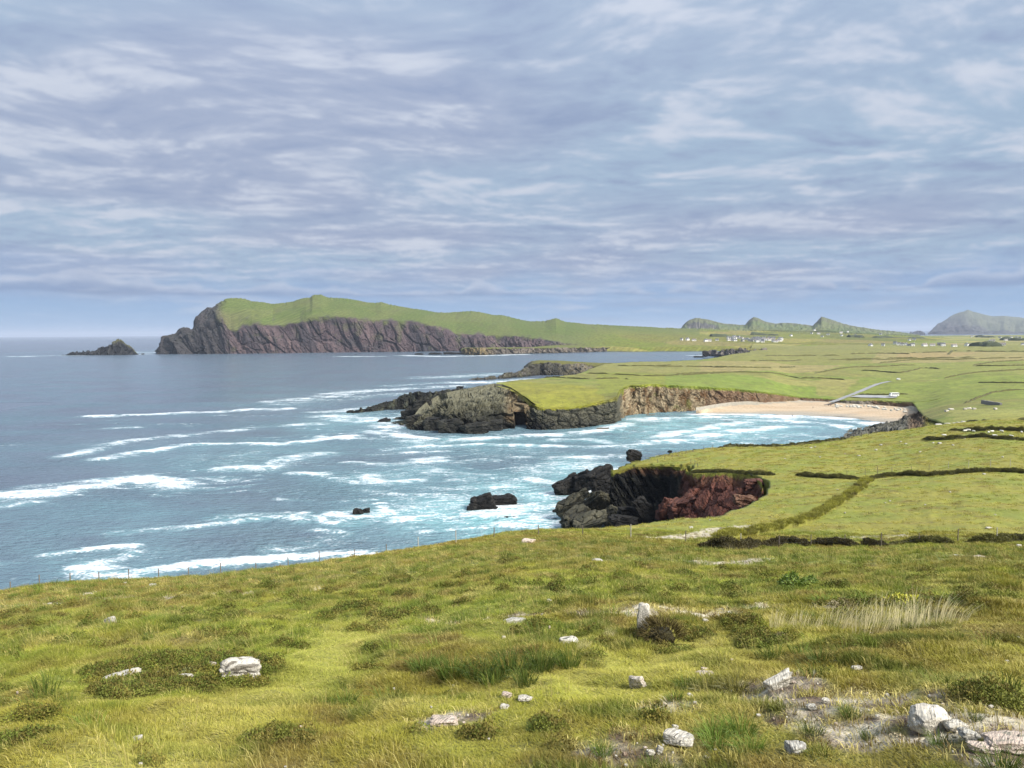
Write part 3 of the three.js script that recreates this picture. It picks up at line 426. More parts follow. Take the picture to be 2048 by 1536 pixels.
// ---------------------------------------------------------------- rock: lofted cliffs with beds, joints and blocks
// bedded, jointed rock: blocks of a Voronoi pattern stretched along the bedding, proud or set back, with open joints
function blocks(p, o) {
  const { n, s } = o;                              // bedding normal; block size across and along the beds
  const a = p.x * n[0] + p.y * n[1] + p.z * n[2], tx = n[1], ty = -n[0], l = Math.hypot(tx, ty) || 1, ux = tx / l, uy = ty / l;
  const b = p.x * ux + p.y * uy, cx = -n[2] * uy, cy = n[2] * ux, cz = n[0] * uy - n[1] * ux, c = p.x * cx + p.y * cy + p.z * cz;
  const w = 0.35 * n3(p.x / s[1], p.y / s[1], p.z / s[1]);
  const w2 = 0.45 * n3(p.x / s[0] * 0.4 + 9, p.y / s[0] * 0.4, p.z / s[0] * 0.4 + 4);
  const k = cell3(a / s[0] + w, b / s[1] + w2, c / s[2] - w2);
  return { d: (k.id - 0.5) - 0.42 * smooth(0.13, 0.02, k.f2 - k.f1), id: k.id, joint: smooth(0.12, 0.02, k.f2 - k.f1) };
}
const cat = (a, b, c, d, t) => 0.5 * (2 * b + (c - a) * t + (2 * a - 5 * b + 4 * c - d) * t * t + (3 * b - a - 3 * c + d) * t * t * t);
// cols: arrays of world points (same number of rows); us: positions of the columns (any increasing numbers); soft: curve instead of straight between them
function loft({ cols, us, rows, nu, nv, softU = false, softV = false, shape, colour, uv = 0.1 }) {
  const R = cols[0].length, vs = rows ?? [...Array(R).keys()], u0 = us[0], u1 = us[us.length - 1], v0 = vs[0], v1 = vs[R - 1];
  const find = (a, x) => { let i = 0; while (i < a.length - 2 && x > a[i + 1]) i++; return i; };
  const at = (u, v, out) => {
    const i = find(us, u), j = find(vs, v), s = clamp((u - us[i]) / (us[i + 1] - us[i])), t = clamp((v - vs[j]) / (vs[j + 1] - vs[j])), row = (k, c) => {
      const q = (m) => cols[clamp(m, 0, cols.length - 1)][clamp(k, 0, R - 1)].getComponent(c);
      return softU ? cat(q(i - 1), q(i), q(i + 1), q(i + 2), s) : mix(q(i), q(i + 1), s);
    };
    for (let c = 0; c < 3; c++) out.setComponent(c, softV ? cat(row(j - 1, c), row(j, c), row(j + 1, c), row(j + 2, c), t) : mix(row(j, c), row(j + 1, c), t));
    return out;
  };
  const P = [], N = [];
  for (let j = 0; j < nv; j++) for (let i = 0; i < nu; i++) P.push(at(mix(u0, u1, i / (nu - 1)), mix(v0, v1, j / (nv - 1)), V3()));
  const du = V3(), dv = V3();
  for (let j = 0; j < nv; j++) for (let i = 0; i < nu; i++) { const q = (a, b) => P[clamp(b, 0, nv - 1) * nu + clamp(a, 0, nu - 1)]; du.subVectors(q(i + 2, j), q(i - 2, j)); dv.subVectors(q(i, j + 2), q(i, j - 2)); N.push(V3().crossVectors(du, dv).normalize()); }
  // the sheet's normals point towards the open side (up or to the viewer)
  const g = gridGeo(nu, nv, (i, j, o) => {
    const k = j * nu + i, p = P[k], n = N[k], u = mix(u0, u1, i / (nu - 1)), v = mix(v0, v1, j / (nv - 1)), s = shape ? shape(p, n, u, v) : null;
    const q = s ? p.clone().addScaledVector(n, s.d ?? 0) : p; if (s?.y) q.y += s.y;
    o.p = [q.x, q.y, q.z]; o.c = colour(q, n, u, v, s); o.uv = [(q.x + q.z * 0.6) * uv, (q.y + q.z * 0.35) * uv];
  });
  return g;
}
// ---- rocks and boulders: blocks bounded by planes, a little worn
const icoCache = new Map();
function ico(det) { if (!icoCache.has(det)) { const g = mergeVertices(new THREE.IcosahedronGeometry(1, det).deleteAttribute('uv').deleteAttribute('normal'), 1e-5); icoCache.set(det, g); } return icoCache.get(det).clone(); }
function rockGeo({ seed, size, det = 8, planes = 9, slab = 0, rough = 0.06, worn = 0.12, tones, lichen, uv = 1, tilt, beds }) {
  const R = mulberry(seed), g = ico(det), p = g.attributes.position, cut = [];
  const box = 0.72 + 0.1 * R();
  for (const s of [-1, 1]) for (let a = 0; a < 3; a++) { const n = V3(a === 0 ? s : 0.25 * (R() - 0.5), a === 1 ? s : 0.25 * (R() - 0.5), a === 2 ? s : 0.25 * (R() - 0.5)).normalize(); cut.push([n, box * (0.82 + 0.3 * R())]); }
  for (let i = 0; i < planes; i++) { const n = V3(R() - 0.5, R() - 0.5, R() - 0.5).normalize(); cut.push([n, 0.72 + 0.26 * R()]); }
  const v = V3(), K = new Float32Array(p.count * 3), U = new Float32Array(p.count * 2), off = R() * 100, pos = [];
  for (let i = 0; i < p.count; i++) {
    v.fromBufferAttribute(p, i); let m = 1.15, m2 = 1.2;
    for (const [n, d] of cut) { const c = v.dot(n); if (c > 0.05) { const t = d / c; if (t < m) { m2 = m; m = t; } else if (t < m2) m2 = t; } }
    const e = m - worn * 0.5 * smooth(worn * 1.4, 0, m2 - m) * m;
    const q = v.clone().multiplyScalar(e);
    const bed = slab ? slab * (hash3(Math.floor((q.y + 0.1 * n3(q.x * 2, q.y * 2, q.z * 2 + off)) * 9), seed, 3) - 0.5) : 0;
    const f = 1 + rough * n3(q.x * 2.4 + off, q.y * 2.4, q.z * 2.4) + rough * 0.5 * n3(q.x * 7 + off, q.y * 7, q.z * 7) + bed;
    const kb = beds ? blocks(q, beds) : null; const fb = kb ? 1 + beds.a * kb.d : 1; q.multiplyScalar(fb); if (kb) (g.userData.id ??= [])[i] = kb.id;
    pos.push(V3(q.x * size[0] * f, q.y * size[1] * (1 + rough * 0.4 * n3(q.x * 3, q.y * 3 + off, q.z * 3)), q.z * size[2] * f));
  }
  const M = new THREE.Matrix4(); if (tilt) M.makeRotationFromEuler(new THREE.Euler(...tilt));
  for (let i = 0; i < p.count; i++) {
    const q = pos[i].applyMatrix4(M); p.setXYZ(i, q.x, q.y, q.z);
    const a = 0.5 + 0.5 * n3(q.x * 1.6 / size[0] + off, q.y * 1.6 / size[1], q.z * 1.6 / size[2]), b = n3(q.x * 5 / size[0] + off, q.y * 5 / size[1] + 9, q.z * 5 / size[2]);
    let c = mixc(tones[0], tones[1], beds ? clamp(0.55 * a + 0.55 * g.userData.id[i] + 0.2 * b - 0.1) : clamp(a + 0.25 * b)); if (lichen) c = mixc(c, lichen, smooth(0.12, 0.5, n3(q.x * 3.1 / size[0] + 40, q.y * 3.1 / size[1] + off, q.z * 3.1 / size[2])));
    K.set(c, i * 3); U[2 * i] = (q.x + 0.6 * q.z) * uv; U[2 * i + 1] = (q.y + 0.4 * q.z) * uv;
  }
  g.setAttribute('color', new THREE.BufferAttribute(K, 3)); g.setAttribute('uv', new THREE.BufferAttribute(U, 2)); g.computeVertexNormals();
  return g;
}
const SLATE = [0.009, 0.009, 0.01], SLATE2 = [0.036, 0.037, 0.033], OLIVE = [0.12, 0.115, 0.075], LICH = [0.23, 0.225, 0.16], TAN = [0.36, 0.29, 0.18], RUST = [0.2, 0.11, 0.045], RED = [0.085, 0.032, 0.024], RED2 = [0.19, 0.078, 0.056];

// ---------------------------------------------------------------- the dark cliff and the red cove beside the hillside
{
  // columns run along the edge: px of the top, range of the top, range and height of the foot
  const T = [[1222, 250, 1218, 247, -2], [1226, 247, 1219, 238, -2], [1262, 248, 1254, 239, -2], [1300, 246, 1293, 236, -2], [1340, 241, 1332, 229, -1], [1364, 236, 1350, 220, 0], [1376, 234, 1344, 206, 2], [1374, 227, 1318, 188, 2], [1388, 221, 1322, 176, 3], [1420, 217, 1366, 166, 6], [1455, 211, 1412, 160, 10], [1490, 203, 1450, 156, 14], [1512, 194, 1480, 156, 18], [1527, 184, 1506, 158, 22], [1530, 176, 1522, 160, 25]];
  const cols = T.map(([x, rt, xf, rf, hf], i) => {
    const b = bearing(x), inl = polar(b, rt + 5), t = polar(b, rt), f = polar(bearing(xf), rf), y = hNear(t.x, t.z) - (i < 2 ? 1.6 - 0.6 * i : 0);
    inl.y = hNear(inl.x, inl.z) - 0.4; t.y = y + 0.25; f.y = hf;
    const lip = t.clone().lerp(f, 0.06); lip.y = y - 1.3;
    const belly = t.clone().lerp(f, i < 6 ? 0.3 : 0.46); belly.y = mix(y, hf, 0.5);
    return [f, belly, lip, t, inl];
  });
  const g = loft({
    cols, us: T.map((_, i) => i), rows: [0, 0.5, 0.93, 1, 1.12], nu: 330, nv: 150, softU: false, shape: (p, n, u, v) => {
      const w = smooth(1.02, 0.9, v) * smooth(1.12, 1.0, v), red = smooth(5.2, 6.6, u + 0.5 * n2(p.y * 0.3, u * 2));
      const k = blocks(p, red > 0.5 ? { n: [0.55, 0.62, 0.5], s: [3.2, 8, 7] } : { n: [0.72, 0.62, 0.25], s: [1.5, 9, 6] }), k2 = blocks(p, { n: [0.7, 0.6, 0.3], s: [0.6, 2.6, 2.2] });
      const big = n3(p.x * 0.11, p.y * 0.11, p.z * 0.11);
      return { d: w * (1.5 * k.d + (red > 0.5 ? 0.3 : 0.5) * k2.d + 1.8 * big), k, k2, red };
    },
    colour: (p, n, u, v, s) => {
      const e = fbm(p.x * 0.5, p.y * 0.5 + p.z * 0.3, 3);
      let dark = mixc(SLATE, SLATE2, s.k.id * 0.65 + 0.2 * s.k2.id); dark = mixc(dark, OLIVE, smooth(0.25, 0.7, e + 0.25 * s.k2.id) * 0.4);
      let red = mixc(RED, RED2, s.k.id * 0.7 + 0.3 * s.k2.id); red = mixc(red, [0.19, 0.1, 0.065], smooth(0.35, 0.75, e + 0.2 * s.k2.id) * 0.6);
      let c = mixc(dark, red, s.red);
      c = mixc(c, mixc(RED2, RUST, 0.5), smooth(0.86, 0.93, v + 0.05 * e) * 0.6 * smooth(1.5, 3, u));
      const turf = smooth(0.955, 0.985, v + 0.03 * e + 0.015 * n2(p.x, p.z)); if (turf > 0) { const q = cover(p.x, p.z).c; c = mixc(c, [q[0], q[1], q[2]], turf); }
      return c;
    }, uv: 0.25,
  });
  structure('cove_cliff', g, cliffMat, 'black slate cliff turning to dark red rock in the cove below the field');
}
// ---------------------------------------------------------------- the headland across the bay
const drop = (px, r, y = -4) => { const p = polar(bearing(px), r); p.y = y; return p; };
{
  const T = headPts;
  const cols = T.map(([px, py, ...up], i) => {
    const f = headFoot(px, py), r0 = Math.hypot(f.x, f.z), c = [f, ...up.map(([y, dr]) => atRange(px, y, r0 + dr))], l = c[3]; if (px > 1083) l.y = hMid(l.x, l.z) + 0.1;
    const back = l.clone().multiplyScalar((Math.hypot(l.x, l.z) + (px < 1050 ? 26 : 8)) / Math.hypot(l.x, l.z)); back.y = px < 1060 ? l.y - 6 : hMid(back.x, back.z) - 0.5;
    const end = px < 1060 ? drop(px, r0 + (px < 830 ? 60 : 190)) : back.clone().add(V3(0, -6, 0)); return [...c, back, end];
  });
  const us = T.map((t) => t[0]);
  const cave = (u, y) => smooth(1027.5, 1028.5, u - (8 - y) * 0.25) * smooth(1049, 1048, u - (8 - y) * 0.25) * smooth(15.6, 15.2, y);
  const g = loft({
    cols, us, rows: [0, 1, 2, 3, 4, 5], nu: 780, nv: 170, shape: (p, n, u, v) => {
      const face = smooth(3.25, 2.5, v), top = smooth(1.6, 2.6, v) * smooth(1085, 1050, u), q = { x: p.x, y: p.y, z: p.z };
      const beach = smooth(1236, 1250, u);
      const k = blocks(q, beach > 0.5 ? { n: [0.6, 0.35, 0.2], s: [2.6, 9, 7] } : u > 1072 ? { n: [0.3, 0.9, 0.2], s: [2.4, 6, 14] } : { n: [0.38, 0.88, 0.25], s: [4.2, 15, 11] }), k2 = blocks(q, { n: [0.5, 0.8, 0.3], s: u < 1072 ? [1.3, 5, 4] : [0.9, 2.4, 2.2] });
      const lump = 0.55 * n3(p.x * 0.05, p.y * 0.07, p.z * 0.05) - (u < 1085 ? 0.55 : 0) * smooth(1.2, 2.4, v), gully = beach * 2.2 * n2(u * 0.09, v * 0.35 + p.y * 0.02);
      const amp = mix(1, 0.3, smooth(1420, 1540, u));
      let d = -1.7 * top + (face + top * 0.32) * amp * ((u < 1072 ? 5.2 : u < 1240 ? 2.2 : 1.9) * k.d + (u < 1072 ? 1.7 : 0.85) * k2.d + 2.4 * lump + gully) * (v > 3.4 ? 0.3 : 1);
      const cv = cave(u, p.y) * smooth(2.2, 1.9, v); d = mix(d, -24, cv);
      return { d: Math.max(d, v > 3 ? -0.2 : -25), k, k2, beach, cv, y: (v > 3 && u > 1085 ? 0.12 : 0) + cv * 24 * n.y };
    },
    colour: (p, n, u, v, s) => {
      const e = fbm(p.x * 0.12, p.z * 0.12 + p.y * 0.2, 4), f = fbm(p.x * 0.5 + 9, p.y * 0.6 + p.z * 0.3, 3);
      let c = mixc(SLATE2, OLIVE, clamp(0.1 + s.k.id * 0.6 + 0.5 * e + 0.3 * smooth(0.8, 1.8, v)));
      c = mixc(c, SLATE, smooth(1.25, 0.25, v + 0.5 * e - 0.5 * (s.k.id - 0.5)) * 0.88);                                       // wet, weed-dark foot
      c = mixc(c, LICH, clamp(smooth(0.0, 0.5, f + 0.3 * (s.k2.id - 0.5) + 0.45 * (v - 1.5)) * 0.6));   // lichen on the upper rock
      const tan = smooth(1000, 1026, u) * smooth(1062, 1048, u) * smooth(0.2, 0.9, v); c = mixc(c, mixc(TAN, RUST, s.k2.id), tan * 0.55 * smooth(-0.5, 0.2, f + 0.2));
      if (u > 1085) c = mixc(c, mixc([0.12, 0.115, 0.085], SLATE2, s.k.id * 0.8), (1 - s.beach) * 0.7);
      let bc = mixc(mixc(TAN, [0.36, 0.29, 0.19], s.k2.id), mixc(RUST, [0.1, 0.07, 0.04], s.k.id), smooth(-0.15, 0.35, e + 0.25 * f)); bc = mixc(bc, [0.13, 0.14, 0.03], smooth(0.2, 0.5, fbm(p.x * 0.08 + 60, p.y * 0.12 + p.z * 0.05, 3)) * 0.75);
      bc = mixc(bc, [0.2, 0.12, 0.075], smooth(1385, 1440, u) * 0.7); bc = mixc(bc, [0.24, 0.23, 0.2], smooth(1655, 1680, u) * smooth(1752, 1735, u) * 0.7); bc = mixc(bc, SLATE2, smooth(0.28, 0.05, v) * 0.7);
      c = mixc(c, bc, s.beach);
      const g2 = midCover(p.x, p.z), edge = u < 1085 ? smooth(0, 14, u - 1006 - (p.y < 22 ? (22 - p.y) * 5.2 : 0) + 6 * f) * smooth(2.55, 2.9, v) : smooth(2.72, 2.9, v + 0.14 * f + 0.05 * e);
      return mixc(c, g2, edge);
    }, uv: 0.1,
  });
  structure('headland', g, cliffMat, 'lichened rock point with a sea cave and tan cliffs curving round to the beach');
  // the long spit left of the dome
  const S = [[679, 829, 828, 3, 12], [700, 831, 822, 6, 22], [722, 830, 817, 8, 30], [746, 828, 812, 10, 36], [766, 826, 804, 12, 40], [790, 824, 798, 14, 44], [801, 823, 790, 15, 48], [822, 824, 784, 18, 54], [836, 826, 781, 20, 60], [858, 822, 783, 24, 66], [885, 812, 781, 30, 74], [915, 800, 777, 40, 84], [960, 790, 774, 50, 90]];
  const sc = S.map(([px, pf, pt, dr, db], i) => { const f = B0(px, pf), r = Math.hypot(f.x, f.z), m = atRange(px, mix(pf, pt, 0.55), r + dr * 0.5), t = atRange(px, pt, r + dr); return [f, m, t, drop(px, r + db, -3)]; });
  const sg = loft({
    cols: sc, us: S.map((s) => s[0]), nu: 260, nv: 80, shape: (p, n, u, v) => { const k = blocks(p, { n: [0.8, 0.5, 0.2], s: [2.6, 8, 8] }), k2 = blocks(p, { n: [0.8, 0.5, 0.2], s: [0.9, 3, 3] }); const e = smooth(676, 700, u); return { d: e * (2.1 * k.d + 0.8 * k2.d + 1.6 * n3(p.x * 0.07, p.y * 0.07, p.z * 0.07)), k, k2 }; },
    colour: (p, n, u, v, s) => { const e = fbm(p.x * 0.2, p.y * 0.3 + p.z * 0.1, 3); let c = mixc(SLATE, SLATE2, s.k.id); c = mixc(c, mixc([0.07, 0.085, 0.065], OLIVE, s.k2.id), smooth(-0.1, 0.5, e + 0.3 * (s.k.id - 0.5)) * 0.8); return mixc(c, [0.035, 0.03, 0.02], smooth(0.5, 0.1, v) * 0.7); }, uv: 0.1,
  });
  structure('rock_spit', sg, cliffMat, 'low dark slate spit running out to sea beyond the point');
  // the next headland behind
  const Q = [[938, 763, 760, 6], [950, 763, 757, 8], [966, 762, 756, 10], [980, 761.5, 752, 12], [989, 761, 753, 12], [993, 760, 758.5, 6], [1000, 760, 753, 12], [1012, 759, 750, 14], [1024, 758, 747, 16], [1040, 757, 741, 20], [1050, 756, 737, 22], [1056, 755, 731, 24], [1064, 754, 727, 26], [1080, 752, 725, 30], [1096, 750, 725.5, 34], [1120, 748, 726, 36], [1150, 746, 728, 40], [1180, 742, 730, 40], [1200, 739, 731, 36], [1230, 736, 731, 30]];
  const qc = Q.map(([px, pf, pt, dr]) => { const f = B0(px, px > 1080 ? 753 : pf), r = Math.hypot(f.x, f.z), t = atRange(px, pt, r + dr), m = atRange(px, mix(pf, pt, 0.6), r + dr * 0.4); const back = t.clone().multiplyScalar(1.1); back.y = px > 1040 ? t.y - 0.5 : -3; const b2 = t.clone().multiplyScalar(1.16); b2.y = -4; return [f, m, t, back, b2]; });
  const qg = loft({
    cols: qc, us: Q.map((s) => s[0]), nu: 260, nv: 90, shape: (p, n, u, v) => { const k = blocks(p, { n: [0.7, 0.6, 0.3], s: [5, 14, 14] }), k2 = blocks(p, { n: [0.7, 0.6, 0.3], s: [2, 5, 5] }); const w = smooth(2.1, 1.8, v) + (u < 1050 ? 0.5 : 0) * (v < 3 ? 1 : 0); return { d: w * (3 * k.d + 1.4 * k2.d + 2.5 * n3(p.x * 0.04, p.y * 0.05, p.z * 0.04)), k, k2 }; },
    colour: (p, n, u, v, s) => { const e = fbm(p.x * 0.06, p.y * 0.1 + p.z * 0.05, 3); let c = mixc(SLATE2, mixc(OLIVE, [0.12, 0.11, 0.1], s.k2.id), clamp(0.3 + s.k.id * 0.6 + 0.5 * e)); c = mixc(c, mixc(TAN, [0.2, 0.19, 0.16], s.k2.id), smooth(1095, 1150, u) * 0.6 * smooth(-0.3, 0.3, e)); c = mixc(c, SLATE, smooth(0.7, 0.1, v) * 0.6); const turf = smooth(1.86, 2.0, v + 0.08 * e) * smooth(1052, 1080, u); return mixc(c, [0.17, 0.165, 0.045], turf); }, uv: 0.05,
  });
  structure('headland', qg, cliffMat, 'smaller dark rocky headland beyond the grassy point');
}
// ---------------------------------------------------------------- the great sea cliff, the three pointed hills and the far mountain
function hillLoft({ pts, base, depth, back, nu, nv, shape, colour, uv, softU }) {
  // pts: [px, py of the foot, py of the cliff edge, py of the skyline]; base(px) range of the foot
  const cols = pts.map(([px, f, e, s]) => { const r = base(px, f), d = depth(px), a = atRange(px, f, r), m = atRange(px, mix(f, e, 0.5), r + d * 0.04), c = atRange(px, e, r + d * 0.1), q = atRange(px, mix(e, s, 0.55), r + d * 0.5), t = atRange(px, s, r + d), b = drop(px, r + d + back, -6), k = t.clone().multiplyScalar(1 + 0.3 * back / (r + d)); k.y = mix(t.y, 0, 0.28); a.y = -6; return [a, m, c, q, t, k, b]; });
  return loft({ cols, us: pts.map((p) => p[0]), rows: [0, 1, 2, 3, 4, 5, 6], nu, nv, shape, colour, uv, softU });
}
{
  const P = [
    [312, 706, 705, 704], [316, 706, 701, 699], [321, 706, 696, 690], [326, 706, 688, 677], [330, 706, 682, 669], [338, 706, 678, 668], [340, 706, 676, 663], [346, 706, 674, 662], [352, 706, 672, 657], [355, 706, 670, 650], [366, 706, 668, 649], [378, 706, 668, 651], [384, 706, 668, 655], [388, 706, 664, 645], [393, 706, 660, 636], [400, 706, 655, 629], [404, 706, 652, 622], [414, 706, 648, 619], [418, 706, 645, 616], [426, 706, 640, 612], [430, 706, 638, 609], [434, 706, 637, 601], [444, 706, 640, 598], [452, 705.6, 650, 597], [462, 705.5, 660, 595], [476, 705.4, 658, 595], [490, 705.3, 652, 597], [504, 705.2, 646, 602], [525, 705, 647, 603], [545, 705, 651, 607], [565, 705, 649, 606], [585, 705, 645, 603], [600, 705, 643, 597], [612, 704.8, 636, 595], [620, 704.7, 634, 594], [625, 704.6, 633, 589], [643, 704.5, 632, 588], [655, 704.3, 633, 594], [668, 704.2, 633, 595.5], [690, 704, 634, 596.5], [712, 703.8, 636, 600], [735, 703.5, 638, 605], [752, 703, 639, 606], [762, 703, 640, 604], [776, 702.5, 641, 608], [800, 702, 642, 612], [830, 701, 644, 617], [850, 700.5, 647, 620], [872, 700, 652, 624], [892, 699, 658, 624.5], [904, 698, 663, 624], [913, 698, 668, 623.5], [940, 698, 669, 622], [958, 698, 670, 623], [985, 697.5, 671, 629.5], [1005, 697.5, 672, 630], [1040, 697, 672, 638.5], [1060, 697, 674, 642], [1090, 697, 678, 642], [1104, 697, 681, 638], [1112, 697, 683, 636], [1130, 697, 686, 643], [1180, 697, 689, 648], [1260, 697, 691, 652], [1340, 696, 692, 655.5], [1400, 695, 691.5, 658], [1460, 694, 691, 660], [1540, 693, 690, 662], [1640, 691, 688, 664], [1740, 690, 688, 668], [1840, 690, 688, 672], [1900, 690, 689, 676],
  ];
  const rb = lin([312, 450, 600, 780, 913, 1000, 1112, 1260, 1540, 1900], [2760, 2660, 2640, 2640, 2640, 2620, 2540, 2420, 2500, 2700]);
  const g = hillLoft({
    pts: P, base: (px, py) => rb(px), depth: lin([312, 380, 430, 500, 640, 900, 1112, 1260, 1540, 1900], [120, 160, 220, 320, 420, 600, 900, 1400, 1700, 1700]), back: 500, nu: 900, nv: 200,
    shape: (p, n, u, v) => {
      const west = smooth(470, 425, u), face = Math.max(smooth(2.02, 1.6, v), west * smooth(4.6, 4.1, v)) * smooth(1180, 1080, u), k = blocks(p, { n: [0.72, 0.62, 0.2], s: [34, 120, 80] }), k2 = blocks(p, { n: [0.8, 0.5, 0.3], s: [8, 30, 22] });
      const rib = ridge(u * 0.011 + v * 0.14, 3.3, 3) - 0.55, rib2 = fbm(u * 0.07 + v * 0.22, v * 0.5, 4);
      const knob = smooth(3.6, 4, v) * smooth(4.5, 4.1, v) * 4 * fbm(u * 0.25, 8, 3);
      return { d: face * (26 * rib * smooth(0, 0.5, v + 0.4) + 8 * rib2 + 11 * k.d + 4 * k2.d), y: -0.5 + knob * (1 - west) + (1 - face) * 3 * fbm(p.x * 0.008, p.z * 0.008, 3), k, k2, face, west, rib, rib2 };
    },
    colour: (p, n, u, v, s) => {
      const e = fbm(p.x * 0.01, p.y * 0.02, 4), f = fbm(p.x * 0.03 + 40, p.y * 0.03, 3);
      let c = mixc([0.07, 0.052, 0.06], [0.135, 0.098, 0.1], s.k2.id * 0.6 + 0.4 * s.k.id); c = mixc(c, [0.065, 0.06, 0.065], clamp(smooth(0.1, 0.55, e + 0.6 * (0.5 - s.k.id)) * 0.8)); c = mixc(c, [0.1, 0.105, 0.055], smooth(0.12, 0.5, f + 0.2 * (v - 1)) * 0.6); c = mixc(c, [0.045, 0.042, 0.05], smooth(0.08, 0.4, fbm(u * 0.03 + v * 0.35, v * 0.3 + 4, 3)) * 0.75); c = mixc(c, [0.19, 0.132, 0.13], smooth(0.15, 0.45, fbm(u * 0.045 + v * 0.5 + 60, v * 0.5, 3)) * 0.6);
      c = mixc(c, [0.05, 0.05, 0.052], Math.max(s.west * 0.85, smooth(0.12, 0.02, v) * 0.8)); c = mixc(c, [0.2, 0.14, 0.13], smooth(0.35, 0.6, -e + 0.3 * f) * 0.4 * (1 - s.west));  // west end darkened: shade of the left-facing cliffs put into the colour; dark foot too
      const gr = mixc(mixc([0.125, 0.165, 0.042], [0.155, 0.18, 0.055], smooth(-0.3, 0.4, e)), [0.12, 0.12, 0.055], smooth(0.1, 0.6, f) * 0.5);
      const tongue = smooth(520, 440, u) * smooth(3.6, 2.4, v); let top = mixc(gr, [0.15, 0.135, 0.07], tongue * 0.75);
      top = mixc(top, [0.13, 0.12, 0.1], smooth(0.3, 0.6, f) * smooth(3.2, 2.2, v) * smooth(640, 560, u) * 0.8);
      const turf = smooth(1.8, 2.15, v + 0.4 * f + 0.2 * e - 0.15 * s.rib2) * smooth(425, 452, u - 4 * (v - 3)); let out = mixc(c, top, Math.max(turf, smooth(1090, 1190, u) * smooth(0.2, 0.5, v)));
      if (u > 1110 && v > 0.4) out = mixc(out, midCover(p.x, p.z), smooth(1120, 1260, u) * smooth(4, 2.6, v - (u > 1400 ? 1 : 0)));
      return out;
    }, uv: 0.02,
  });
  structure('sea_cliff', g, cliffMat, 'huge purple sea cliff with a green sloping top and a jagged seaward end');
  // low platform in front of it, and its shore to the inlet
  const L = [[922, 709, 703], [928, 710, 697], [938, 710.5, 695.5], [960, 711, 695.6], [1000, 709.5, 696], [1060, 708, 695.8], [1110, 707, 695.5], [1180, 705, 695], [1260, 702.5, 694.6], [1330, 700, 693.6], [1400, 697.5, 692.6], [1430, 696, 692.4], [1450, 694.6, 692]];
  const lc = L.map(([px, f, t]) => { const a = B0(px, f, -1), r = Math.hypot(a.x, a.z), m = atRange(px, mix(f, t, 0.5), r + 6), c = atRange(px, t, r + 14), b = c.clone().multiplyScalar(1 + 700 / r); b.y = px < 1080 ? 8 : 27; return [a, m, c, b]; });
  const lg = loft({ cols: lc, us: L.map((s) => s[0]), rows: [0, 1, 2, 2.6], nu: 420, nv: 40, shape: (p, n, u, v) => { const k = blocks(p, { n: [0.9, 0.3, 0.2], s: [9, 22, 20] }); return { d: smooth(2.02, 1.8, v) * (9 * k.d + 8 * fbm(u * 0.12, v * 0.5, 3)), k }; },
    colour: (p, n, u, v, s) => { const e = fbm(p.x * 0.02, p.z * 0.02 + p.y * 0.1, 3); let c = mixc([0.1, 0.09, 0.08], [0.24, 0.2, 0.16], s.k.id); c = mixc(c, [0.05, 0.05, 0.045], smooth(0.5, 0.1, v) * 0.8); c = mixc(c, [0.22, 0.16, 0.05], smooth(1000, 960, u) * 0.6); return mixc(c, mixc([0.17, 0.185, 0.05], [0.27, 0.25, 0.08], smooth(0, 0.4, e) * smooth(1120, 1220, u)), smooth(1.85, 2.0, v + 0.1 * e)); }, uv: 0.03 });
  structure('rock_platform', lg, cliffMat, 'low pale rock platform and shore at the foot of the great cliff');
  // three pointed hills
  const S3 = [[1352, 664, 661, 658], [1362, 664, 660, 656], [1366, 664, 658, 650], [1375, 664, 656, 642], [1384, 664, 655, 638], [1392, 664, 655, 635], [1400, 664, 655, 636], [1412, 664, 655, 638.5], [1430, 664, 656, 643], [1450, 664, 658, 647], [1475, 664, 660, 648.6], [1490, 664, 660, 649], [1493, 664, 659, 646], [1498, 664, 658, 640], [1503, 664, 657, 637], [1507, 664, 656, 634], [1516, 664, 656, 636], [1530, 664, 657, 642], [1550, 664, 658, 647], [1570, 664, 658, 645], [1592, 664, 659, 647], [1626, 664, 660, 651], [1630, 664, 659, 647], [1636, 664, 657, 640], [1643, 664, 656, 632.5], [1655, 665, 657, 637], [1668, 665.5, 658, 641], [1682, 666, 660, 646], [1700, 667, 662, 651], [1740, 668.5, 665, 657], [1790, 670, 668, 662.5], [1822, 671, 670, 667.5], [1840, 672, 671.5, 671]];
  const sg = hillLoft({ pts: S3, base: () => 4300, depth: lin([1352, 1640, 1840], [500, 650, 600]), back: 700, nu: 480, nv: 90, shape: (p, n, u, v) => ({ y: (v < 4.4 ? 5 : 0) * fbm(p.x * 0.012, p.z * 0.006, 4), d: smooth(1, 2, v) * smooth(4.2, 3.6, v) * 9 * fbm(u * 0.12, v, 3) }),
    colour: (p, n, u, v, s) => { const e = fbm(p.x * 0.006, p.z * 0.004, 3), f = fbm(u * 0.35, v * 0.3, 3); let c = mixc([0.105, 0.135, 0.05], [0.135, 0.15, 0.06], smooth(-0.3, 0.4, e)); c = mixc(c, [0.1, 0.097, 0.065], smooth(2.8, 3.6, v + e) * 0.45); const crag = smooth(1368, 1380, u) * smooth(1446, 1425, u) * smooth(1.7, 2.0, v + 0.2 * f) * smooth(3.2, 2.95, v + 0.25 * f + Math.abs(u - 1400) * 0.006); c = mixc(c, mixc([0.055, 0.05, 0.06], [0.17, 0.15, 0.14], smooth(0.1, 0.5, f)), crag * 0.9);
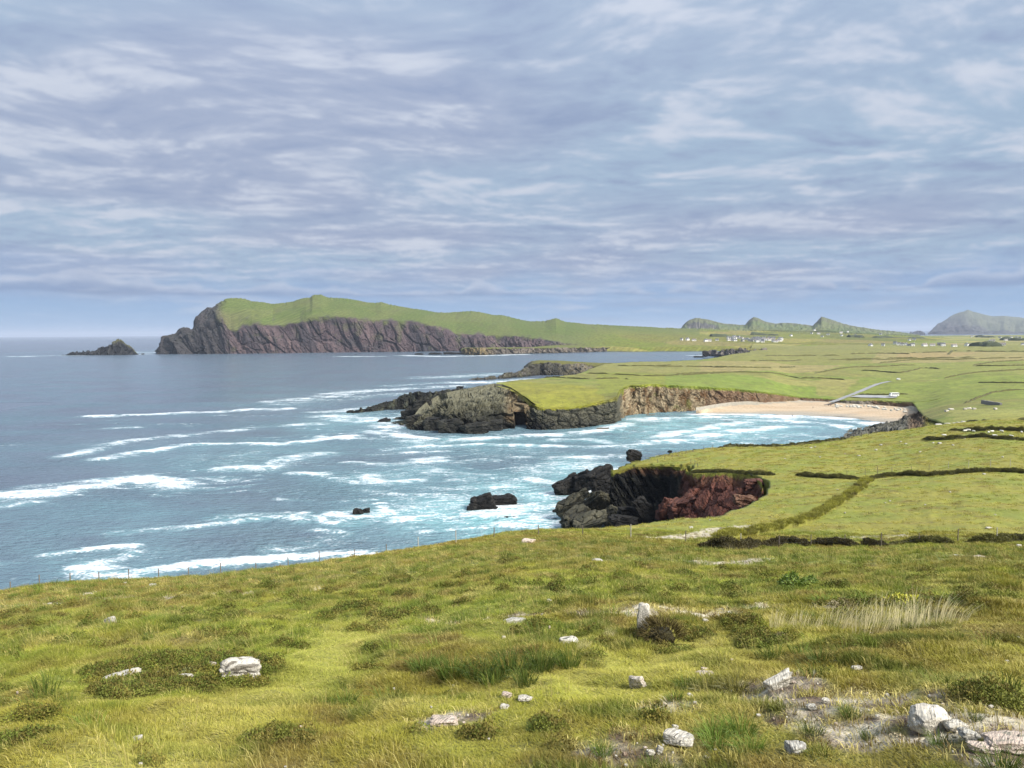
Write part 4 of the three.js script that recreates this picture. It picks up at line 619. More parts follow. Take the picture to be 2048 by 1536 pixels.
      const st = smooth(0.4, 1, v - 3) * Math.max(smooth(1496, 1490, u) * 0, smooth(1493, 1497, u) * smooth(1508, 1504, u), smooth(1629, 1633, u) * smooth(1645, 1642, u), smooth(1364, 1368, u) * smooth(1384, 1378, u)); return mixc(c, [0.075, 0.07, 0.07], st * 0.8); }, uv: 0.01 });  // left faces of the peaks darkened: their shade is put into the colour
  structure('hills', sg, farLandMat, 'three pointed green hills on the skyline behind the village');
  // far mountain across the harbour, and the islet beside it
  const M = [[1856, 667.2, 666.8, 666], [1860, 667.2, 665, 663], [1868, 667.2, 662, 655.5], [1876, 667.2, 660, 647.5], [1882, 667.2, 658.5, 645], [1890, 667.2, 657, 640], [1900, 667.2, 655, 632.5], [1908, 667.2, 654, 629], [1916, 667.2, 653, 625], [1928, 667.2, 652, 622], [1934, 667.2, 652, 619.5], [1937, 667.2, 652, 619], [1946, 667.2, 653, 623], [1960, 667.2, 656, 626.5], [1985, 667.2, 661, 632], [2010, 667.2, 663, 631.2], [2030, 667.2, 664, 633.5], [2050, 667.2, 664.5, 636.5], [2120, 667.2, 665, 640], [2300, 667.2, 665, 630], [2600, 667.2, 665, 640]];
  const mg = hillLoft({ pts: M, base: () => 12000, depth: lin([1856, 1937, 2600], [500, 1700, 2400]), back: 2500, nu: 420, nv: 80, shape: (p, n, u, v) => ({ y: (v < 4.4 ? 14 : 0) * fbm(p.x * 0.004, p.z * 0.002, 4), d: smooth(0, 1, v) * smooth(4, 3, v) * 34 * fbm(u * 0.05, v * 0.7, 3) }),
    colour: (p, n, u, v, s) => { const e = fbm(p.x * 0.0015, p.y * 0.01, 3), rock = smooth(1985, 1900, u + 26 * (v - 2) + 10 * e) * smooth(4.4, 3.4, v + 0.3 * e); return mixc(mixc([0.1, 0.11, 0.07], [0.12, 0.125, 0.08], smooth(-0.3, 0.3, e)), [0.055, 0.047, 0.06], Math.max(rock, smooth(2.1, 1.7, v + e) * 0.8) * 0.85); }, uv: 0.004 });  // dark left flank is shade put into the colour, besides the darker foot
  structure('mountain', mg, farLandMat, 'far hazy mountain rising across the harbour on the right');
}

{
  // rocky slope between the near field and the right end of the beach
  const T = [[1692, 869, -1], [1706, 866, -1], [1724, 859, -0.8], [1750, 852, -0.5], [1780, 846, 0.2], [1806, 839, 0.8], [1826, 831, 1.6], [1840, 826, 2.4], [1856, 824, 4], [1870, 826, 7], [1886, 829, 9.5], [1906, 835, 13]];
  const cols = T.map(([px, py, h]) => { const f = atHeight(px, py, h), rf = Math.hypot(f.x, f.z), at = (r, y) => { const p = polar(bearing(px), r); p.y = y; return p; }, e0 = polar(bearing(px), 336), y0 = hNear(e0.x, e0.z) - (px > 1840 ? 0.4 : 2.4); return [at(334, y0), at(mix(334, rf, 0.35), mix(y0, h, 0.42)), at(mix(334, rf, 0.72), mix(y0, h, 0.78)), f, at(rf + 4, h - 3)]; });
  const g = loft({ cols, us: T.map((t) => t[0]), nu: 170, nv: 130, shape: (p, n, u, v) => { const k = blocks(p, { n: [0.5, 0.7, 0.4], s: [3.2, 7, 7] }), k2 = blocks(p, { n: [0.5, 0.7, 0.4], s: [1.2, 3, 3] }), w = smooth(0.2, 1.2, v) * smooth(1880, 1846, u); return { d: 0, y: w * (2.6 * k.d + 1.1 * k2.d + 2.8 * Math.max(0, n2(p.x * 0.06 + 2, p.z * 0.06))), k, k2 }; },
    colour: (p, n, u, v, s) => { const e = fbm(p.x * 0.1, p.z * 0.1, 3); let c = mixc(SLATE2, mixc(OLIVE, [0.2, 0.2, 0.18], s.k2.id), clamp(0.2 + s.k.id * 0.7 + 0.4 * e)); c = mixc(c, [0.2, 0.13, 0.08], smooth(1812, 1832, u) * 0.75); return mixc(c, [0.24, 0.235, 0.045], Math.max(smooth(0.9, 0.3, v + 0.4 * e), smooth(1846, 1866, u + 8 * e))); }, uv: 0.1 });
  structure('rock_shore', g, cliffMat, 'dark jumbled rock slope at the right end of the beach');
  // cliffs at the head of the far inlet
  const I = [[1404, 713, 711, 8], [1412, 713, 705, 14], [1424, 713, 700, 22], [1436, 714, 703, 20], [1446, 715, 698, 30], [1462, 716, 697.5, 40], [1480, 717, 697.5, 50], [1500, 717, 697.5, 60], [1520, 717, 698.5, 60], [1536, 716, 700, 60], [1552, 714, 704, 50]];
  const ic = I.map(([px, pf, pt, dr]) => { const f = B0(px, pf, -1), r = Math.hypot(f.x, f.z), m = atRange(px, mix(pf, pt, 0.6), r + dr * 0.5), t = atRange(px, pt, r + dr), b = t.clone().multiplyScalar(1 + 90 / r); b.y = px > 1440 ? t.y - 0.5 : -3; const q = t.clone().multiplyScalar(1 + 260 / r); q.y = px > 1500 ? t.y - 4 : -4; return [f, m, t, b, q]; });
  const ig = loft({ cols: ic, us: I.map((t) => t[0]), nu: 160, nv: 60, shape: (p, n, u, v) => { const k = blocks(p, { n: [0.8, 0.4, 0.3], s: [8, 22, 20] }); return { d: smooth(2.2, 1.9, v) * (8 * k.d + 7 * fbm(u * 0.09, v, 3)), k }; }, colour: (p, n, u, v, s) => { const e = fbm(p.x * 0.03, p.y * 0.06, 3); const c = mixc(mixc([0.07, 0.066, 0.066], [0.2, 0.175, 0.15], s.k.id), SLATE2, smooth(0.5, 0.1, v)); return mixc(c, [0.2, 0.19, 0.06], smooth(1.8, 2.0, v + 0.15 * e) * smooth(1430, 1446, u)); }, uv: 0.03 });
  structure('inlet_cliff', ig, cliffMat, 'small grey cliff at the head of the far inlet');
}

// ---------------------------------------------------------------- the beach
const sandLine = (px) => lin([1395, 1430, 1500, 1600, 1680, 1740, 1775, 1800, 1830], [828, 828, 829, 831, 836, 843, 848, 851, 853])(px);
{
  const back = lin([1395, 1420, 1460, 1530, 1600, 1650, 1700, 1760, 1800, 1838], [823, 818, 812, 808, 803, 804, 807, 809, 813, 824]);
  const cols = [], us = [];
  for (let px = 1392; px <= 1842; px += 10) {
    const f = atHeight(px, sandLine(px) + 9, -1.2), w = atHeight(px, sandLine(px), 0.12), b = atHeight(px, back(px) - 2, 3.4), m = w.clone().lerp(b, 0.5); m.y = 1.5; const e = b.clone().multiplyScalar(1.012); e.y = 5;
    us.push(px); cols.push([f, w, m, b, e]);
  }
  const g = loft({ cols, us, nu: 300, nv: 120, softU: true, shape: (p) => ({ y: 0.12 * fbm(p.x * 0.06, p.z * 0.06, 3) }), colour: (p, n, u, v) => { const e = fbm(p.x * 0.03, p.z * 0.08, 3), wet = smooth(1.75, 1.3, v + 0.25 * e); let c = mixc([0.5, 0.365, 0.25], [0.56, 0.43, 0.31], smooth(-0.3, 0.3, e)); c = mixc(c, [0.48, 0.38, 0.27], smooth(0.1, 0.4, fbm(p.x * 0.05 + 9, p.z * 0.25, 4)) * 0.6); c = mixc(c, [0.3, 0.22, 0.14], smooth(0.05, 0.01, Math.abs(v - 2.35 + 0.1 * e)) * smooth(-0.1, 0.2, n2(p.x * 0.2, 3)) * 0.6); c = mixc(c, [0.38, 0.33, 0.28], wet); const sh = smooth(2.72, 2.95, v + 0.35 * fbm(p.x * 0.12, p.z * 0.12, 3)); return mixc(c, [0.33, 0.31, 0.27], sh * 0.8); }, uv: 0.2 });
  structure('beach', g, new THREE.MeshStandardMaterial({ vertexColors: true, roughness: 0.85, map: grassTex, bumpMap: grassBump, bumpScale: 0.04 }), 'pale sandy beach at the head of the bay');
}

// ---------------------------------------------------------------- grass, rushes and heather
function bladesGeo({ seed, n, radius, h, w, lean, spread = 0.5, droop = 0.5, flat = false }) {
  const R = mulberry(seed), P = [], K = [], idx = [];
  for (let i = 0; i < n; i++) {
    const a = R() * Math.PI * 2, q = Math.sqrt(R()) * radius, x = Math.cos(a) * q, z = Math.sin(a) * q, hh = h * (0.55 + 0.6 * R()), out = spread * (q / radius) + 0.15 * (R() - 0.5), la = a + (R() - 0.5) * 1.4;
    const dx = Math.cos(la) * out * hh + lean[0] * hh * (0.6 + 0.8 * R()), dz = Math.sin(la) * out * hh + lean[1] * hh * (0.6 + 0.8 * R()), f = R() * Math.PI, ww = w * (0.6 + 0.8 * R()) * 0.5, cx = Math.cos(f) * ww, cz = Math.sin(f) * ww, k = P.length / 3, t = 0.82 + 0.36 * R();
    P.push(x - cx, -0.03, z - cz, x + cx, -0.03, z + cz, x + dx * 0.38 - cx * 0.75, hh * 0.56, z + dz * 0.38 - cz * 0.75, x + dx * 0.38 + cx * 0.75, hh * 0.56, z + dz * 0.38 + cz * 0.75, x + dx, hh * (1 - droop * 0.3 * Math.hypot(dx, dz) / hh), z + dz);
    for (let c = 0; c < 5; c++) K.push(t, t * (0.97 + 0.06 * R()), t * 0.95);
    idx.push(k, k + 1, k + 2, k + 1, k + 3, k + 2, k + 2, k + 3, k + 4);
  }
  const g = new THREE.BufferGeometry(); g.setAttribute('position', new THREE.Float32BufferAttribute(P, 3)); g.setAttribute('color', new THREE.Float32BufferAttribute(K, 3)); g.setIndex(idx); g.computeVertexNormals();
  return g;
}
function leavesGeo({ seed, n, radius, h, size }) {   // a low cushion of small leaves on short twigs
  const R = mulberry(seed), P = [], K = [], idx = [];
  for (let i = 0; i < n; i++) {
    const a = R() * 6.283, q = Math.sqrt(R()), y = h * (1 - q * q * 0.8) * (0.35 + 0.65 * Math.sqrt(R())), x = Math.cos(a) * q * radius, z = Math.sin(a) * q * radius, k = P.length / 3, t = 0.7 + 0.6 * R();
    const u = V3(R() - 0.5, (R() - 0.2) * 0.9, R() - 0.5).normalize().multiplyScalar(size * (0.7 + 0.8 * R())), v = V3(R() - 0.5, R() - 0.5, R() - 0.5).cross(u).normalize().multiplyScalar(size * 0.32);
    P.push(x, y, z, x + u.x * 0.5 + v.x, y + u.y * 0.5 + v.y, z + u.z * 0.5 + v.z, x + u.x * 0.5 - v.x, y + u.y * 0.5 - v.y, z + u.z * 0.5 - v.z, x + u.x, y + u.y, z + u.z);
    for (let c = 0; c < 4; c++) K.push(t, t, t * 0.9); idx.push(k, k + 1, k + 2, k + 1, k + 3, k + 2);
  }
  const g = new THREE.BufferGeometry(); g.setAttribute('position', new THREE.Float32BufferAttribute(P, 3)); g.setAttribute('color', new THREE.Float32BufferAttribute(K, 3)); g.setIndex(idx); g.computeVertexNormals();
  return g;
}
const bladeMat = new THREE.MeshPhysicalMaterial({ vertexColors: true, roughness: 0.75, side: THREE.DoubleSide, transmission: 0.25, thickness: 0, specularIntensity: 0.4 });
const WIND = [-0.28, 0.1];
function scatter(name, label, geos, places) {       // places: [x, y, z, scale, turn, tilt, r, g, b, squash]
  geos.forEach((geo, gi) => {
    const mine = places.filter((_, i) => i % geos.length === gi), im = new THREE.InstancedMesh(geo, bladeMat, mine.length), o = new THREE.Object3D(), c = new THREE.Color();
    mine.forEach((p, i) => { o.position.set(p[0], p[1], p[2]); o.rotation.set(p[5], p[4], p[5] * 0.6); o.scale.set(p[3], p[3] * p[9], p[3]); o.updateMatrix(); im.setMatrixAt(i, o.matrix); im.setColorAt(i, c.setRGB(p[6], p[7], p[8])); });
    im.castShadow = im.receiveShadow = true; top(im, name); tag(im, label, null, null, 'stuff');
  });
}
const stoneSpots = [];                              // filled in by the stones, so that no grass grows through them

// ---------------------------------------------------------------- loose stones on the hillside
const stoneTex = noiseTex(512, (u, v) => { const a = tile((x, y) => fbm(x, y, 5, 0.7), 16)(u, v), s = tile((x, y) => fbm(x + 33, y, 4, 0.6), 9)(u, v); const l = 0.93 + 0.4 * a - 0.42 * smooth(0.12, 0.4, s) - 0.3 * smooth(0.25, 0.5, a + 0.3 * s); return [l, l * 0.985, l * 0.95]; }, true);
const stoneMat = new THREE.MeshStandardMaterial({ vertexColors: true, map: stoneTex, bumpMap: rockBump, bumpScale: 0.025, roughness: 0.9 });
const WHITE = [[0.76, 0.73, 0.67], [0.52, 0.49, 0.43]], GREY = [[0.6, 0.59, 0.55], [0.38, 0.37, 0.34]], PINK = [[0.72, 0.61, 0.54], [0.52, 0.42, 0.36]], DARKL = [0.2, 0.18, 0.15];
let stoneSeed = 100;
function stone(px, py, w, h, { deep = 0.8, tones = WHITE, lichen, tilt = [0, 0, 0], lift = 0.25, planes = 8, det = 9, rough = 0.07, worn = 0.2, name = 'stone', label, group, mat = stoneMat, f = onNear, at } = {}) {
  const p = at ?? f(px, py); if (!p) return;
  const r = p.distanceTo(camera.position), W = w * r / F / 2, H = h * r / F / 2;
  const g = rockGeo({ seed: stoneSeed++, size: [W * 0.98, H * 1.08, W * deep * 0.98], det: det > 6 ? 14 : det, planes: planes + 3, rough: rough * 1.5, worn: worn * 0.5, tones, lichen: lichen ?? [0.34, 0.32, 0.27], beds: det > 6 ? { n: [0.15, 0.97, 0.1], s: [0.34, 0.8, 0.8], a: 0.09 } : undefined, uv: 1.2 / Math.max(0.3, W), tilt });
  const m = thing(name, g, mat, label, 'stone', group); m.position.set(p.x, p.y + H * (lift + 0.08) + (r < 40 ? 0.02 : 0), p.z); m.rotation.y = (stoneSeed * 1.7) % 0.9 - 0.45;
  stoneSpots.push([p.x, p.z, W * 1.0, W * deep]); return m;
}
stone(486, 1352, 92, 34, { lichen: DARKL, tilt: [0.1, 0, -0.16], deep: 0.6, lift: 0.55, planes: 5, label: 'large white lichened boulder, biggest of the stones left of centre' });
stone(478, 1358, 30, 20, { deep: 0.6, label: 'white stone at the foot of the large lichened boulder' });
stone(232, 1370, 92, 20, { tilt: [0, 0, 0.3], deep: 0.45, lift: 0.5, planes: 5, label: 'long white slab tilted up to the right in dark heather' });
stone(302, 1356, 40, 10, { tilt: [0, 0, 0.1], deep: 0.5, lift: 0.5, label: 'flat white stone between the tilted slab and the heather' });
stone(370, 1364, 46, 14, { tilt: [0, 0, 0.22], deep: 0.5, lift: 0.5, label: 'low white ridge of stone in the middle of the heather patch' });
stone(424, 1340, 24, 16, { tones: PINK, label: 'small tan stone just left of the large lichened boulder' });
stone(222, 1246, 28, 16, { tilt: [0, 0, 0.35], deep: 0.5, tones: GREY, label: 'grey stone slanting out of the brown slope on the left' });
stone(82, 1270, 15, 6, { label: 'small rounded white stone near the left edge' });
stone(178, 1192, 22, 8, { tones: PINK, label: 'pale stone by the bare streak below the left fence' });
stone(250, 1168, 10, 5, { label: 'little white stone under a post of the left fence' });
stone(306, 1171, 17, 5, { tones: GREY, label: 'flat grey stone just below the left fence' });
stone(1030, 1248, 54, 13, { tones: GREY, deep: 0.6, lift: 0.4, planes: 5, label: 'flat grey slab lying beside the thin worn path' });
stone(1137, 1292, 48, 24, { tones: WHITE, lichen: [0.16, 0.17, 0.15], label: 'grey and white boulder between the flat slab and the standing stone' });
stone(1286, 1276, 27, 60, { lichen: [0.62, 0.6, 0.55], tilt: [0, 0, -0.08], deep: 0.6, lift: 1.25, planes: 3, name: 'standing_stone', label: 'upright white standing stone backed by a mossy mound' });
stone(1195, 1124, 25, 10, { tones: GREY, label: 'flat grey stone on the open slope above the pale path' });
stone(1056, 1085, 34, 13, { tones: PINK, lichen: [0.3, 0.24, 0.2], label: 'pinkish boulder near the top edge of the slope' });
stone(1274, 1376, 38, 30, { tones: [[0.72, 0.66, 0.6], [0.6, 0.53, 0.46]], tilt: [0.3, 0, 0.3], deep: 0.5, lift: 0.4, label: 'creamy angular stone below the standing stone' });
stone(1557, 1374, 70, 22, { tilt: [0.1, 0, 0.38], deep: 0.5, lift: 0.5, planes: 5, label: 'long white slab pointing up right beside the bare soil' });
stone(1713, 1340, 22, 6, { label: 'small oval white stone alone in the grass' });
stone(1862, 1462, 76, 50, { lichen: [0.45, 0.43, 0.4], tilt: [0.1, 0, -0.25], deep: 0.75, lift: 0.45, label: 'big white boulder at the lower right' });
stone(1908, 1462, 40, 18, { lift: 0.3, label: 'low white stone against the right side of the big boulder' });
stone(1938, 1478, 44, 16, { tones: GREY, tilt: [0, 0, -0.25], label: 'grey stone between the big boulder and the pink slab' });
stone(2022, 1492, 100, 22, { tones: PINK, deep: 0.6, lift: 0.3, planes: 5, label: 'broad pink slab at the lower right corner' });
stone(1968, 1502, 64, 12, { tones: PINK, deep: 0.5, lift: 0.3, label: 'narrow pinkish ledge left of the pink slab' });
stone(1360, 1490, 64, 26, { tilt: [0.1, 0, 0], planes: 4, deep: 0.6, lift: 0.4, lichen: [0.5, 0.48, 0.44], label: 'triangular white stone at the bottom centre right' });
stone(1350, 1464, 14, 14, { label: 'small white stone on top of the triangular stone' });
stone(1590, 1506, 46, 22, { tones: GREY, lichen: [0.3, 0.28, 0.26], label: 'speckled grey stone at the bottom edge' });
stone(1301, 1512, 20, 11, { worn: 0.4, label: 'rounded white stone left of the triangular stone' });
stone(1319, 1508, 15, 18, { tones: GREY, tilt: [0, 0, -0.4], label: 'narrow grey stone leaning on a rounded white one' });
stone(1380, 1397, 13, 10, { worn: 0.4, label: 'white cobble at the foot of a rush tussock' });
stone(888, 1448, 76, 13, { tones: PINK, deep: 0.5, lift: 0.4, planes: 4, label: 'flat pale slab set in the turf at the bottom centre' });
stone(1008, 1419, 24, 9, { tilt: [0, 0, 0.1], label: 'small peaked white stone above the flat pale slab' });
stone(1050, 1402, 30, 10, { label: 'flat white stone right of the small peaked one' });
stone(1014, 1396, 24, 11, { tones: PINK, lichen: [0.4, 0.33, 0.28], label: 'crumbly tan stone above the small peaked one' });
stone(275, 1483, 20, 8, { label: 'white stone in the grass at the lower left' });
stone(1408, 1344, 15, 10, { tones: PINK, label: 'small pinkish stone above the rush tussock' });
stone(1410, 1352, 40, 8, { tones: PINK, deep: 0.6, lift: 0.2, label: 'flat pinkish rock under the small pinkish stone' });
stone(1098, 1204, 11, 7, { label: 'white cobble on the slope above the pale path' });
stone(1410, 1245, 14, 9, { label: 'white stone among pale bents right of the standing stone' });
stone(1517, 1436, 10, 5, { label: 'tiny white stone left of a bright rush tuft' });
stone(1652, 1408, 18, 9, { label: 'white stone on the bare soil above two rush tufts' });
stone(1622, 1420, 22, 10, { tones: GREY, label: 'grey stone on the bare soil left of the rush tufts' });
stone(1945, 1503, 12, 5, { label: 'small white stone below the pink ledge' });
stone(1250, 1516, 11, 10, { tones: [[0.3, 0.2, 0.14], [0.22, 0.14, 0.1]], label: 'brown cobble at the bottom edge' });
stone(1958, 1117, 30, 8, { tones: PINK, label: 'long pale stone on the slope below the heather bank' });
stone(1912, 1113, 12, 6, { tones: GREY, label: 'grey stone left of the long pale one below the heather bank' });
stone(1978, 1057, 14, 5, { label: 'white stone in the field above the heather bank' });
stone(2038, 1092, 10, 5, { label: 'white stone under the heather bank near the right edge' });
stone(1382, 1056, 12, 5, { tones: GREY, label: 'grey stone near the edge of the cove' });
for (const [x, y] of [[1420, 1041], [1675, 980], [1720, 975], [1690, 1026], [1770, 1006], [1968, 949], [1780, 1002], [1570, 918], [1630, 894], [1622, 896], [1690, 908], [1762, 891], [1802, 884], [1812, 888], [1879, 887], [1906, 891], [1930, 878], [1866, 886], [1840, 905], [1960, 900], [2005, 915], [1752, 900], [1718, 912], [1640, 915], [1990, 1030], [1850, 1010], [1900, 985]]) stone(x, y, 4.5 + (x % 5), 2.6 + (y % 2), { det: 4, tones: GREY, label: 'small pale stone lying in the grazed lower field', group: 'pale stones in the lower field' });
{
  const R = mulberry(5); let k = 0;
  for (let i = 0; i < 900 && k < 90; i++) { const px = R() * 2048, py = 1190 + R() * 350, p = onNear(px, py); if (!p) continue; const g = cover(p.x, p.z); if (g.bare < 0.35 && R() > 0.05) continue; k++; stone(px, py, 4 + 9 * R() * R(), 3 + 4 * R(), { det: 3, lift: 0.2, tones: R() < 0.4 ? PINK : WHITE, at: p, name: 'pebble', label: 'loose pale pebble on bare ground of the hillside', group: 'pebbles on bare ground' }); }
}
// turf mound behind the standing stone
{
  const p = onNear(1322, 1292), root = new THREE.Group(); top(root, 'turf_mound'); tag(root, 'dark mossy turf mound with a hollow behind the standing stone', 'mound');
  const m = mesh('turf', rockGeo({ seed: 900, size: [0.3, 0.3, 0.28], det: 10, planes: 5, rough: 0.25, worn: 0.6, tones: [[0.035, 0.026, 0.012], [0.07, 0.06, 0.02]], uv: 2 }), landMat, root); m.position.y = 0.08;
  const R = mulberry(12), gs = []; for (let i = 0; i < 60; i++) { const a = R() * 6.28, e = R() * 1.3, g = bladesGeo({ seed: 700 + i, n: 16, radius: 0.05, h: 0.13, w: 0.007, lean: [-0.3, 0.1], spread: 0.9 }); g.rotateX(Math.sin(a) * (1.4 - e)); g.rotateZ(-Math.cos(a) * (1.4 - e)); g.translate(Math.cos(a) * Math.cos(e) * 0.27, 0.1 + Math.sin(e) * 0.27, Math.sin(a) * Math.cos(e) * 0.25); gs.push(g); }
  mesh('moss', mergeGeometries(gs), new THREE.MeshPhysicalMaterial({ color: rgb(0.1, 0.075, 0.02), vertexColors: true, roughness: 0.85, side: THREE.DoubleSide }), root); root.position.copy(p);
}

// ---------------------------------------------------------------- scatter the grass
{
  const R = mulberry(41), lush = [], heather = [], mid = [], far = [];
  const blocked = (x, z) => stoneSpots.some(([a, b, w, d]) => Math.abs(x - a) < w && Math.abs(z - b) < d * 0.9);
  const b0 = bearing(-90), b1 = bearing(2140), c0 = bearing(-540), c1 = bearing(2560); let wide = false;
  const zone = (r0, r1, n, put) => { for (let i = 0; i < n; i++) { const b = wide ? mix(c0, c1, R()) : mix(b0, b1, R()), r = Math.sqrt(mix(r0 * r0, r1 * r1, R())), x = Math.sin(b) * r, z = -Math.cos(b) * r; put(x, z, r, b); } };
  const tint = (c, k, straw) => { const s = k * (0.8 + 0.45 * R()), q = R() < straw ? mixc(c, C.straw, 0.7) : c; return [q[0] * s * 1.25, q[1] * s * 1.25, q[2] * s * 1.25]; };
  const grow = (list, x, z, r, size, b) => {
    const g = cover(x, z), c = [g.c[0], g.c[1], g.c[2]], heath = g.heath, bare = g.bare, tread = g.tread, st = g.straw;
    if (bare > 0.3 && R() > 0.1) return; if (r < 40 && blocked(x, z)) return;
    const tall = (0.25 + 0.7 * smooth(-0.25, 0.5, fbm(x * 0.55 + 3, z * 0.55, 3)) + 0.75 * smooth(-0.05, 0.45, g.clump) + 0.5 * st * R() * R()) * (1 - 0.55 * tread) * (1 - 0.5 * bare) * 0.8;
    if (heath > 0.4 && R() < heath * 0.8) { heather.push([x, hNear(x, z), z, size * (0.8 + 0.6 * R()), R() * 6.28, (R() - 0.5) * 0.3, ...tint(mixc(c, R() < 0.5 ? C.brown : C.rush, 0.4), 0.95, 0.0), 0.7 + 0.6 * R()]); return; }
    list.push([x, hNear(x, z), z, size * (0.75 + 0.55 * R()), (R() - 0.5) * 0.9, (R() - 0.5) * 0.25, ...tint(c, 1.0, 0.1 + 0.3 * st), tall]);
  };
  wide = true; zone(4, 14, 84000, (x, z, r) => grow(lush, x, z, r, mix(0.7, 1, (r - 4) / 10)));
  zone(14, 34, 118000, (x, z, r) => grow(lush, x, z, r, mix(1.2, 2.0, (r - 14) / 20)));
  wide = false; zone(34, 110, 80000, (x, z, r) => { if (r < 108) grow(mid, x, z, r, mix(0.8, 1.6, (r - 34) / 70)); });
  zone(108, 345, 170000, (x, z, r, b) => { if (b < 0.05 || ringDist(nearEdge, x, z, 0, 33) < 2.5) return; if (fbm(x * 0.16 + 9, z * 0.3, 3) < -0.25 + 0.5 * R()) return; grow(far, x, z, r, mix(0.6, 1.1, (r - 110) / 235)); });
  const A = [11, 12, 13, 14].map((s) => bladesGeo({ seed: s, n: 16, radius: 0.075, h: 0.1, w: 0.0065, lean: WIND, spread: 0.7 }));
  const Bm = [21, 22, 23].map((s) => bladesGeo({ seed: s, n: 16, radius: 0.24, h: 0.2, w: 0.022, lean: WIND, spread: 0.8 }));
  const Cf = [31, 32, 33].map((s) => bladesGeo({ seed: s, n: 18, radius: 0.6, h: 0.3, w: 0.07, lean: WIND, spread: 0.9 }));
  const Hh = [51, 52, 53].map((s) => leavesGeo({ seed: s, n: 110, radius: 0.1, h: 0.1, size: 0.021 }));
  scatter('grass', 'short windblown grass covering the hillside', A, lush);
  scatter('grass', 'coarse grass covering the far part of the hillside', Bm, mid);
  scatter('grass', 'tussocky grass of the lower fields', Cf, far);
  // dry litter on the bare ground
  const litter = []; zone(4.5, 24, 60000, (x, z, r) => { const g = cover(x, z); if (g.bare > 0.7 && R() < 0.75) return; if (g.bare < 0.22 && !(g.straw > 0.55 && R() < 0.25)) return; if (blocked(x, z)) return; const k = 0.7 + 0.7 * R(), q = R() < 0.3 ? C.brown : C.straw; litter.push([x, hNear(x, z) + 0.01, z, mix(0.7, 1.3, r / 24) * (0.7 + 0.6 * R()), R() * 6.28, (R() - 0.5) * 0.4, q[0] * k, q[1] * k, q[2] * k, 0.7 + 0.5 * R()]); });
  scatter('dry_litter', 'dry straw litter lying on the bare patches', [91, 92].map((s) => bladesGeo({ seed: s, n: 9, radius: 0.07, h: 0.035, w: 0.007, lean: [0, 0], spread: 3.2, droop: 0.6 })), litter);
  // darker tufts and dead stems that break up the sward
  const dark = [], stems = [];
  zone(5, 70, 26000, (x, z, r) => { const n = fbm(x * 0.9 + 12, z * 0.9 + 44, 3); if (n < 0.12 + 0.25 * R()) return; if (r < 40 && blocked(x, z)) return; const g = cover(x, z); if (g.tread > 0.4 || (g.bare > 0.5 && R() < 0.7)) return; const k = 0.7 + 0.7 * R(), q = mixc(C.rush, C.green, R()); dark.push([x, hNear(x, z), z, mix(0.7, 2.0, r / 70) * (0.6 + 0.8 * R()), (R() - 0.5) * 1.2, (R() - 0.5) * 0.3, q[0] * k, q[1] * k, q[2] * k, 0.7 + 0.6 * R()]); });
  zone(5, 60, 16000, (x, z, r) => { const n = fbm(x * 0.5 + 90, z * 0.5 + 4, 3); if (n < 0.05 + 0.3 * R()) return; if (r < 40 && blocked(x, z)) return; const k = 0.75 + 0.5 * R(); stems.push([x, hNear(x, z), z, mix(0.7, 1.9, r / 60) * (0.7 + 0.6 * R()), (R() - 0.5) * 0.8, (R() - 0.5) * 0.3, C.straw[0] * k, C.straw[1] * k, C.straw[2] * k, 0.8 + 0.5 * R()]); });
  scatter('grass', 'darker green tufts dotted through the near turf', [94, 95].map((s) => bladesGeo({ seed: s, n: 44, radius: 0.1, h: 0.17, w: 0.007, lean: WIND, spread: 1.1, droop: 0.8 })), dark);
  scatter('grass', 'pale dead stems standing above the near turf', [96, 97].map((s) => bladesGeo({ seed: s, n: 7, radius: 0.12, h: 0.27, w: 0.0045, lean: [-0.4, 0.15], spread: 0.5, droop: 0.7 })), stems);
  scatter('heather', 'low dark heather cushions among the grass', Hh, heather);
  console.log('grass', lush.length, mid.length, far.length, heather.length);
}
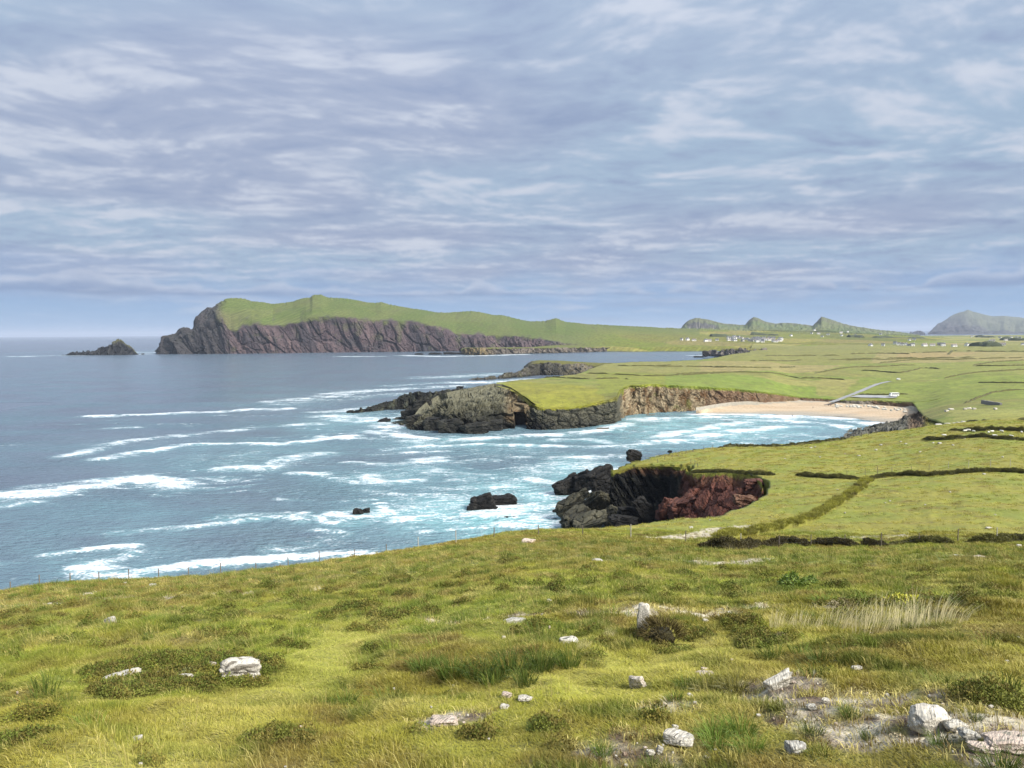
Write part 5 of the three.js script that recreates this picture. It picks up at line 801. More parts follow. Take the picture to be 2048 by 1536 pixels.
// rush tussocks and other plants one can pick out
{
  const tuft = [61, 62, 63].map((s) => bladesGeo({ seed: s, n: 170, radius: 0.16, h: 0.34, w: 0.008, lean: [-0.12, 0.05], spread: 1.0, droop: 0.8 }));
  const green = (k) => new THREE.MeshPhysicalMaterial({ color: rgb(0.1 * k, 0.15 * k, 0.022 * k), vertexColors: true, roughness: 0.75, side: THREE.DoubleSide, transmission: 0.2, specularIntensity: 0.4 }), mats = [green(0.75), green(1.0), green(1.35)], mOlive = new THREE.MeshPhysicalMaterial({ color: rgb(0.15, 0.14, 0.025), vertexColors: true, roughness: 0.8, side: THREE.DoubleSide, transmission: 0.2 });
  const plant = (name, geo, mat, px, py, w, label, group, sy = 1) => { const p = onNear(px, py); if (!p) return; const k = w * p.distanceTo(camera.position) / F / 0.62, m = thing(name, geo, mat, label, 'plant', group); m.position.copy(p); m.scale.set(k, k * sy, k * 0.9); m.rotation.y = (px * 0.37) % 6.28 * 0.12; };
  const rush = (px, py, w, m, label, group, sy = 0.8) => plant('rush_tussock', tuft[(px + py) % 3], m, px, py, w, label, group, sy);
  for (const [x, y, w] of [[850, 1345, 80], [905, 1352, 90], [960, 1358, 95], [1020, 1350, 100], [1080, 1342, 90], [1135, 1332, 80], [990, 1372, 80], [1050, 1368, 70]]) rush(x, y, w, mats[(x + y) % 2], 'rush tussock in the wide dark green clump at centre', 'rushes of the wide clump', 1.0);
  rush(1645, 1328, 74, mats[0], 'dark green rush tussock above the long white slab');
  rush(1420, 1390, 90, mOlive, 'olive rush tussock with a white cobble at its foot'); rush(1470, 1385, 84, mOlive, 'olive tussock left of the long white slab'); rush(1375, 1378, 60, mats[1], 'green tussock left of the olive rush tussock');
  rush(1624, 1470, 62, mats[0], 'round dark rush tuft left of the small rush tuft'); rush(1735, 1476, 40, mats[0], 'small dark rush tuft on bare soil'); rush(1880, 1492, 54, mats[1], 'rush tuft just below the big white boulder'); rush(1948, 1440, 40, mats[0], 'little round dark tuft on the soil right of the big boulder'); rush(1700, 1432, 54, mats[1], 'ragged green tuft on the soil between boulder and slab');
  rush(1205, 1508, 62, mats[2], 'bright green tuft at the bottom centre'); rush(1300, 1534, 50, mats[1], 'green tuft below the rounded white stone'); for (const [x, y, w] of [[1425, 1475, 90], [1480, 1470, 95], [1440, 1500, 90], [1500, 1505, 80]]) rush(x, y, w, mats[2], 'long grass tussock right of the triangular white stone', 'tussocks right of the triangular stone');
  rush(1070, 1462, 44, mats[0], 'small dark tuft right of the flat pale slab'); rush(690, 1412, 70, mats[1], 'green tuft among the heather left of centre'); rush(2005, 1540, 90, mats[0], 'dark rush tussock at the lower right corner'); rush(1350, 1400, 46, mats[1], 'green tuft left of the white cobble'); rush(1265, 1298, 40, mats[0], 'dark green tuft at the foot of the standing stone'); rush(1320, 1300, 44, mOlive, 'brown tuft on the turf mound');
  const bent = [71, 72].map((s) => bladesGeo({ seed: s, n: 90, radius: 0.26, h: 0.5, w: 0.006, lean: [0.35, 0], spread: 0.3, droop: 0.6 })), straw = new THREE.MeshPhysicalMaterial({ color: rgb(0.62, 0.54, 0.3), vertexColors: true, roughness: 0.8, side: THREE.DoubleSide, transmission: 0.3 });
  for (const [x, y, w] of [[1665, 1262, 70], [1700, 1258, 76], [1740, 1262, 80], [1780, 1256, 84], [1815, 1260, 76], [1850, 1252, 86], [1888, 1250, 80], [1610, 1262, 60], [1560, 1256, 54]]) plant('bent_grass', bent[x % 2], straw, x, y, w, 'tall pale bent grass leaning in the wind below the yellow flowers', 'pale bents', 0.75);
  plant('bent_grass', bent[0], straw, 1462, 1238, 34, 'isolated pale bent grass right of the standing stone', null, 0.9); plant('bent_grass', bent[1], straw, 1216, 1276, 26, 'small pale bent grass between grey boulder and standing stone', null, 0.9); plant('bent_grass', bent[1], straw, 1165, 1300, 30, 'pale bent grass against the grey and white boulder', null, 0.9);
  const dock = leavesGeo({ seed: 81, n: 420, radius: 0.3, h: 0.4, size: 0.075 }), leafy = new THREE.MeshPhysicalMaterial({ color: rgb(0.16, 0.23, 0.03), vertexColors: true, roughness: 0.6, side: THREE.DoubleSide, transmission: 0.25 });
  plant('leafy_plant', dock, leafy, 1582, 1176, 44, 'dark green leafy plant standing above the grass on the slope', null, 1.0); plant('leafy_plant', dock, leafy, 1618, 1172, 40, 'lower leafy plant right of the dark green one', null, 0.7);
  const gold = new THREE.MeshPhysicalMaterial({ color: rgb(0.42, 0.4, 0.02), vertexColors: true, roughness: 0.7, side: THREE.DoubleSide, transmission: 0.25 }); const fl = leavesGeo({ seed: 82, n: 420, radius: 0.36, h: 0.2, size: 0.05 });
  plant('flower_patch', fl, gold, 1812, 1216, 74, 'patch of yellow flowers above the pale bent grass', null, 0.9); scene.children[scene.children.length - 1].userData.kind = 'stuff';
  for (const [x, y, w] of [[1690, 1212, 70], [1735, 1208, 70], [1870, 1212, 66], [1915, 1205, 56], [1650, 1205, 60]]) rush(x, y, w, mats[2], 'bright green tussock beside the yellow flower patch', 'bright tussocks by the flowers', 0.5);
}

// ---------------------------------------------------------------- rocks in the sea and at the foot of the cliffs
const seaRockMat = new THREE.MeshPhysicalMaterial({ vertexColors: true, map: rockTex, bumpMap: rockBump, bumpScale: 0.1, roughness: 0.7, specularIntensity: 0.4, flatShading: true });
const WET = [[0.01, 0.01, 0.01], [0.034, 0.031, 0.027]], SLABT = [[0.025, 0.026, 0.022], [0.1, 0.092, 0.06]], REDT = [[0.07, 0.028, 0.021], [0.17, 0.072, 0.052]];
let rockSeed = 400;
// a rock seen at px, py (its middle), w x h picture pixels, at a range r
function seaRock(px, py, w, h, r, { deep = 0.7, tones = WET, tilt = [0, 0, 0], planes = 10, det = 18, slab = 0.05, rough = 0.1, lichen, label, name = 'rock', group, worn = 0.06, turn = 0, category = 'rock' }) {
  const p = atRange(px, py, r), W = w * r / F / 2, H = h * r / F / 2;
  const big = r < 320 && w > 24, g = rockGeo({ seed: rockSeed++, size: [W * 1.12, H * 1.25, W * deep], det: big ? 26 : Math.min(det, 14), planes: planes + 3, rough: rough * 1.2, worn, slab: 0, tones, lichen, uv: 0.35, tilt, beds: { n: [0.25, 0.93, 0.2], s: big ? [0.2, 0.85, 0.85] : [0.3, 0.8, 0.8], a: big ? 0.2 : 0.24 } });
  const m = thing(name, g, seaRockMat, label, category, group); m.position.copy(p); m.rotation.y = turn; return m;
}
seaRock(968, 1010, 56, 40, 268, { tilt: [0.2, 0, 0.35], planes: 5, slab: 0.12, name: 'sea_rock', label: 'pointed black rock awash in foam, left half of the main sea rock' });
seaRock(1006, 1002, 62, 26, 274, { tilt: [0, 0, 0.12], planes: 6, slab: 0.1, name: 'sea_rock', label: 'long low black rock, right half of the main sea rock' });
seaRock(941, 1018, 14, 14, 266, { name: 'sea_rock', label: 'small black rock just left of the main sea rock' });
seaRock(957, 1029, 16, 8, 261, { name: 'sea_rock', label: 'low black rock just below the main sea rock' });
seaRock(716, 1026, 22, 18, 266, { name: 'sea_rock', label: 'lone black rock far out to the left in the foam' });
seaRock(733, 1021, 14, 10, 267, { tilt: [0, 0, 0.4], name: 'sea_rock', label: 'small pointed rock touching the lone black rock' });
seaRock(1022, 1041, 28, 16, 254, { name: 'sea_rock', label: 'black rock right below the main sea rock, near the shore' });
seaRock(1036, 1045, 14, 8, 252, { name: 'sea_rock', label: 'little rock at the right of the rock near the shore' });
seaRock(1105, 1015, 15, 9, 272, { name: 'sea_rock', tones: REDT, label: 'reddish wave-washed rock left of the slabs' });
seaRock(1112, 1026, 15, 14, 262, { name: 'sea_rock', label: 'black block in the surf against the slabs' });
seaRock(1090, 1045, 22, 10, 250, { name: 'sea_rock', label: 'flat black rock in the surf below the slabs' });
seaRock(1106, 1040, 20, 7, 252, { name: 'sea_rock', tilt: [0, 0, 0.2], label: 'thin slanting rock in the surf below the slabs' });
seaRock(1062, 1037, 26, 4, 256, { name: 'sea_rock', label: 'barely awash rock in the white surf' });
// slabs and stacks below the dark cliff
seaRock(1136, 972, 52, 44, 292, { tones: WET, tilt: [0, 0.3, 0.5], planes: 6, slab: 0.12, det: 16, name: 'rock_stack', label: 'leftmost black rock of the outer stack' });
seaRock(1170, 964, 52, 40, 290, { tones: WET, tilt: [0, -0.3, 0.55], planes: 5, slab: 0.14, det: 16, name: 'rock_stack', label: 'middle black rock of the outer stack with slanting beds' });
seaRock(1206, 966, 60, 58, 276, { tones: WET, tilt: [0, 0.2, 0.5], planes: 6, slab: 0.12, det: 16, name: 'rock_stack', label: 'right black rock of the outer stack against the cliff' });
seaRock(1119, 984, 22, 14, 290, { tones: WET, name: 'rock_stack', label: 'small low rock at the seaward tip of the outer stack' });
seaRock(1166, 990, 26, 20, 270, { tones: SLABT, tilt: [0, 0, 0.5], name: 'rock_slab', label: 'small olive block between the outer stack and the slabs' });
seaRock(1145, 1014, 62, 44, 252, { tones: SLABT, tilt: [0.5, 0.3, 0.5], planes: 4, slab: 0.08, det: 14, deep: 0.5, name: 'rock_slab', label: 'tilted olive slab at the water edge below the cliff' });
seaRock(1192, 1012, 70, 66, 246, { tones: SLABT, tilt: [0.7, 0.2, 0.75], planes: 3, slab: 0.06, det: 14, deep: 0.4, name: 'rock_slab', label: 'largest olive slab leaning against the dark cliff' });
seaRock(1150, 1040, 66, 40, 240, { tones: SLABT, tilt: [0.3, 0.4, 0.3], planes: 4, slab: 0.08, det: 14, name: 'rock_slab', label: 'angular block at the grass edge, left of the low slab' });
seaRock(1180, 1045, 76, 34, 236, { tones: [[0.05, 0.05, 0.04], [0.14, 0.13, 0.085]], tilt: [0.6, 0.2, 0.35], planes: 4, slab: 0.06, det: 14, deep: 0.5, name: 'rock_slab', label: 'low pale olive slab just above the grass edge' });
seaRock(1225, 1035, 50, 44, 240, { tones: SLABT, tilt: [0.2, 0, 0.6], planes: 5, slab: 0.1, det: 14, name: 'rock_slab', label: 'broken slab at the foot of the dark cliff' });
seaRock(1256, 1026, 46, 26, 234, { tones: WET, tilt: [0, 0, 0.1], planes: 6, slab: 0.14, det: 12, name: 'rock_slab', label: 'layered black block under the middle of the dark cliff' });
seaRock(1250, 1042, 60, 18, 228, { tones: WET, tilt: [0, 0, -0.1], planes: 6, slab: 0.12, det: 12, name: 'rock_slab', label: 'long flat black block in the bottom of the cove' });
seaRock(1288, 1020, 34, 54, 232, { tones: WET, tilt: [0, 0.2, 0.6], planes: 5, slab: 0.14, det: 14, name: 'rock_slab', label: 'steep bedded slab standing against the dark cliff' });
seaRock(1330, 1020, 34, 44, 214, { tones: REDT, tilt: [0.2, 0.2, -0.5], planes: 5, slab: 0.1, det: 14, name: 'red_rock', label: 'slanting red block between black cliff and red wall' });
seaRock(1366, 1016, 70, 52, 208, { tones: REDT, tilt: [0.2, 0, 0.2], planes: 7, rough: 0.12, det: 16, name: 'red_rock', label: 'large rounded red boulder at the bottom of the cove' });
seaRock(1488, 1000, 44, 22, 168, { tones: [[0.14, 0.065, 0.04], [0.24, 0.14, 0.09]], planes: 7, det: 14, name: 'red_rock', label: 'brown knob of rock at the landward end of the cove' });
seaRock(1505, 968, 46, 22, 190, { tones: REDT, planes: 7, det: 14, name: 'red_rock', label: 'red bulge of rock near the top of the cove' });
seaRock(1268, 913, 32, 22, 262, { tones: WET, tilt: [0, 0, -0.25], planes: 5, det: 12, name: 'boulder', label: 'dark boulder perched on top of the cliff' });
seaRock(1340, 903, 9, 5, 273, { tones: WET, det: 5, name: 'boulder', label: 'small dark boulder on the cliff top by the fence' });
// off the point across the bay, and farther out
seaRock(766, 845, 28, 13, 545, { tones: WET, tilt: [0, 0, 0.25], name: 'sea_rock', det: 8, label: 'low black rock off the left foot of the rock dome' });
seaRock(802, 840, 36, 14, 560, { tones: SLABT, tilt: [0, 0, 0.15], name: 'sea_rock', det: 8, label: 'brownish rock between the spit and the dome' });
seaRock(803, 850, 34, 10, 535, { tones: WET, name: 'sea_rock', det: 8, label: 'dark ledge at the left corner of the dome' });
seaRock(784, 859, 22, 9, 520, { tones: WET, name: 'sea_rock', det: 8, label: 'small black rock in the foam below the dome corner' });
for (const [x, y, w, h, r, l] of [[838, 842, 46, 30, 512, 'jagged black ledge on the left front of the rock dome'], [866, 848, 50, 34, 492, 'black buttress at the front foot of the dome'], [905, 852, 56, 32, 478, 'broken black slab under the middle of the dome'], [950, 856, 60, 26, 474, 'low black ledge along the front foot of the dome'], [990, 850, 44, 24, 486, 'dark block left of the sea cave'], [845, 812, 40, 22, 548, 'slanting dark slab where spit and dome meet'], [820, 828, 36, 18, 556, 'low dark step between spit and dome']]) seaRock(x, y, w, h, r, { tones: [[0.012, 0.012, 0.012], [0.06, 0.058, 0.045]], tilt: [0, 0, 0.22], name: 'rock_ledge', det: 16, deep: 0.6, label: l });
seaRock(1300, 832, 24, 7, 580, { tones: [[0.1, 0.09, 0.06], [0.2, 0.17, 0.11]], name: 'sea_rock', det: 7, label: 'weedy rock at the foot of the tan beach cliff' });
seaRock(1205, 859, 36, 7, 492, { tones: [[0.12, 0.1, 0.07], [0.2, 0.17, 0.12]], name: 'sea_rock', det: 7, label: 'flat brown ledge at the right foot of the grassy point' });
for (const [x, y, w, h, l] of [[838, 710, 22, 8, 'leftmost black skerry off the low platform'], [870, 709, 30, 9, 'middle black skerry off the low platform'], [905, 708, 42, 9, 'right black skerry touching the low platform']]) seaRock(x, y, w, h, 2260, { name: 'skerry', det: 8, tones: WET, deep: 0.5, label: l });
seaRock(712, 710, 5, 2.4, 2300, { name: 'skerry', det: 4, label: 'tiny black skerry alone in the bay off the great cliff' });
seaRock(920, 775, 18, 7, 860, { name: 'skerry', det: 8, label: 'black rock on the shore behind the rock dome' });
for (const [x, y, w, h, l] of [[1398, 714, 22, 4, 'flat black reef at the mouth of the far inlet'], [1411, 707, 12, 12, 'dark stack at the mouth of the far inlet'], [1440, 716, 26, 5, 'low reef below the inlet cliff']]) seaRock(x, y, w, h, 1900, { name: 'skerry', det: 8, tones: WET, deep: 0.5, label: l });
{
  // dark islet left of the great cliff
  const I = [[122, 711.5, 710.6, 4], [132, 711.5, 707, 10], [150, 711.5, 703.5, 18], [163, 711.4, 702, 22], [166, 711.4, 697.5, 24], [169, 711.3, 701.5, 24], [185, 711.2, 700.5, 30], [200, 711, 694, 36], [212, 711, 690.5, 38], [222, 710.8, 690, 38], [226, 710.8, 684, 40], [238, 710.6, 676.5, 42], [243, 710.5, 679, 42], [252, 710.4, 686, 38], [262, 710.2, 693, 30], [270, 710, 701, 22], [276, 709.8, 707, 12], [288, 709.4, 708.8, 4]];
  const cols = I.map(([px, f, t, d]) => { const a = B0(px, f, -1), r = Math.hypot(a.x, a.z), m = atRange(px, mix(f, t, 0.6), r + d * 0.5), c = atRange(px, t, r + d), b = drop(px, r + d * 2.2, -3); return [a, m, c, b]; });
  const g = loft({ cols, us: I.map((q) => q[0]), nu: 200, nv: 50, shape: (p, n, u, v) => { const k = blocks(p, { n: [0.7, 0.5, 0.2], s: [7, 20, 18] }); return { d: 7 * k.d + 4 * n3(p.x * 0.03, p.y * 0.03, p.z * 0.03), k }; }, colour: (p, n, u, v, s) => mixc(mixc([0.014, 0.015, 0.018], [0.04, 0.04, 0.04], s.k.id), [0.15, 0.15, 0.07], smooth(222, 228, u) * smooth(1.3, 2, v + 0.5 * fbm(p.x * 0.05, p.y * 0.05, 2)) * 0.8), uv: 0.03 });
  thing('islet', g, cliffMat, 'dark jagged islet on the sea left of the great cliff', 'islet');
  const J = [[1818, 667.6, 667, 100], [1822, 667.6, 663.5, 160], [1826, 667.6, 664.5, 160], [1832, 667.6, 661.5, 240], [1839, 667.6, 660.5, 260], [1846, 667.6, 663, 220], [1851, 667.6, 667, 100]];
  const jc = J.map(([px, f, t, d]) => { const r = 10500, a = atRange(px, f, r); a.y = -2; const c = atRange(px, t, r + d), b = drop(px, r + d * 2.5, -3); return [a, c, b]; });
  thing('islet', loft({ cols: jc, us: J.map((q) => q[0]), nu: 50, nv: 16, shape: (p, n, u) => ({ d: 12 * fbm(u * 0.3, p.y * 0.02, 2) }), colour: () => [0.07, 0.07, 0.075], uv: 0.005 }), cliffMat, 'small far islet just left of the hazy mountain', 'islet');
}
// stones along the head of the beach
{
  const R = mulberry(8); let k = 0;
  const shore = (px, py, w, h, tones, label, group) => { const r = 600 - (py - 810) * 3.2, p = atRange(px, py, r), W = w * r / F / 2; const g = rockGeo({ seed: rockSeed++, size: [W, h * r / F / 2, W * 0.8], det: 3, planes: 6, tones, uv: 0.5 }); const m = thing('beach_boulder', g, stoneMat, label, 'rock', group); const s = onMid(px, py - 1); m.position.copy(p); void s; k++; };
  for (let i = 0; i < 46; i++) { const t = R(), px = mix(1672, 1812, t), py = 809 + t * t * 10 + R() * 5; shore(px, py, 4 + 5 * R(), 3 + 2 * R(), WHITE, 'pale boulder in the line of stones at the back of the beach', 'boulders at the back of the beach'); }
}
for (const [x, y, w] of [[1876, 852, 16], [1886, 854, 12], [1896, 851, 18], [1908, 850, 14], [1918, 849, 16], [1928, 847, 14], [1902, 855, 12]]) { const p = onMid(x, y) ?? onNear(x, y); if (p) stone(x, y, w, 7, { at: p, det: 5, tones: GREY, label: 'pale rubble stone by the dark wall right of the beach', group: 'rubble right of the beach' }); }
for (const [x, y, w] of [[1893, 823, 10], [1902, 820, 12], [1930, 819, 8], [1938, 818, 10], [1948, 819, 8], [1991, 819, 8]]) { const p = onMid(x, y); if (p) stone(x, y, w, 5, { at: p, det: 4, label: 'white boulder at the top of the straw field beyond the beach', group: 'white boulders by the straw field' }); }

// heights of the far slopes on a coarse survey grid, and where a sight line meets them
const survey = (() => {
  const X0 = -200, Z0 = -7000, S = 10, NX = 420, NZ = 540, H = new Float32Array(NX * NZ).fill(-50);
  scene.traverse((o) => { if (!o.isMesh || !/^(sea_cliff|hills|coastal_plain)/.test(o.name)) return; const p = o.geometry.attributes.position; for (let i = 0; i < p.count; i++) { const a = (p.getX(i) - X0) / S, b = (p.getZ(i) - Z0) / S, y = p.getY(i); for (let u = Math.floor(a - 0.5); u <= a + 1; u++) for (let v = Math.floor(b - 0.5); v <= b + 1; v++) if (u >= 0 && v >= 0 && u < NX && v < NZ && y > H[v * NX + u]) H[v * NX + u] = y; } });
  return (x, z) => { const u = Math.round((x - X0) / S), v = Math.round((z - Z0) / S); return u < 0 || v < 0 || u >= NX || v >= NZ ? -50 : H[v * NX + u]; };
})();
const farH = (x, z) => Math.max(survey(x, z), -1);
function far(px, py) { const q = sight(px, py); for (let r = 1500; r < 6500; r += 5) { const y = survey(q.x * r, q.z * r); if (y > -40 && EYE + q.s * r < y) return V3(q.x * r, y, q.z * r); } return null; }

// ---------------------------------------------------------------- field banks and walls
const bankMat = new THREE.MeshStandardMaterial({ vertexColors: true, map: grassTex, bumpMap: grassBump, bumpScale: 0.12, roughness: 0.95 });
function bank(name, pts, f, hf, width, height, tones, label, category, { group, plants = 0, size = 1, seg = 0, rough = 0.35, list } = {}) {
  const w = pts.map(([x, y]) => f(x, y)).filter(Boolean); if (w.length < 2) return;
  const curve = new THREE.CatmullRomCurve3(w, false, 'centripetal'), L = curve.getLength(), n = seg || Math.max(8, Math.min(220, Math.round(L / (width * 0.35)))), C0 = curve.getSpacedPoints(n), nv = 9;
  const g = gridGeo(n + 1, nv, (i, j, o) => {
    const p = C0[i], t = C0[Math.min(n, i + 1)].clone().sub(C0[Math.max(0, i - 1)]).normalize(), a = j / (nv - 1) * 2 - 1, end = smooth(0, 2, Math.min(i, n - i));
    const nn = fbm(p.x / width * 0.5, p.z / width * 0.5, 3), m = fbm(p.x / width * 1.3 + j * 0.8, p.z / width * 1.3, 2), wd = width * (0.5 + rough * 0.5 * nn), x = p.x - t.z * a * wd, z = p.z + t.x * a * wd;
    const gap = smooth(-0.5, -0.18, fbm(p.x / width * 0.16 + 50, p.z / width * 0.16, 2)) * 0.85 + 0.15, y = hf(x, z) - 0.15 + end * gap * height * (1 + rough * 1.9 * nn + rough * 0.9 * m) * Math.pow(Math.max(0, 1 - a * a), 0.5);
    o.p = [x, y, z]; const c = mixc(tones[0], tones[1], clamp(0.5 + 0.9 * m + 0.5 * nn)); o.c = tones[2] ? mixc(c, tones[2], smooth(0.1, 0.5, fbm(p.x / width * 0.3 + 20, p.z / width * 0.3 + a, 3))) : c;
  }, null, 0.3);
  if (!plants) return thing(name, g, bankMat, label, category, group);
  const root = new THREE.Group(); top(root, name); tag(root, label, category, group); mesh('earth_bank', g, bankMat, root);
  const R = mulberry(n * 7 + 3), geo = list[0], im = new THREE.InstancedMesh(geo, bladeMat, plants), o = new THREE.Object3D(), c = new THREE.Color(), P = g.attributes.position, K = g.attributes.color;
  for (let i = 0; i < plants; i++) { const k = Math.floor(R() * (n + 1)) + (n + 1) * (1 + Math.floor(R() * (nv - 2))); o.position.set(P.getX(k) + (R() - 0.5) * width * 0.4, P.getY(k) - 0.05, P.getZ(k) + (R() - 0.5) * width * 0.4); o.rotation.set((R() - 0.5) * 0.5, R() * 6.28, (R() - 0.5) * 0.5); const s = size * (0.6 + 0.8 * R()); o.scale.set(s, s * (0.7 + 0.6 * R()), s); o.updateMatrix(); im.setMatrixAt(i, o.matrix); const q = 0.85 + 0.6 * R(); im.setColorAt(i, c.setRGB(K.getX(k) * q, K.getY(k) * q, K.getZ(k) * q)); }
  im.name = 'heather'; im.castShadow = im.receiveShadow = true; im.userData.kind = 'stuff'; root.add(im); return root;
}
const tuftG = [bladesGeo({ seed: 301, n: 40, radius: 0.35, h: 0.4, w: 0.03, lean: WIND, spread: 0.9 }), leavesGeo({ seed: 302, n: 90, radius: 0.45, h: 0.4, size: 0.13 })];
const HEA = [[0.035, 0.026, 0.014], [0.07, 0.06, 0.02]], HED = [[0.05, 0.045, 0.017], [0.13, 0.125, 0.03]], GRB = [[0.16, 0.15, 0.03], [0.29, 0.28, 0.042], [0.09, 0.075, 0.024]];
bank('heather_bank', [[1412, 1096], [1450, 1098], [1500, 1096], [1540, 1092], [1580, 1088], [1610, 1092]], onNear, hNear, 1.2, 0.6, HEA, 'dark heather bank where the grassy bank meets the fence', 'bank', { plants: 900, size: 0.8, list: [tuftG[1]] });
bank('heather_bank', [[1615, 1090], [1660, 1091], [1710, 1092]], onNear, hNear, 1.1, 0.6, HEA, 'short length of dark heather bank left of the fence post', 'bank', { plants: 500, size: 0.7, list: [tuftG[1]] });
bank('heather_bank', [[1724, 1092], [1750, 1093], [1772, 1093]], onNear, hNear, 1.0, 0.6, HEA, 'clump of dark heather at the foot of the fence post', 'bank', { plants: 260, size: 0.7, list: [tuftG[1]] });
bank('heather_bank', [[1786, 1090], [1815, 1085], [1850, 1087], [1880, 1087], [1905, 1088]], onNear, hNear, 1.1, 0.65, HED, 'bushy heather bank between two fence posts on the right', 'bank', { plants: 600, size: 0.65, list: [tuftG[1]] });
bank('heather_bank', [[1938, 1086], [1975, 1085], [2010, 1082], [2040, 1080], [2090, 1084]], onNear, hNear, 1.1, 0.6, HED, 'heather bank running out of the right edge', 'bank', { plants: 600, size: 0.65, list: [tuftG[1]] });
bank('grass_bank', [[1432, 1082], [1480, 1072], [1530, 1064], [1580, 1054], [1615, 1042], [1640, 1028], [1665, 1014], [1692, 998], [1715, 982], [1738, 962]], onNear, hNear, 1.8, 1.0, GRB, 'shaggy grass bank running diagonally from heather bank to hedge', 'bank', { plants: 2600, size: 0.85, list: [tuftG[0]] });
bank('hedge', [[1596, 950], [1640, 955], [1690, 958], [1738, 957]], onNear, hNear, 1.4, 0.65, HED, 'dark hedge left of the top of the grass bank', 'hedge', { plants: 900, size: 0.9, list: [tuftG[1]] });
bank('hedge', [[1742, 957], [1790, 953], [1850, 952], [1920, 947], [1990, 944], [2060, 946], [2120, 948]], onNear, hNear, 1.4, 0.7, HED, 'dark hedge running from the grass bank to the right edge', 'hedge', { plants: 1800, size: 0.9, list: [tuftG[1]] });
bank('hedge', [[1384, 944], [1420, 944], [1460, 945], [1500, 947], [1545, 950]], onNear, hNear, 1.6, 0.6, HED, 'low ragged hedge along the top of the red cove', 'hedge', { plants: 600, size: 0.9, list: [tuftG[1]] });
bank('hedge', [[1436, 896], [1480, 894], [1540, 893], [1600, 890], [1650, 884], [1690, 879]], onNear, hNear, 1.4, 0.8, HED, 'thin dark hedge along the cliff edge of the bay field', 'hedge', { plants: 500, size: 0.8, list: [tuftG[1]] });
bank('hedge', [[1850, 878], [1880, 880], [1910, 878], [1950, 875], [2000, 878], [2060, 882]], onNear, hNear, 1.8, 0.8, HED, 'broken dark hedge on the far side of the sheep field', 'hedge', { plants: 500, size: 1, list: [tuftG[1]] });
bank('hedge', [[1905, 860], [1960, 862], [2010, 861], [2060, 863]], onNear, hNear, 2, 1.0, HED, 'dark hedge above the sheep near the right edge', 'hedge', { plants: 400, size: 1.1, list: [tuftG[1]] });
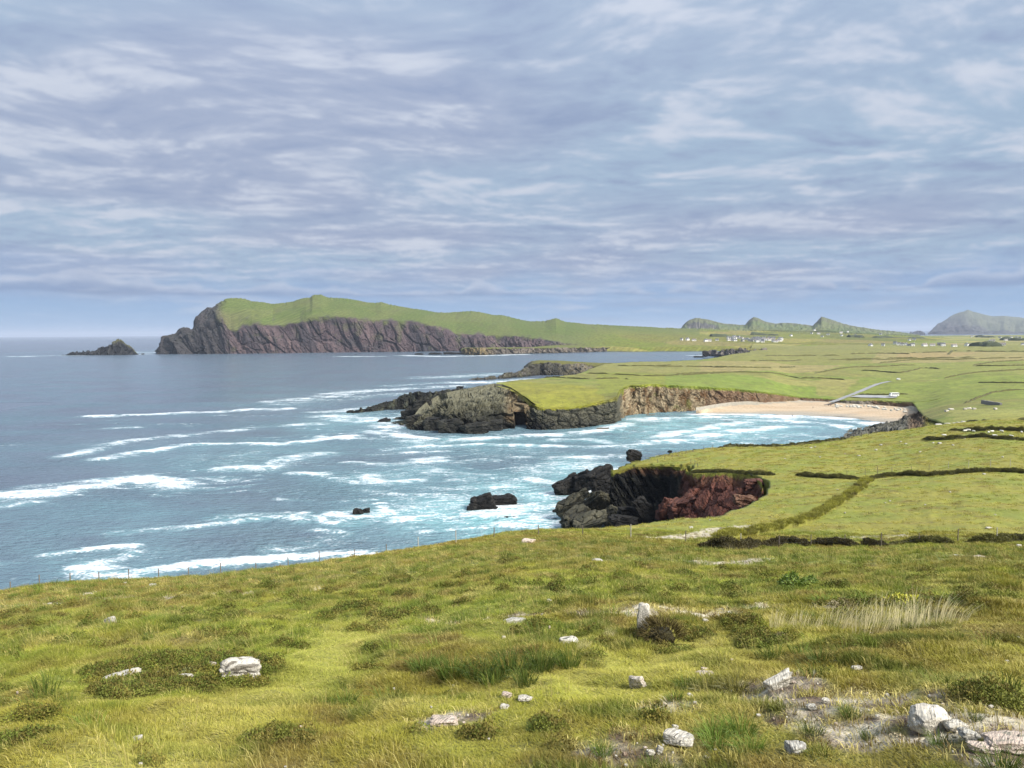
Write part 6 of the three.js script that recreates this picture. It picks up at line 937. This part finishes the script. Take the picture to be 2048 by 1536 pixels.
// walls and banks between the far fields
{
  const W = [
    [[[1348, 749], [1410, 746], [1467, 744.5], [1525, 746], [1570, 751], [1604, 757]], 'curving dark bank behind the bright green field'], [[[1426, 734], [1480, 735], [1543, 736]], 'dark bank across the tan field behind the bay'], [[[1560, 735], [1590, 734]], 'short bank at the right end of the tan field'], [[[1628, 747], [1660, 741], [1690, 736], [1724, 734], [1780, 732], [1833, 730]], 'long bank slanting up right behind the road'],
    [[[1717, 741], [1760, 743], [1796, 746], [1825, 741], [1850, 736], [1881, 738]], 'bent bank right of the road end'], [[[1755, 727], [1790, 723.5], [1826, 720], [1870, 719], [1922, 719], [1985, 717], [2060, 715]], 'dark bank along the near side of the brown field'], [[[1656, 719.5], [1724, 717.5], [1826, 715.8], [1950, 714.5]], 'thin straight bank behind the brown field'], [[[1888, 757], [1920, 750], [1956, 745], [2000, 742], [2060, 739]], 'bank climbing to the right edge above the green field'],
    [[[1946, 731], [1970, 727], [1997, 724], [2060, 720]], 'slanting bank near the right edge behind the brown field'], [[[1929, 807], [1955, 796], [1984, 786], [2010, 782], [2060, 779]], 'bank slanting across the green field on the right'], [[[1956, 765.5], [2000, 766], [2060, 767]], 'straight bank in the green field near the right edge'], [[[1089, 755.5], [1144, 757], [1171, 758], [1210, 757.5], [1237, 757], [1258, 759]], 'dark bank across the grassy point'],
    [[[1171, 747], [1226, 749], [1270, 751], [1304, 752], [1345, 751], [1382, 750], [1448, 746]], 'long curving bank behind the grassy point'], [[[1222, 731], [1284, 732], [1343, 730]], 'bank on the back fields near the inlet'], [[[1290, 732], [1340, 733], [1401, 733.5], [1448, 735]], 'bank running right from the back fields'], [[[1907, 702], [1950, 702.5], [2060, 703]], 'thin bank far back near the right edge'],
    [[[1823, 706], [1860, 705], [1895, 704.5]], 'thin bank far back in the middle of the plain'], [[[1905, 702], [1900, 706], [1897, 709]], 'short cross bank joining two far banks'], [[[1690, 720.5], [1740, 719], [1812, 718], [1882, 716]], 'bank just below the thin straight one'], [[[1930, 846], [1980, 848], [2060, 850]], 'dark bank under the straw field'], [[[1530, 712], [1600, 711.5], [1680, 711]], 'faint bank behind the far inlet'], [[[1700, 708], [1760, 707], [1820, 708]], 'faint bank left of the far farm'], [[[1604, 720], [1560, 722], [1500, 722]], 'bank on the far side of the tan field'], [[[1690, 760], [1650, 757], [1600, 757]], 'low bank left of the road'], [[[2060, 731], [2000, 732], [1950, 732]], 'bank below the slanting one near the right edge'],
  ];
  for (const [p, label] of W) { const q = onMid(...p[0]); if (!q) continue; const r = Math.hypot(q.x, q.z), k = Math.max(1.2, r / 650); bank('field_bank', p, onMid, hMid, 1.7 * k, 1.1 * Math.sqrt(k), HED, label, 'bank', { group: 'banks between the far fields', seg: 60 }); }
  const T = [[[[1696, 674.5], [1710, 674.5], [1726, 675.5]], 'small dark tree belt left of the long one'], [[[1752, 676], [1780, 675.5], [1815, 675.5], [1848, 676.5]], 'long dark tree belt below the third hill'], [[[1420, 672.5], [1440, 673], [1452, 673]], 'dark tree belt left of the village'], [[[1500, 669.5], [1530, 670], [1556, 671]], 'dark tree belt above the village'], [[[1950, 692.5], [1970, 692], [1990, 693]], 'dark trees round the far farm'], [[[1955, 674], [1975, 675], [1990, 675]], 'hazy tree belt near the far shore'], [[[2010, 680], [2040, 681], [2060, 681]], 'tree belt at the right edge near the far shore']];
  for (const [p, label] of T) bank('tree_belt', p, far, farH, 40, 9, [[0.04, 0.05, 0.025], [0.07, 0.085, 0.03]], label, 'trees', { group: 'tree belts on the plain', seg: 40, rough: 0.6 });
}

// ---------------------------------------------------------------- fences
const woodMat = std([0.16, 0.13, 0.1], 0.9), wireMat = std([0.25, 0.25, 0.25], 0.5, { metalness: 0.8 });
function fence(label, posts, { wires = 2, wy = [0.45, 0.95], r = 0.055, pale } = {}) {
  const root = new THREE.Group(); top(root, 'wire_fence'); tag(root, label, 'fence');
  const tops = [];
  posts.forEach(([p, h, lx = 0, lz = 0], i) => {
    const g = new THREE.CylinderGeometry(r * 0.9, r, h + 0.3, 7, 3), q = g.attributes.position; for (let k = 0; k < q.count; k++) q.setXYZ(k, q.getX(k) * (1 + 0.15 * n2(k * 3.1, i * 7.7)) + 0.02 * n2(q.getY(k) * 2, i), q.getY(k), q.getZ(k)); g.computeVertexNormals();
    const m = mesh('post', g, pale?.includes(i) ? paleWood : woodMat, root); m.position.set(p.x, p.y + h / 2 - 0.15, p.z); m.rotation.set(lx, 0, lz); tops.push(p);
  });
  for (let w = 0; w < wires; w++) { const pts = []; tops.forEach((p, i) => { pts.push(V3(p.x, p.y + wy[w], p.z)); if (i < tops.length - 1) { const q = tops[i + 1]; pts.push(V3((p.x + q.x) / 2, (p.y + q.y) / 2 + wy[w] - 0.04, (p.z + q.z) / 2)); } }); mesh('wire', new THREE.TubeGeometry(new THREE.CatmullRomCurve3(pts), pts.length * 3, 0.003, 4), wireMat, root); }
  return root;
}
const paleWood = std([0.42, 0.38, 0.32], 0.9);
{
  const crest = (px, r, h) => { const p = polar(bearing(px), r); p.y = hNear(p.x, p.z); return [p, h + 0.35, 0, 0.02 * n2(px, 3)]; };
  const L = [[-70, 87, 1.1], [-5, 87, 1.1], [55, 87, 1.1], [118, 87, 1.1], [177, 87, 1.0], [238, 87, 1.2], [299, 87, 1.15], [360, 87, 1.15], [426, 88, 1.25], [498, 88, 0.9], [564, 89, 1.2], [628, 90, 1.25], [700, 91, 0.9], [765, 91, 0.9], [830, 90, 1.2], [907, 88, 1.1], [985, 87, 0.9], [1075, 86, 0.9], [1165, 86, 0.9], [1263, 86, 1.2], [1375, 86, 0.9], [1487, 87, 1.0]];
  fence('wire fence with weathered posts along the brow of the hillside', L.map((a) => crest(...a)), { pale: [14, 15, 19, 21] });
  fence('wire fence with posts standing in the heather bank on the right', [[1565, 92, 0.9], [1630, 93, 0.9], [1699, 93, 0.9], [1773, 92, 1.35], [1850, 94, 0.9], [1929, 96, 1.15], [2008, 100, 1.3], [2090, 100, 1.1]].map((a) => crest(...a)), { pale: [6] });
  const B = (px, r, h, lean = 0) => { const p = polar(bearing(px), r); p.y = hNear(p.x, p.z); return [p, h, 0, lean]; };
  fence('straggling fence of dark posts on the cliff-top field by the cove', [[1317, 252, 1.5, 0.1], [1331, 256, 1.4, -0.1], [1346, 258, 1.5, 0], [1358, 262, 1.6, 0.15], [1366, 266, 1.5, 0], [1374, 268, 1.6, -0.1], [1388, 270, 1.3, 0], [1410, 274, 1.4, 0.1], [1428, 277, 1.6, 0], [1452, 280, 1.3, 0], [1480, 282, 1.3, 0]].map((a) => B(...a)), { r: 0.09, wy: [0.5, 1] });
  fence('short fence of dark posts at the bottom of the bay field', [[1398, 232, 1.4, 0.1], [1392, 238, 1.3, -0.1], [1384, 244, 1.2, 0]].map((a) => B(...a)), { r: 0.09, wy: [0.5, 1] });
  fence('line of dark posts along the cliff edge above the rocky beach end', [[1692, 302, 1.3], [1704, 304, 1.4], [1716, 307, 1.6], [1728, 309, 1.5], [1742, 312, 1.3], [1758, 316, 1.3], [1776, 320, 1.2], [1796, 326, 1.2], [1820, 332, 1.2]].map((a) => B(...a)), { r: 0.09, wy: [0.5, 1] });
  fence('fence with thin posts in the dark hedge on the right', [[1700, 196, 1.2], [1737, 196, 1.4], [1762, 197, 1.9], [1791, 198, 1.8], [1830, 199, 1.5], [1866, 200, 1.5], [1905, 201, 1.6], [1946, 202, 1.8], [1990, 203, 1.9], [2030, 204, 1.9]].map((a) => B(...a)), { r: 0.05, wy: [0.7, 1.2], pale: [6, 7, 8, 9] });
}
// ---------------------------------------------------------------- sheep
{
  const cap = (a, b, ra, rb) => (p) => { const ab = b.clone().sub(a), t = clamp(p.clone().sub(a).dot(ab) / ab.lengthSq()); return p.distanceTo(a.clone().addScaledVector(ab, t)) - mix(ra, rb, t); };
  const smin = (a, b, k) => { const h = clamp(0.5 + 0.5 * (b - a) / k); return mix(b, a, h) - k * h * (1 - h); };
  globalThis.field3 = (parts, n, size, k) => {
    const mc = new MarchingCubes(n, new THREE.MeshBasicMaterial(), false, false, 60000); mc.isolation = 0; const p = V3();
    for (let z = 0; z < n; z++) for (let y = 0; y < n; y++) for (let x = 0; x < n; x++) { p.set((x - n / 2) / (n / 2) * size, (y - n / 2) / (n / 2) * size, (z - n / 2) / (n / 2) * size); let d = 9; for (const f of parts) d = smin(d, f(p), k); mc.field[x + y * n + z * n * n] = -d; }
    mc.update(); const c = mc.count, g = new THREE.BufferGeometry(); g.setAttribute('position', new THREE.BufferAttribute(mc.positionArray.slice(0, c * 3).map((v) => v * size), 3)); g.setAttribute('normal', new THREE.BufferAttribute(mc.normalArray.slice(0, c * 3), 3)); return g;
  };
  globalThis.cap3 = cap;
  const body = field3([cap(V3(-0.38, 0.05, 0), V3(0.32, 0.07, 0), 0.27, 0.25), cap(V3(0.36, 0.12, 0), V3(0.52, 0.16, 0), 0.16, 0.12), cap(V3(-0.58, 0.1, 0), V3(-0.64, -0.08, 0), 0.07, 0.04)], 40, 1, 0.09);
  const legs = [[-0.32, 0.12], [-0.32, -0.12], [0.28, 0.12], [0.28, -0.12]], wool = std([0.72, 0.69, 0.61], 0.95), dark = std([0.06, 0.055, 0.05], 0.9);
  const head = field3([cap(V3(0, 0, 0), V3(0.17, -0.12, 0), 0.085, 0.05), cap(V3(-0.02, 0.05, 0.06), V3(-0.05, 0.05, 0.16), 0.03, 0.02), cap(V3(-0.02, 0.05, -0.06), V3(-0.05, 0.05, -0.16), 0.03, 0.02)], 32, 0.4, 0.03);
  const legG = new THREE.CylinderGeometry(0.04, 0.03, 0.42, 7);
  const proto = new THREE.Group(); proto.name = 'sheep'; mesh('body', body, wool, proto).position.y = 0.58; mesh('head', head, wool, proto).position.set(0.58, 0.74, 0); for (const [x, z] of legs) mesh('leg', legG, dark, proto).position.set(x, 0.2, z);
  [[1930, 865, 'white sheep, lower left of the pair left of the single sheep'], [1937, 863.5, 'white sheep, upper right of the left pair'], [1947, 866, 'single white sheep right of the left pair'], [1977, 868, 'white sheep, left of the right pair in the hedged field'], [1984, 866.5, 'white sheep, right of the right pair in the hedged field'], [1989, 875, 'white sheep below the right pair'], [2003, 866, 'white sheep farther right by the hedge'], [2043, 868, 'white sheep at the right edge of the hedged field'], [1962, 873, 'white sheep grazing between the two pairs'], [1888, 874, 'white sheep farthest left in the hedged field'], [2022, 876, 'white sheep grazing low near the right edge']].forEach(([x, y, label], i) => { const p = onNear(x, y); if (!p) return; const s = i ? proto.clone() : proto; top(s, 'sheep'); tag(s, label, 'sheep', 'sheep in the hedged field'); s.position.set(p.x, hNear(p.x, p.z) + 0.02, p.z); s.rotation.y = (i * 2.4) % 6.28; });
}
// ---------------------------------------------------------------- people on the beach
{
  const cap = globalThis.cap3, field3 = globalThis.field3;
  const pose = (st) => field3([cap(V3(0, 0.05, 0), V3(0, 0.48, 0), 0.15, 0.17), cap(V3(0, 0.5, 0), V3(0, 0.62, 0), 0.07, 0.06), cap(V3(0, 0.72, 0), V3(0.02, 0.78, 0), 0.1, 0.095), cap(V3(0, 0.0, 0.09), V3(st, -0.42, 0.1), 0.1, 0.07), cap(V3(st, -0.42, 0.1), V3(st * 0.9, -0.84, 0.1), 0.065, 0.05), cap(V3(0, 0.0, -0.09), V3(-st, -0.42, -0.1), 0.1, 0.07), cap(V3(-st, -0.42, -0.1), V3(-st * 1.4, -0.84, -0.1), 0.065, 0.05), cap(V3(st * 0.9, -0.86, 0.1), V3(st * 0.9 + 0.14, -0.87, 0.1), 0.045, 0.035), cap(V3(-st * 1.4, -0.86, -0.1), V3(-st * 1.4 + 0.14, -0.87, -0.1), 0.045, 0.035), cap(V3(0, 0.46, 0.19), V3(-st * 0.6, 0.16, 0.26), 0.06, 0.045), cap(V3(-st * 0.6, 0.16, 0.26), V3(-st * 0.4 + 0.06, -0.08, 0.25), 0.042, 0.035), cap(V3(0, 0.46, -0.19), V3(st * 0.6, 0.16, -0.26), 0.06, 0.045), cap(V3(st * 0.6, 0.16, -0.26), V3(st * 0.5 + 0.06, -0.08, -0.25), 0.042, 0.035)], 56, 1.0, 0.03);
  const shapes = [pose(0.04), pose(0.16)];
  const paint = (g, coat, legs) => { g = g.clone(); const p = g.attributes.position, K = new Float32Array(p.count * 3); for (let i = 0; i < p.count; i++) { const y = p.getY(i), c = y > 0.78 ? [0.06, 0.04, 0.03] : y > 0.6 ? [0.5, 0.33, 0.25] : y > 0.0 ? coat : y > -0.8 ? legs : [0.05, 0.05, 0.05]; K.set(c, i * 3); } g.setAttribute('color', new THREE.BufferAttribute(K, 3)); return g; };
  const M = new THREE.MeshStandardMaterial({ vertexColors: true, roughness: 0.9 });
  for (const [px, py, h, s, coat, legs, label, t] of [[1584.5, 833.5, 0.3, 1, [0.1, 0.06, 0.05], [0.05, 0.05, 0.07], 'person in dark clothes walking at the water edge of the beach', 0.3], [1657, 812, 2.6, 0, [0.08, 0.08, 0.1], [0.05, 0.05, 0.06], 'left person of the pair at the foot of the slipway', 1.2], [1661, 812, 2.6, 0, [0.3, 0.07, 0.06], [0.05, 0.05, 0.07], 'right person of the pair at the foot of the slipway', 2.2], [1673, 818, 1.8, 1, [0.06, 0.06, 0.08], [0.04, 0.04, 0.05], 'person in black walking on the sand below the slipway', 4], [1676, 818, 1.8, 0, [0.2, 0.1, 0.07], [0.05, 0.05, 0.07], 'person in brown beside the one in black on the sand', 5], [1626, 816.5, 2.0, 1, [0.25, 0.2, 0.18], [0.05, 0.05, 0.06], 'small figure alone in the middle of the sand', 3], [1650, 811.5, 2.7, 1, [0.1, 0.12, 0.2], [0.05, 0.05, 0.07], 'person in blue left of the pair at the slipway', 0]]) {
    const m = thing('person', paint(shapes[s], coat, legs), M, label, 'person', 'people on the beach'); const p = atHeight(px, py, h); m.position.set(p.x, h + 0.88, p.z); m.rotation.y = t;
  }
}
// ---------------------------------------------------------------- road, car park, bus
const strip = (pts, w, dy, c, hf = hMid) => { const cv = new THREE.CatmullRomCurve3(pts, false, 'centripetal'), n = 60, q = cv.getSpacedPoints(n); return gridGeo(n + 1, 5, (i, j, o) => { const t = q[Math.min(n, i + 1)].clone().sub(q[Math.max(0, i - 1)]).normalize(), a = (j / 4 - 0.5) * w, x = q[i].x - t.z * a, z = q[i].z + t.x * a, k = 1 + 0.18 * n2(x * 0.3, z * 0.3); o.p = [x, Math.max(hf(x, z), hf(q[i].x, q[i].z) - 0.3) + dy, z]; o.c = c.map((v) => v * k); }, null, 0.2); };
const roadMat = new THREE.MeshStandardMaterial({ vertexColors: true, roughness: 0.9 });
{
  const P = [[1668, 803], [1690, 794.5], [1705, 789], [1720, 783], [1735, 776.5], [1750, 770.5], [1765, 766], [1780, 763]].map(([x, y]) => onMid(x, y)).filter(Boolean); P.unshift(P[0].clone().add(P[0].clone().sub(P[1]).multiplyScalar(0.25)));
  structure('road', strip(P, 4.6, 0.25, [0.25, 0.25, 0.25]), roadMat, 'grey lane running down to the beach');
  const Q = [[1708, 792.5], [1730, 793.5], [1760, 793.8], [1795, 793.5]].map(([x, y]) => onMid(x, y)).filter(Boolean);
  structure('car_park', strip(Q, 17, 0.35, [0.3, 0.3, 0.3]), roadMat, 'grey gravel car park beside the lane');
  bank('field_bank', [[1716, 789], [1740, 789.4], [1775, 789.5], [1818, 788.6]], onMid, hMid, 1.6, 1.1, HED, 'dark bank along the back of the car park', 'bank', { seg: 40 });
  // white bus
  const b = onMid(1788, 793.4), root = new THREE.Group(); top(root, 'bus'); tag(root, 'white bus with dark windows parked at the end of the car park', 'bus');
  const white = std([0.8, 0.8, 0.78], 0.4), glass = std([0.02, 0.022, 0.025], 0.15), rub = std([0.025, 0.025, 0.025], 0.9), red = std([0.35, 0.03, 0.02], 0.4);
  const sh = new THREE.Shape(); sh.moveTo(-3.6, 0.35); sh.lineTo(3.3, 0.35); sh.quadraticCurveTo(3.7, 0.4, 3.75, 0.9); sh.lineTo(3.55, 1.6); sh.quadraticCurveTo(3.3, 2.7, 2.7, 2.85); sh.lineTo(-3.3, 2.85); sh.quadraticCurveTo(-3.65, 2.8, -3.65, 2.4); sh.lineTo(-3.65, 0.5); sh.closePath();
  const bg = new THREE.ExtrudeGeometry(sh, { depth: 2.1, bevelEnabled: true, bevelSize: 0.08, bevelThickness: 0.08, bevelSegments: 2 }); bg.translate(0, 0, -1.05); mesh('body', bg, white, root);
  for (const z of [-1.14, 1.14]) for (let k = 0; k < 5; k++) { const w = mesh('window', new THREE.BoxGeometry(1.12, 0.9, 0.03), glass, root); w.position.set(-2.75 + k * 1.22, 2.02, z); }
  const ws = mesh('windscreen', new THREE.BoxGeometry(0.05, 1.0, 1.9), glass, root); ws.position.set(3.5, 2.0, 0); ws.rotation.z = 0.2; const rw = mesh('rear_window', new THREE.BoxGeometry(0.04, 0.8, 1.7), glass, root); rw.position.set(-3.74, 2.05, 0);
  for (const x of [-2.3, 2.3]) for (const z of [-1.02, 1.02]) { const w = mesh('wheel', new THREE.CylinderGeometry(0.42, 0.42, 0.26, 18), rub, root); w.rotation.x = Math.PI / 2; w.position.set(x, 0.42, z); const h = mesh('rim', new THREE.CylinderGeometry(0.22, 0.22, 0.28, 14), std([0.5, 0.5, 0.5], 0.4, { metalness: 0.7 }), w); h.position.y = 0; }
  for (const z of [-0.8, 0.8]) { mesh('headlight', new THREE.BoxGeometry(0.06, 0.2, 0.34), std([0.8, 0.8, 0.75], 0.2), root).position.set(3.8, 0.95, z); mesh('tail_light', new THREE.BoxGeometry(0.05, 0.4, 0.18), red, root).position.set(-3.75, 1.0, z); }
  root.position.set(b.x, hMid(b.x, b.z) + 0.38, b.z); root.rotation.y = Math.PI + 0.1;
  // white car on the lane
  const c = onMid(1797, 759.5), car = new THREE.Group(); top(car, 'car'); tag(car, 'small white car beside the far end of the lane', 'car');
  const cs = new THREE.Shape(); cs.moveTo(-2.05, 0.3); cs.lineTo(2.05, 0.3); cs.quadraticCurveTo(2.15, 0.75, 1.9, 0.85); cs.lineTo(1.05, 0.98); cs.lineTo(0.45, 1.45); cs.lineTo(-1.3, 1.47); cs.lineTo(-1.95, 0.95); cs.quadraticCurveTo(-2.15, 0.7, -2.05, 0.3); const cg = new THREE.ExtrudeGeometry(cs, { depth: 1.5, bevelEnabled: true, bevelSize: 0.06, bevelThickness: 0.08, bevelSegments: 2 }); cg.translate(0, 0, -0.75); mesh('body', cg, white, car);
  const wn = new THREE.Shape(); wn.moveTo(-1.65, 0.98); wn.lineTo(0.85, 0.98); wn.lineTo(0.38, 1.38); wn.lineTo(-1.25, 1.38); wn.closePath(); for (const z of [-0.86, 0.83]) { const w = mesh('window', new THREE.ExtrudeGeometry(wn, { depth: 0.03, bevelEnabled: false }), glass, car); w.position.z = z; }
  for (const x of [-1.25, 1.25]) for (const z of [-0.75, 0.75]) { const w = mesh('wheel', new THREE.CylinderGeometry(0.31, 0.31, 0.2, 16), rub, car); w.rotation.x = Math.PI / 2; w.position.set(x, 0.31, z); } car.position.set(c.x, hMid(c.x, c.z) + 0.05, c.z); car.rotation.y = 0.5;
  // sea wall under the car park
  const A = atHeight(1724, 806, 3.6), B = atHeight(1777, 806.5, 3.9), wl = A.distanceTo(B), wg = new THREE.BoxGeometry(wl, 2.6, 0.7, 20, 3, 1), wp = wg.attributes.position; for (let i = 0; i < wp.count; i++) wp.setXYZ(i, wp.getX(i), wp.getY(i) + 0.12 * n2(wp.getX(i), 3), wp.getZ(i) + 0.05 * n2(wp.getX(i) * 2, wp.getY(i))); wg.computeVertexNormals();
  const wall = thing('sea_wall', wg, std([0.26, 0.25, 0.23], 0.95), 'grey concrete wall at the back of the beach below the car park', 'wall'); wall.position.copy(A).add(B).multiplyScalar(0.5); wall.position.y = 4.2; wall.rotation.y = -Math.atan2(B.z - A.z, B.x - A.x);
  const D = onMid(1964, 810), E = onMid(2002, 810), dl = D.distanceTo(E), dg = new THREE.BoxGeometry(dl, 2.2, 1.2, 12, 2, 1), dp = dg.attributes.position; for (let i = 0; i < dp.count; i++) dp.setY(i, dp.getY(i) + 0.25 * n2(dp.getX(i) * 0.5, 8)); dg.computeVertexNormals(); const dw = thing('stone_wall', dg, std([0.2, 0.19, 0.18], 0.95), 'grey stone wall in the fields right of the beach', 'wall'); dw.position.copy(D).add(E).multiplyScalar(0.5); dw.position.y += 0.9; dw.rotation.y = -Math.atan2(E.z - D.z, E.x - D.x);
}
// ---------------------------------------------------------------- houses
{
  const wallM = std([0.8, 0.79, 0.76], 0.85), greyM = std([0.42, 0.4, 0.38], 0.9), roofM = std([0.09, 0.09, 0.1], 0.8), roof2 = std([0.2, 0.17, 0.16], 0.85), paneM = std([0.04, 0.045, 0.05], 0.2), doorM = std([0.12, 0.05, 0.04], 0.6);
  const make = (L, H, D, wm, rm) => {
    const g = new THREE.Group(), sh = new THREE.Shape(); sh.moveTo(-D / 2, -2); sh.lineTo(D / 2, -2); sh.lineTo(D / 2, H); sh.lineTo(0, H + D * 0.42); sh.lineTo(-D / 2, H); sh.closePath();
    const w = new THREE.ExtrudeGeometry(sh, { depth: L, bevelEnabled: false }); w.translate(0, 0, -L / 2); w.rotateY(Math.PI / 2); mesh('wall', w, wm, g);
    const a = Math.atan2(D * 0.42, D / 2), sl = Math.hypot(D / 2, D * 0.42) + 0.4, roof = mesh('roof', mergeGeometries([1, -1].map((s) => { const r = new THREE.BoxGeometry(L + 0.6, 0.22, sl); r.rotateX(s * a); r.translate(0, H + D * 0.21 + 0.04, s * (D / 4 + 0.1)); return r; })), rm, g);
    const ch = mesh('chimney', new THREE.BoxGeometry(0.8, 1.5, 0.9), wm, roof); ch.position.set(L / 2 - 0.6, H + D * 0.42 + 0.4, 0);
    for (let k = 0; k < Math.floor(L / 3.2); k++) { const q = mesh('window', new THREE.BoxGeometry(1.1, 1.2, 0.12), paneM, g); q.position.set(-L / 2 + 1.8 + k * 3.2, 1.6, D / 2 + 0.02); }
    mesh('door', new THREE.BoxGeometry(1, 2.1, 0.14), doorM, g).position.set(L * 0.08 + 0.3, 1.05, D / 2 + 0.02); return g;
  };
  const kinds = [make(11, 3, 7, wallM, roofM), make(9, 4.6, 7.5, wallM, roofM), make(13, 3.2, 7, wallM, roof2), make(10, 4.4, 7, greyM, roofM)];
  const R = mulberry(19), used = [0, 0, 0, 0];
  const house = (px, py, k, label, group, s = 1) => { const p = far(px, py); if (!p) return; const h = used[k]++ ? kinds[k].clone() : kinds[k]; top(h, 'house'); tag(h, label, 'house', group); h.position.copy(p); h.position.y = farH(p.x, p.z); h.rotation.y = (R() - 0.5) * 1.6; h.scale.setScalar(s * (0.95 + 0.25 * R())); };
  const V = []; for (let i = 0; i < 44; i++) { let x, y, ok, t = 0; do { const q = R(); x = 1456 + 108 * q; y = 674.5 + 8 * R() + 3 * q; ok = V.every(([a, b]) => Math.hypot((a - x) / 3.6, (b - y) / 1.3) > 1); } while (!ok && t++ < 30); V.push([x, y]); house(x, y, i % 4 === 3 ? 3 : i % 3, 'white house in the dense village below the second hill', 'houses of the village', 1.1); }
  for (const [x, y, l] of [[1363, 681, 'leftmost pale house on the far shore fields'], [1375, 681, 'second pale house from the left on the far shore'], [1388, 682, 'third pale house from the left on the far shore'], [1411, 683, 'left house of the white pair left of the village'], [1418, 682.5, 'right house of the white pair left of the village'], [1434, 681.5, 'white house alone just left of the village'], [1582, 672.5, 'white house alone right of the village'], [1637, 668.5, 'white house on the slope under the third hill peak'], [1629, 662, 'white house highest on the slope left of the third hill'], [1656, 670, 'white house under the right flank of the third hill'], [1683, 672, 'white house above the small dark tree belt'], [1695, 666, 'white house high on the right flank of the third hill'], [1682, 666, 'white house left of the highest one on the right flank'], [1623, 667.5, 'pale house left of the one under the peak'], [1644, 674, 'low white house below the third hill'], [1711, 672, 'white house just right of the small dark tree belt'], [1761, 669, 'white house on the long tail of the third hill'], [1769, 675, 'white house at the left end of the long tree belt']]) house(x, y, Math.floor(x) % 3, l, 'scattered houses under the hills', 1.05);
  for (const [x, y, k, l] of [[1818.5, 681, 0, 'white house between the tree belt and the row of houses'], [1828, 680, 0, 'white house right of the one below the tree belt'], [1790, 688.5, 1, 'first house of the white row on the plain'], [1797.5, 690.5, 1, 'second house of the white row on the plain'], [1804, 691, 1, 'third house of the white row on the plain'], [1811, 690, 0, 'fourth house of the white row on the plain'], [1817, 692, 0, 'fifth house of the white row on the plain'], [1825, 692, 1, 'last house of the white row on the plain'], [1741, 692, 0, 'white house far left of the row on the plain'], [1766, 692, 1, 'white house just left of the row on the plain'], [1849, 692, 2, 'long low white building right of the row'], [1865, 691.5, 2, 'pale building in the middle of the plain'], [1879, 690.5, 3, 'grey house left of the white gable house'], [1886, 692, 1, 'white gable house in the middle of the plain'], [1908.5, 693, 2, 'long white shed on the plain'], [1933, 692, 1, 'white house right of the long white shed'], [1940, 691.5, 0, 'small house beside the one right of the shed'], [1973, 692, 3, 'left grey building of the far farm'], [1982, 691.5, 3, 'large dark building of the far farm'], [1993, 692, 1, 'white gable house of the far farm'], [2005, 690.5, 2, 'long pale shed of the far farm'], [1985.5, 682.5, 2, 'white house above the far farm'], [1978.5, 683.5, 0, 'white house left of the one above the farm'], [1943.5, 674, 0, 'small white house near the far shore'], [1999.5, 676, 0, 'white house left of the shore group'], [2011.7, 681, 2, 'long white house between farm and shore group'], [2022, 676, 1, 'white house in the middle of the shore group'], [2032.7, 676, 0, 'white house right of the middle of the shore group'], [2040, 678, 1, 'white house near the right edge of the shore group'], [2046.7, 681, 0, 'white house at the right edge below the shore group'], [2046.7, 690, 0, 'white house at the right edge level with the farm']]) house(x, y, k, l, 'houses on the plain', 0.95);
}

renderer.render(scene, camera);
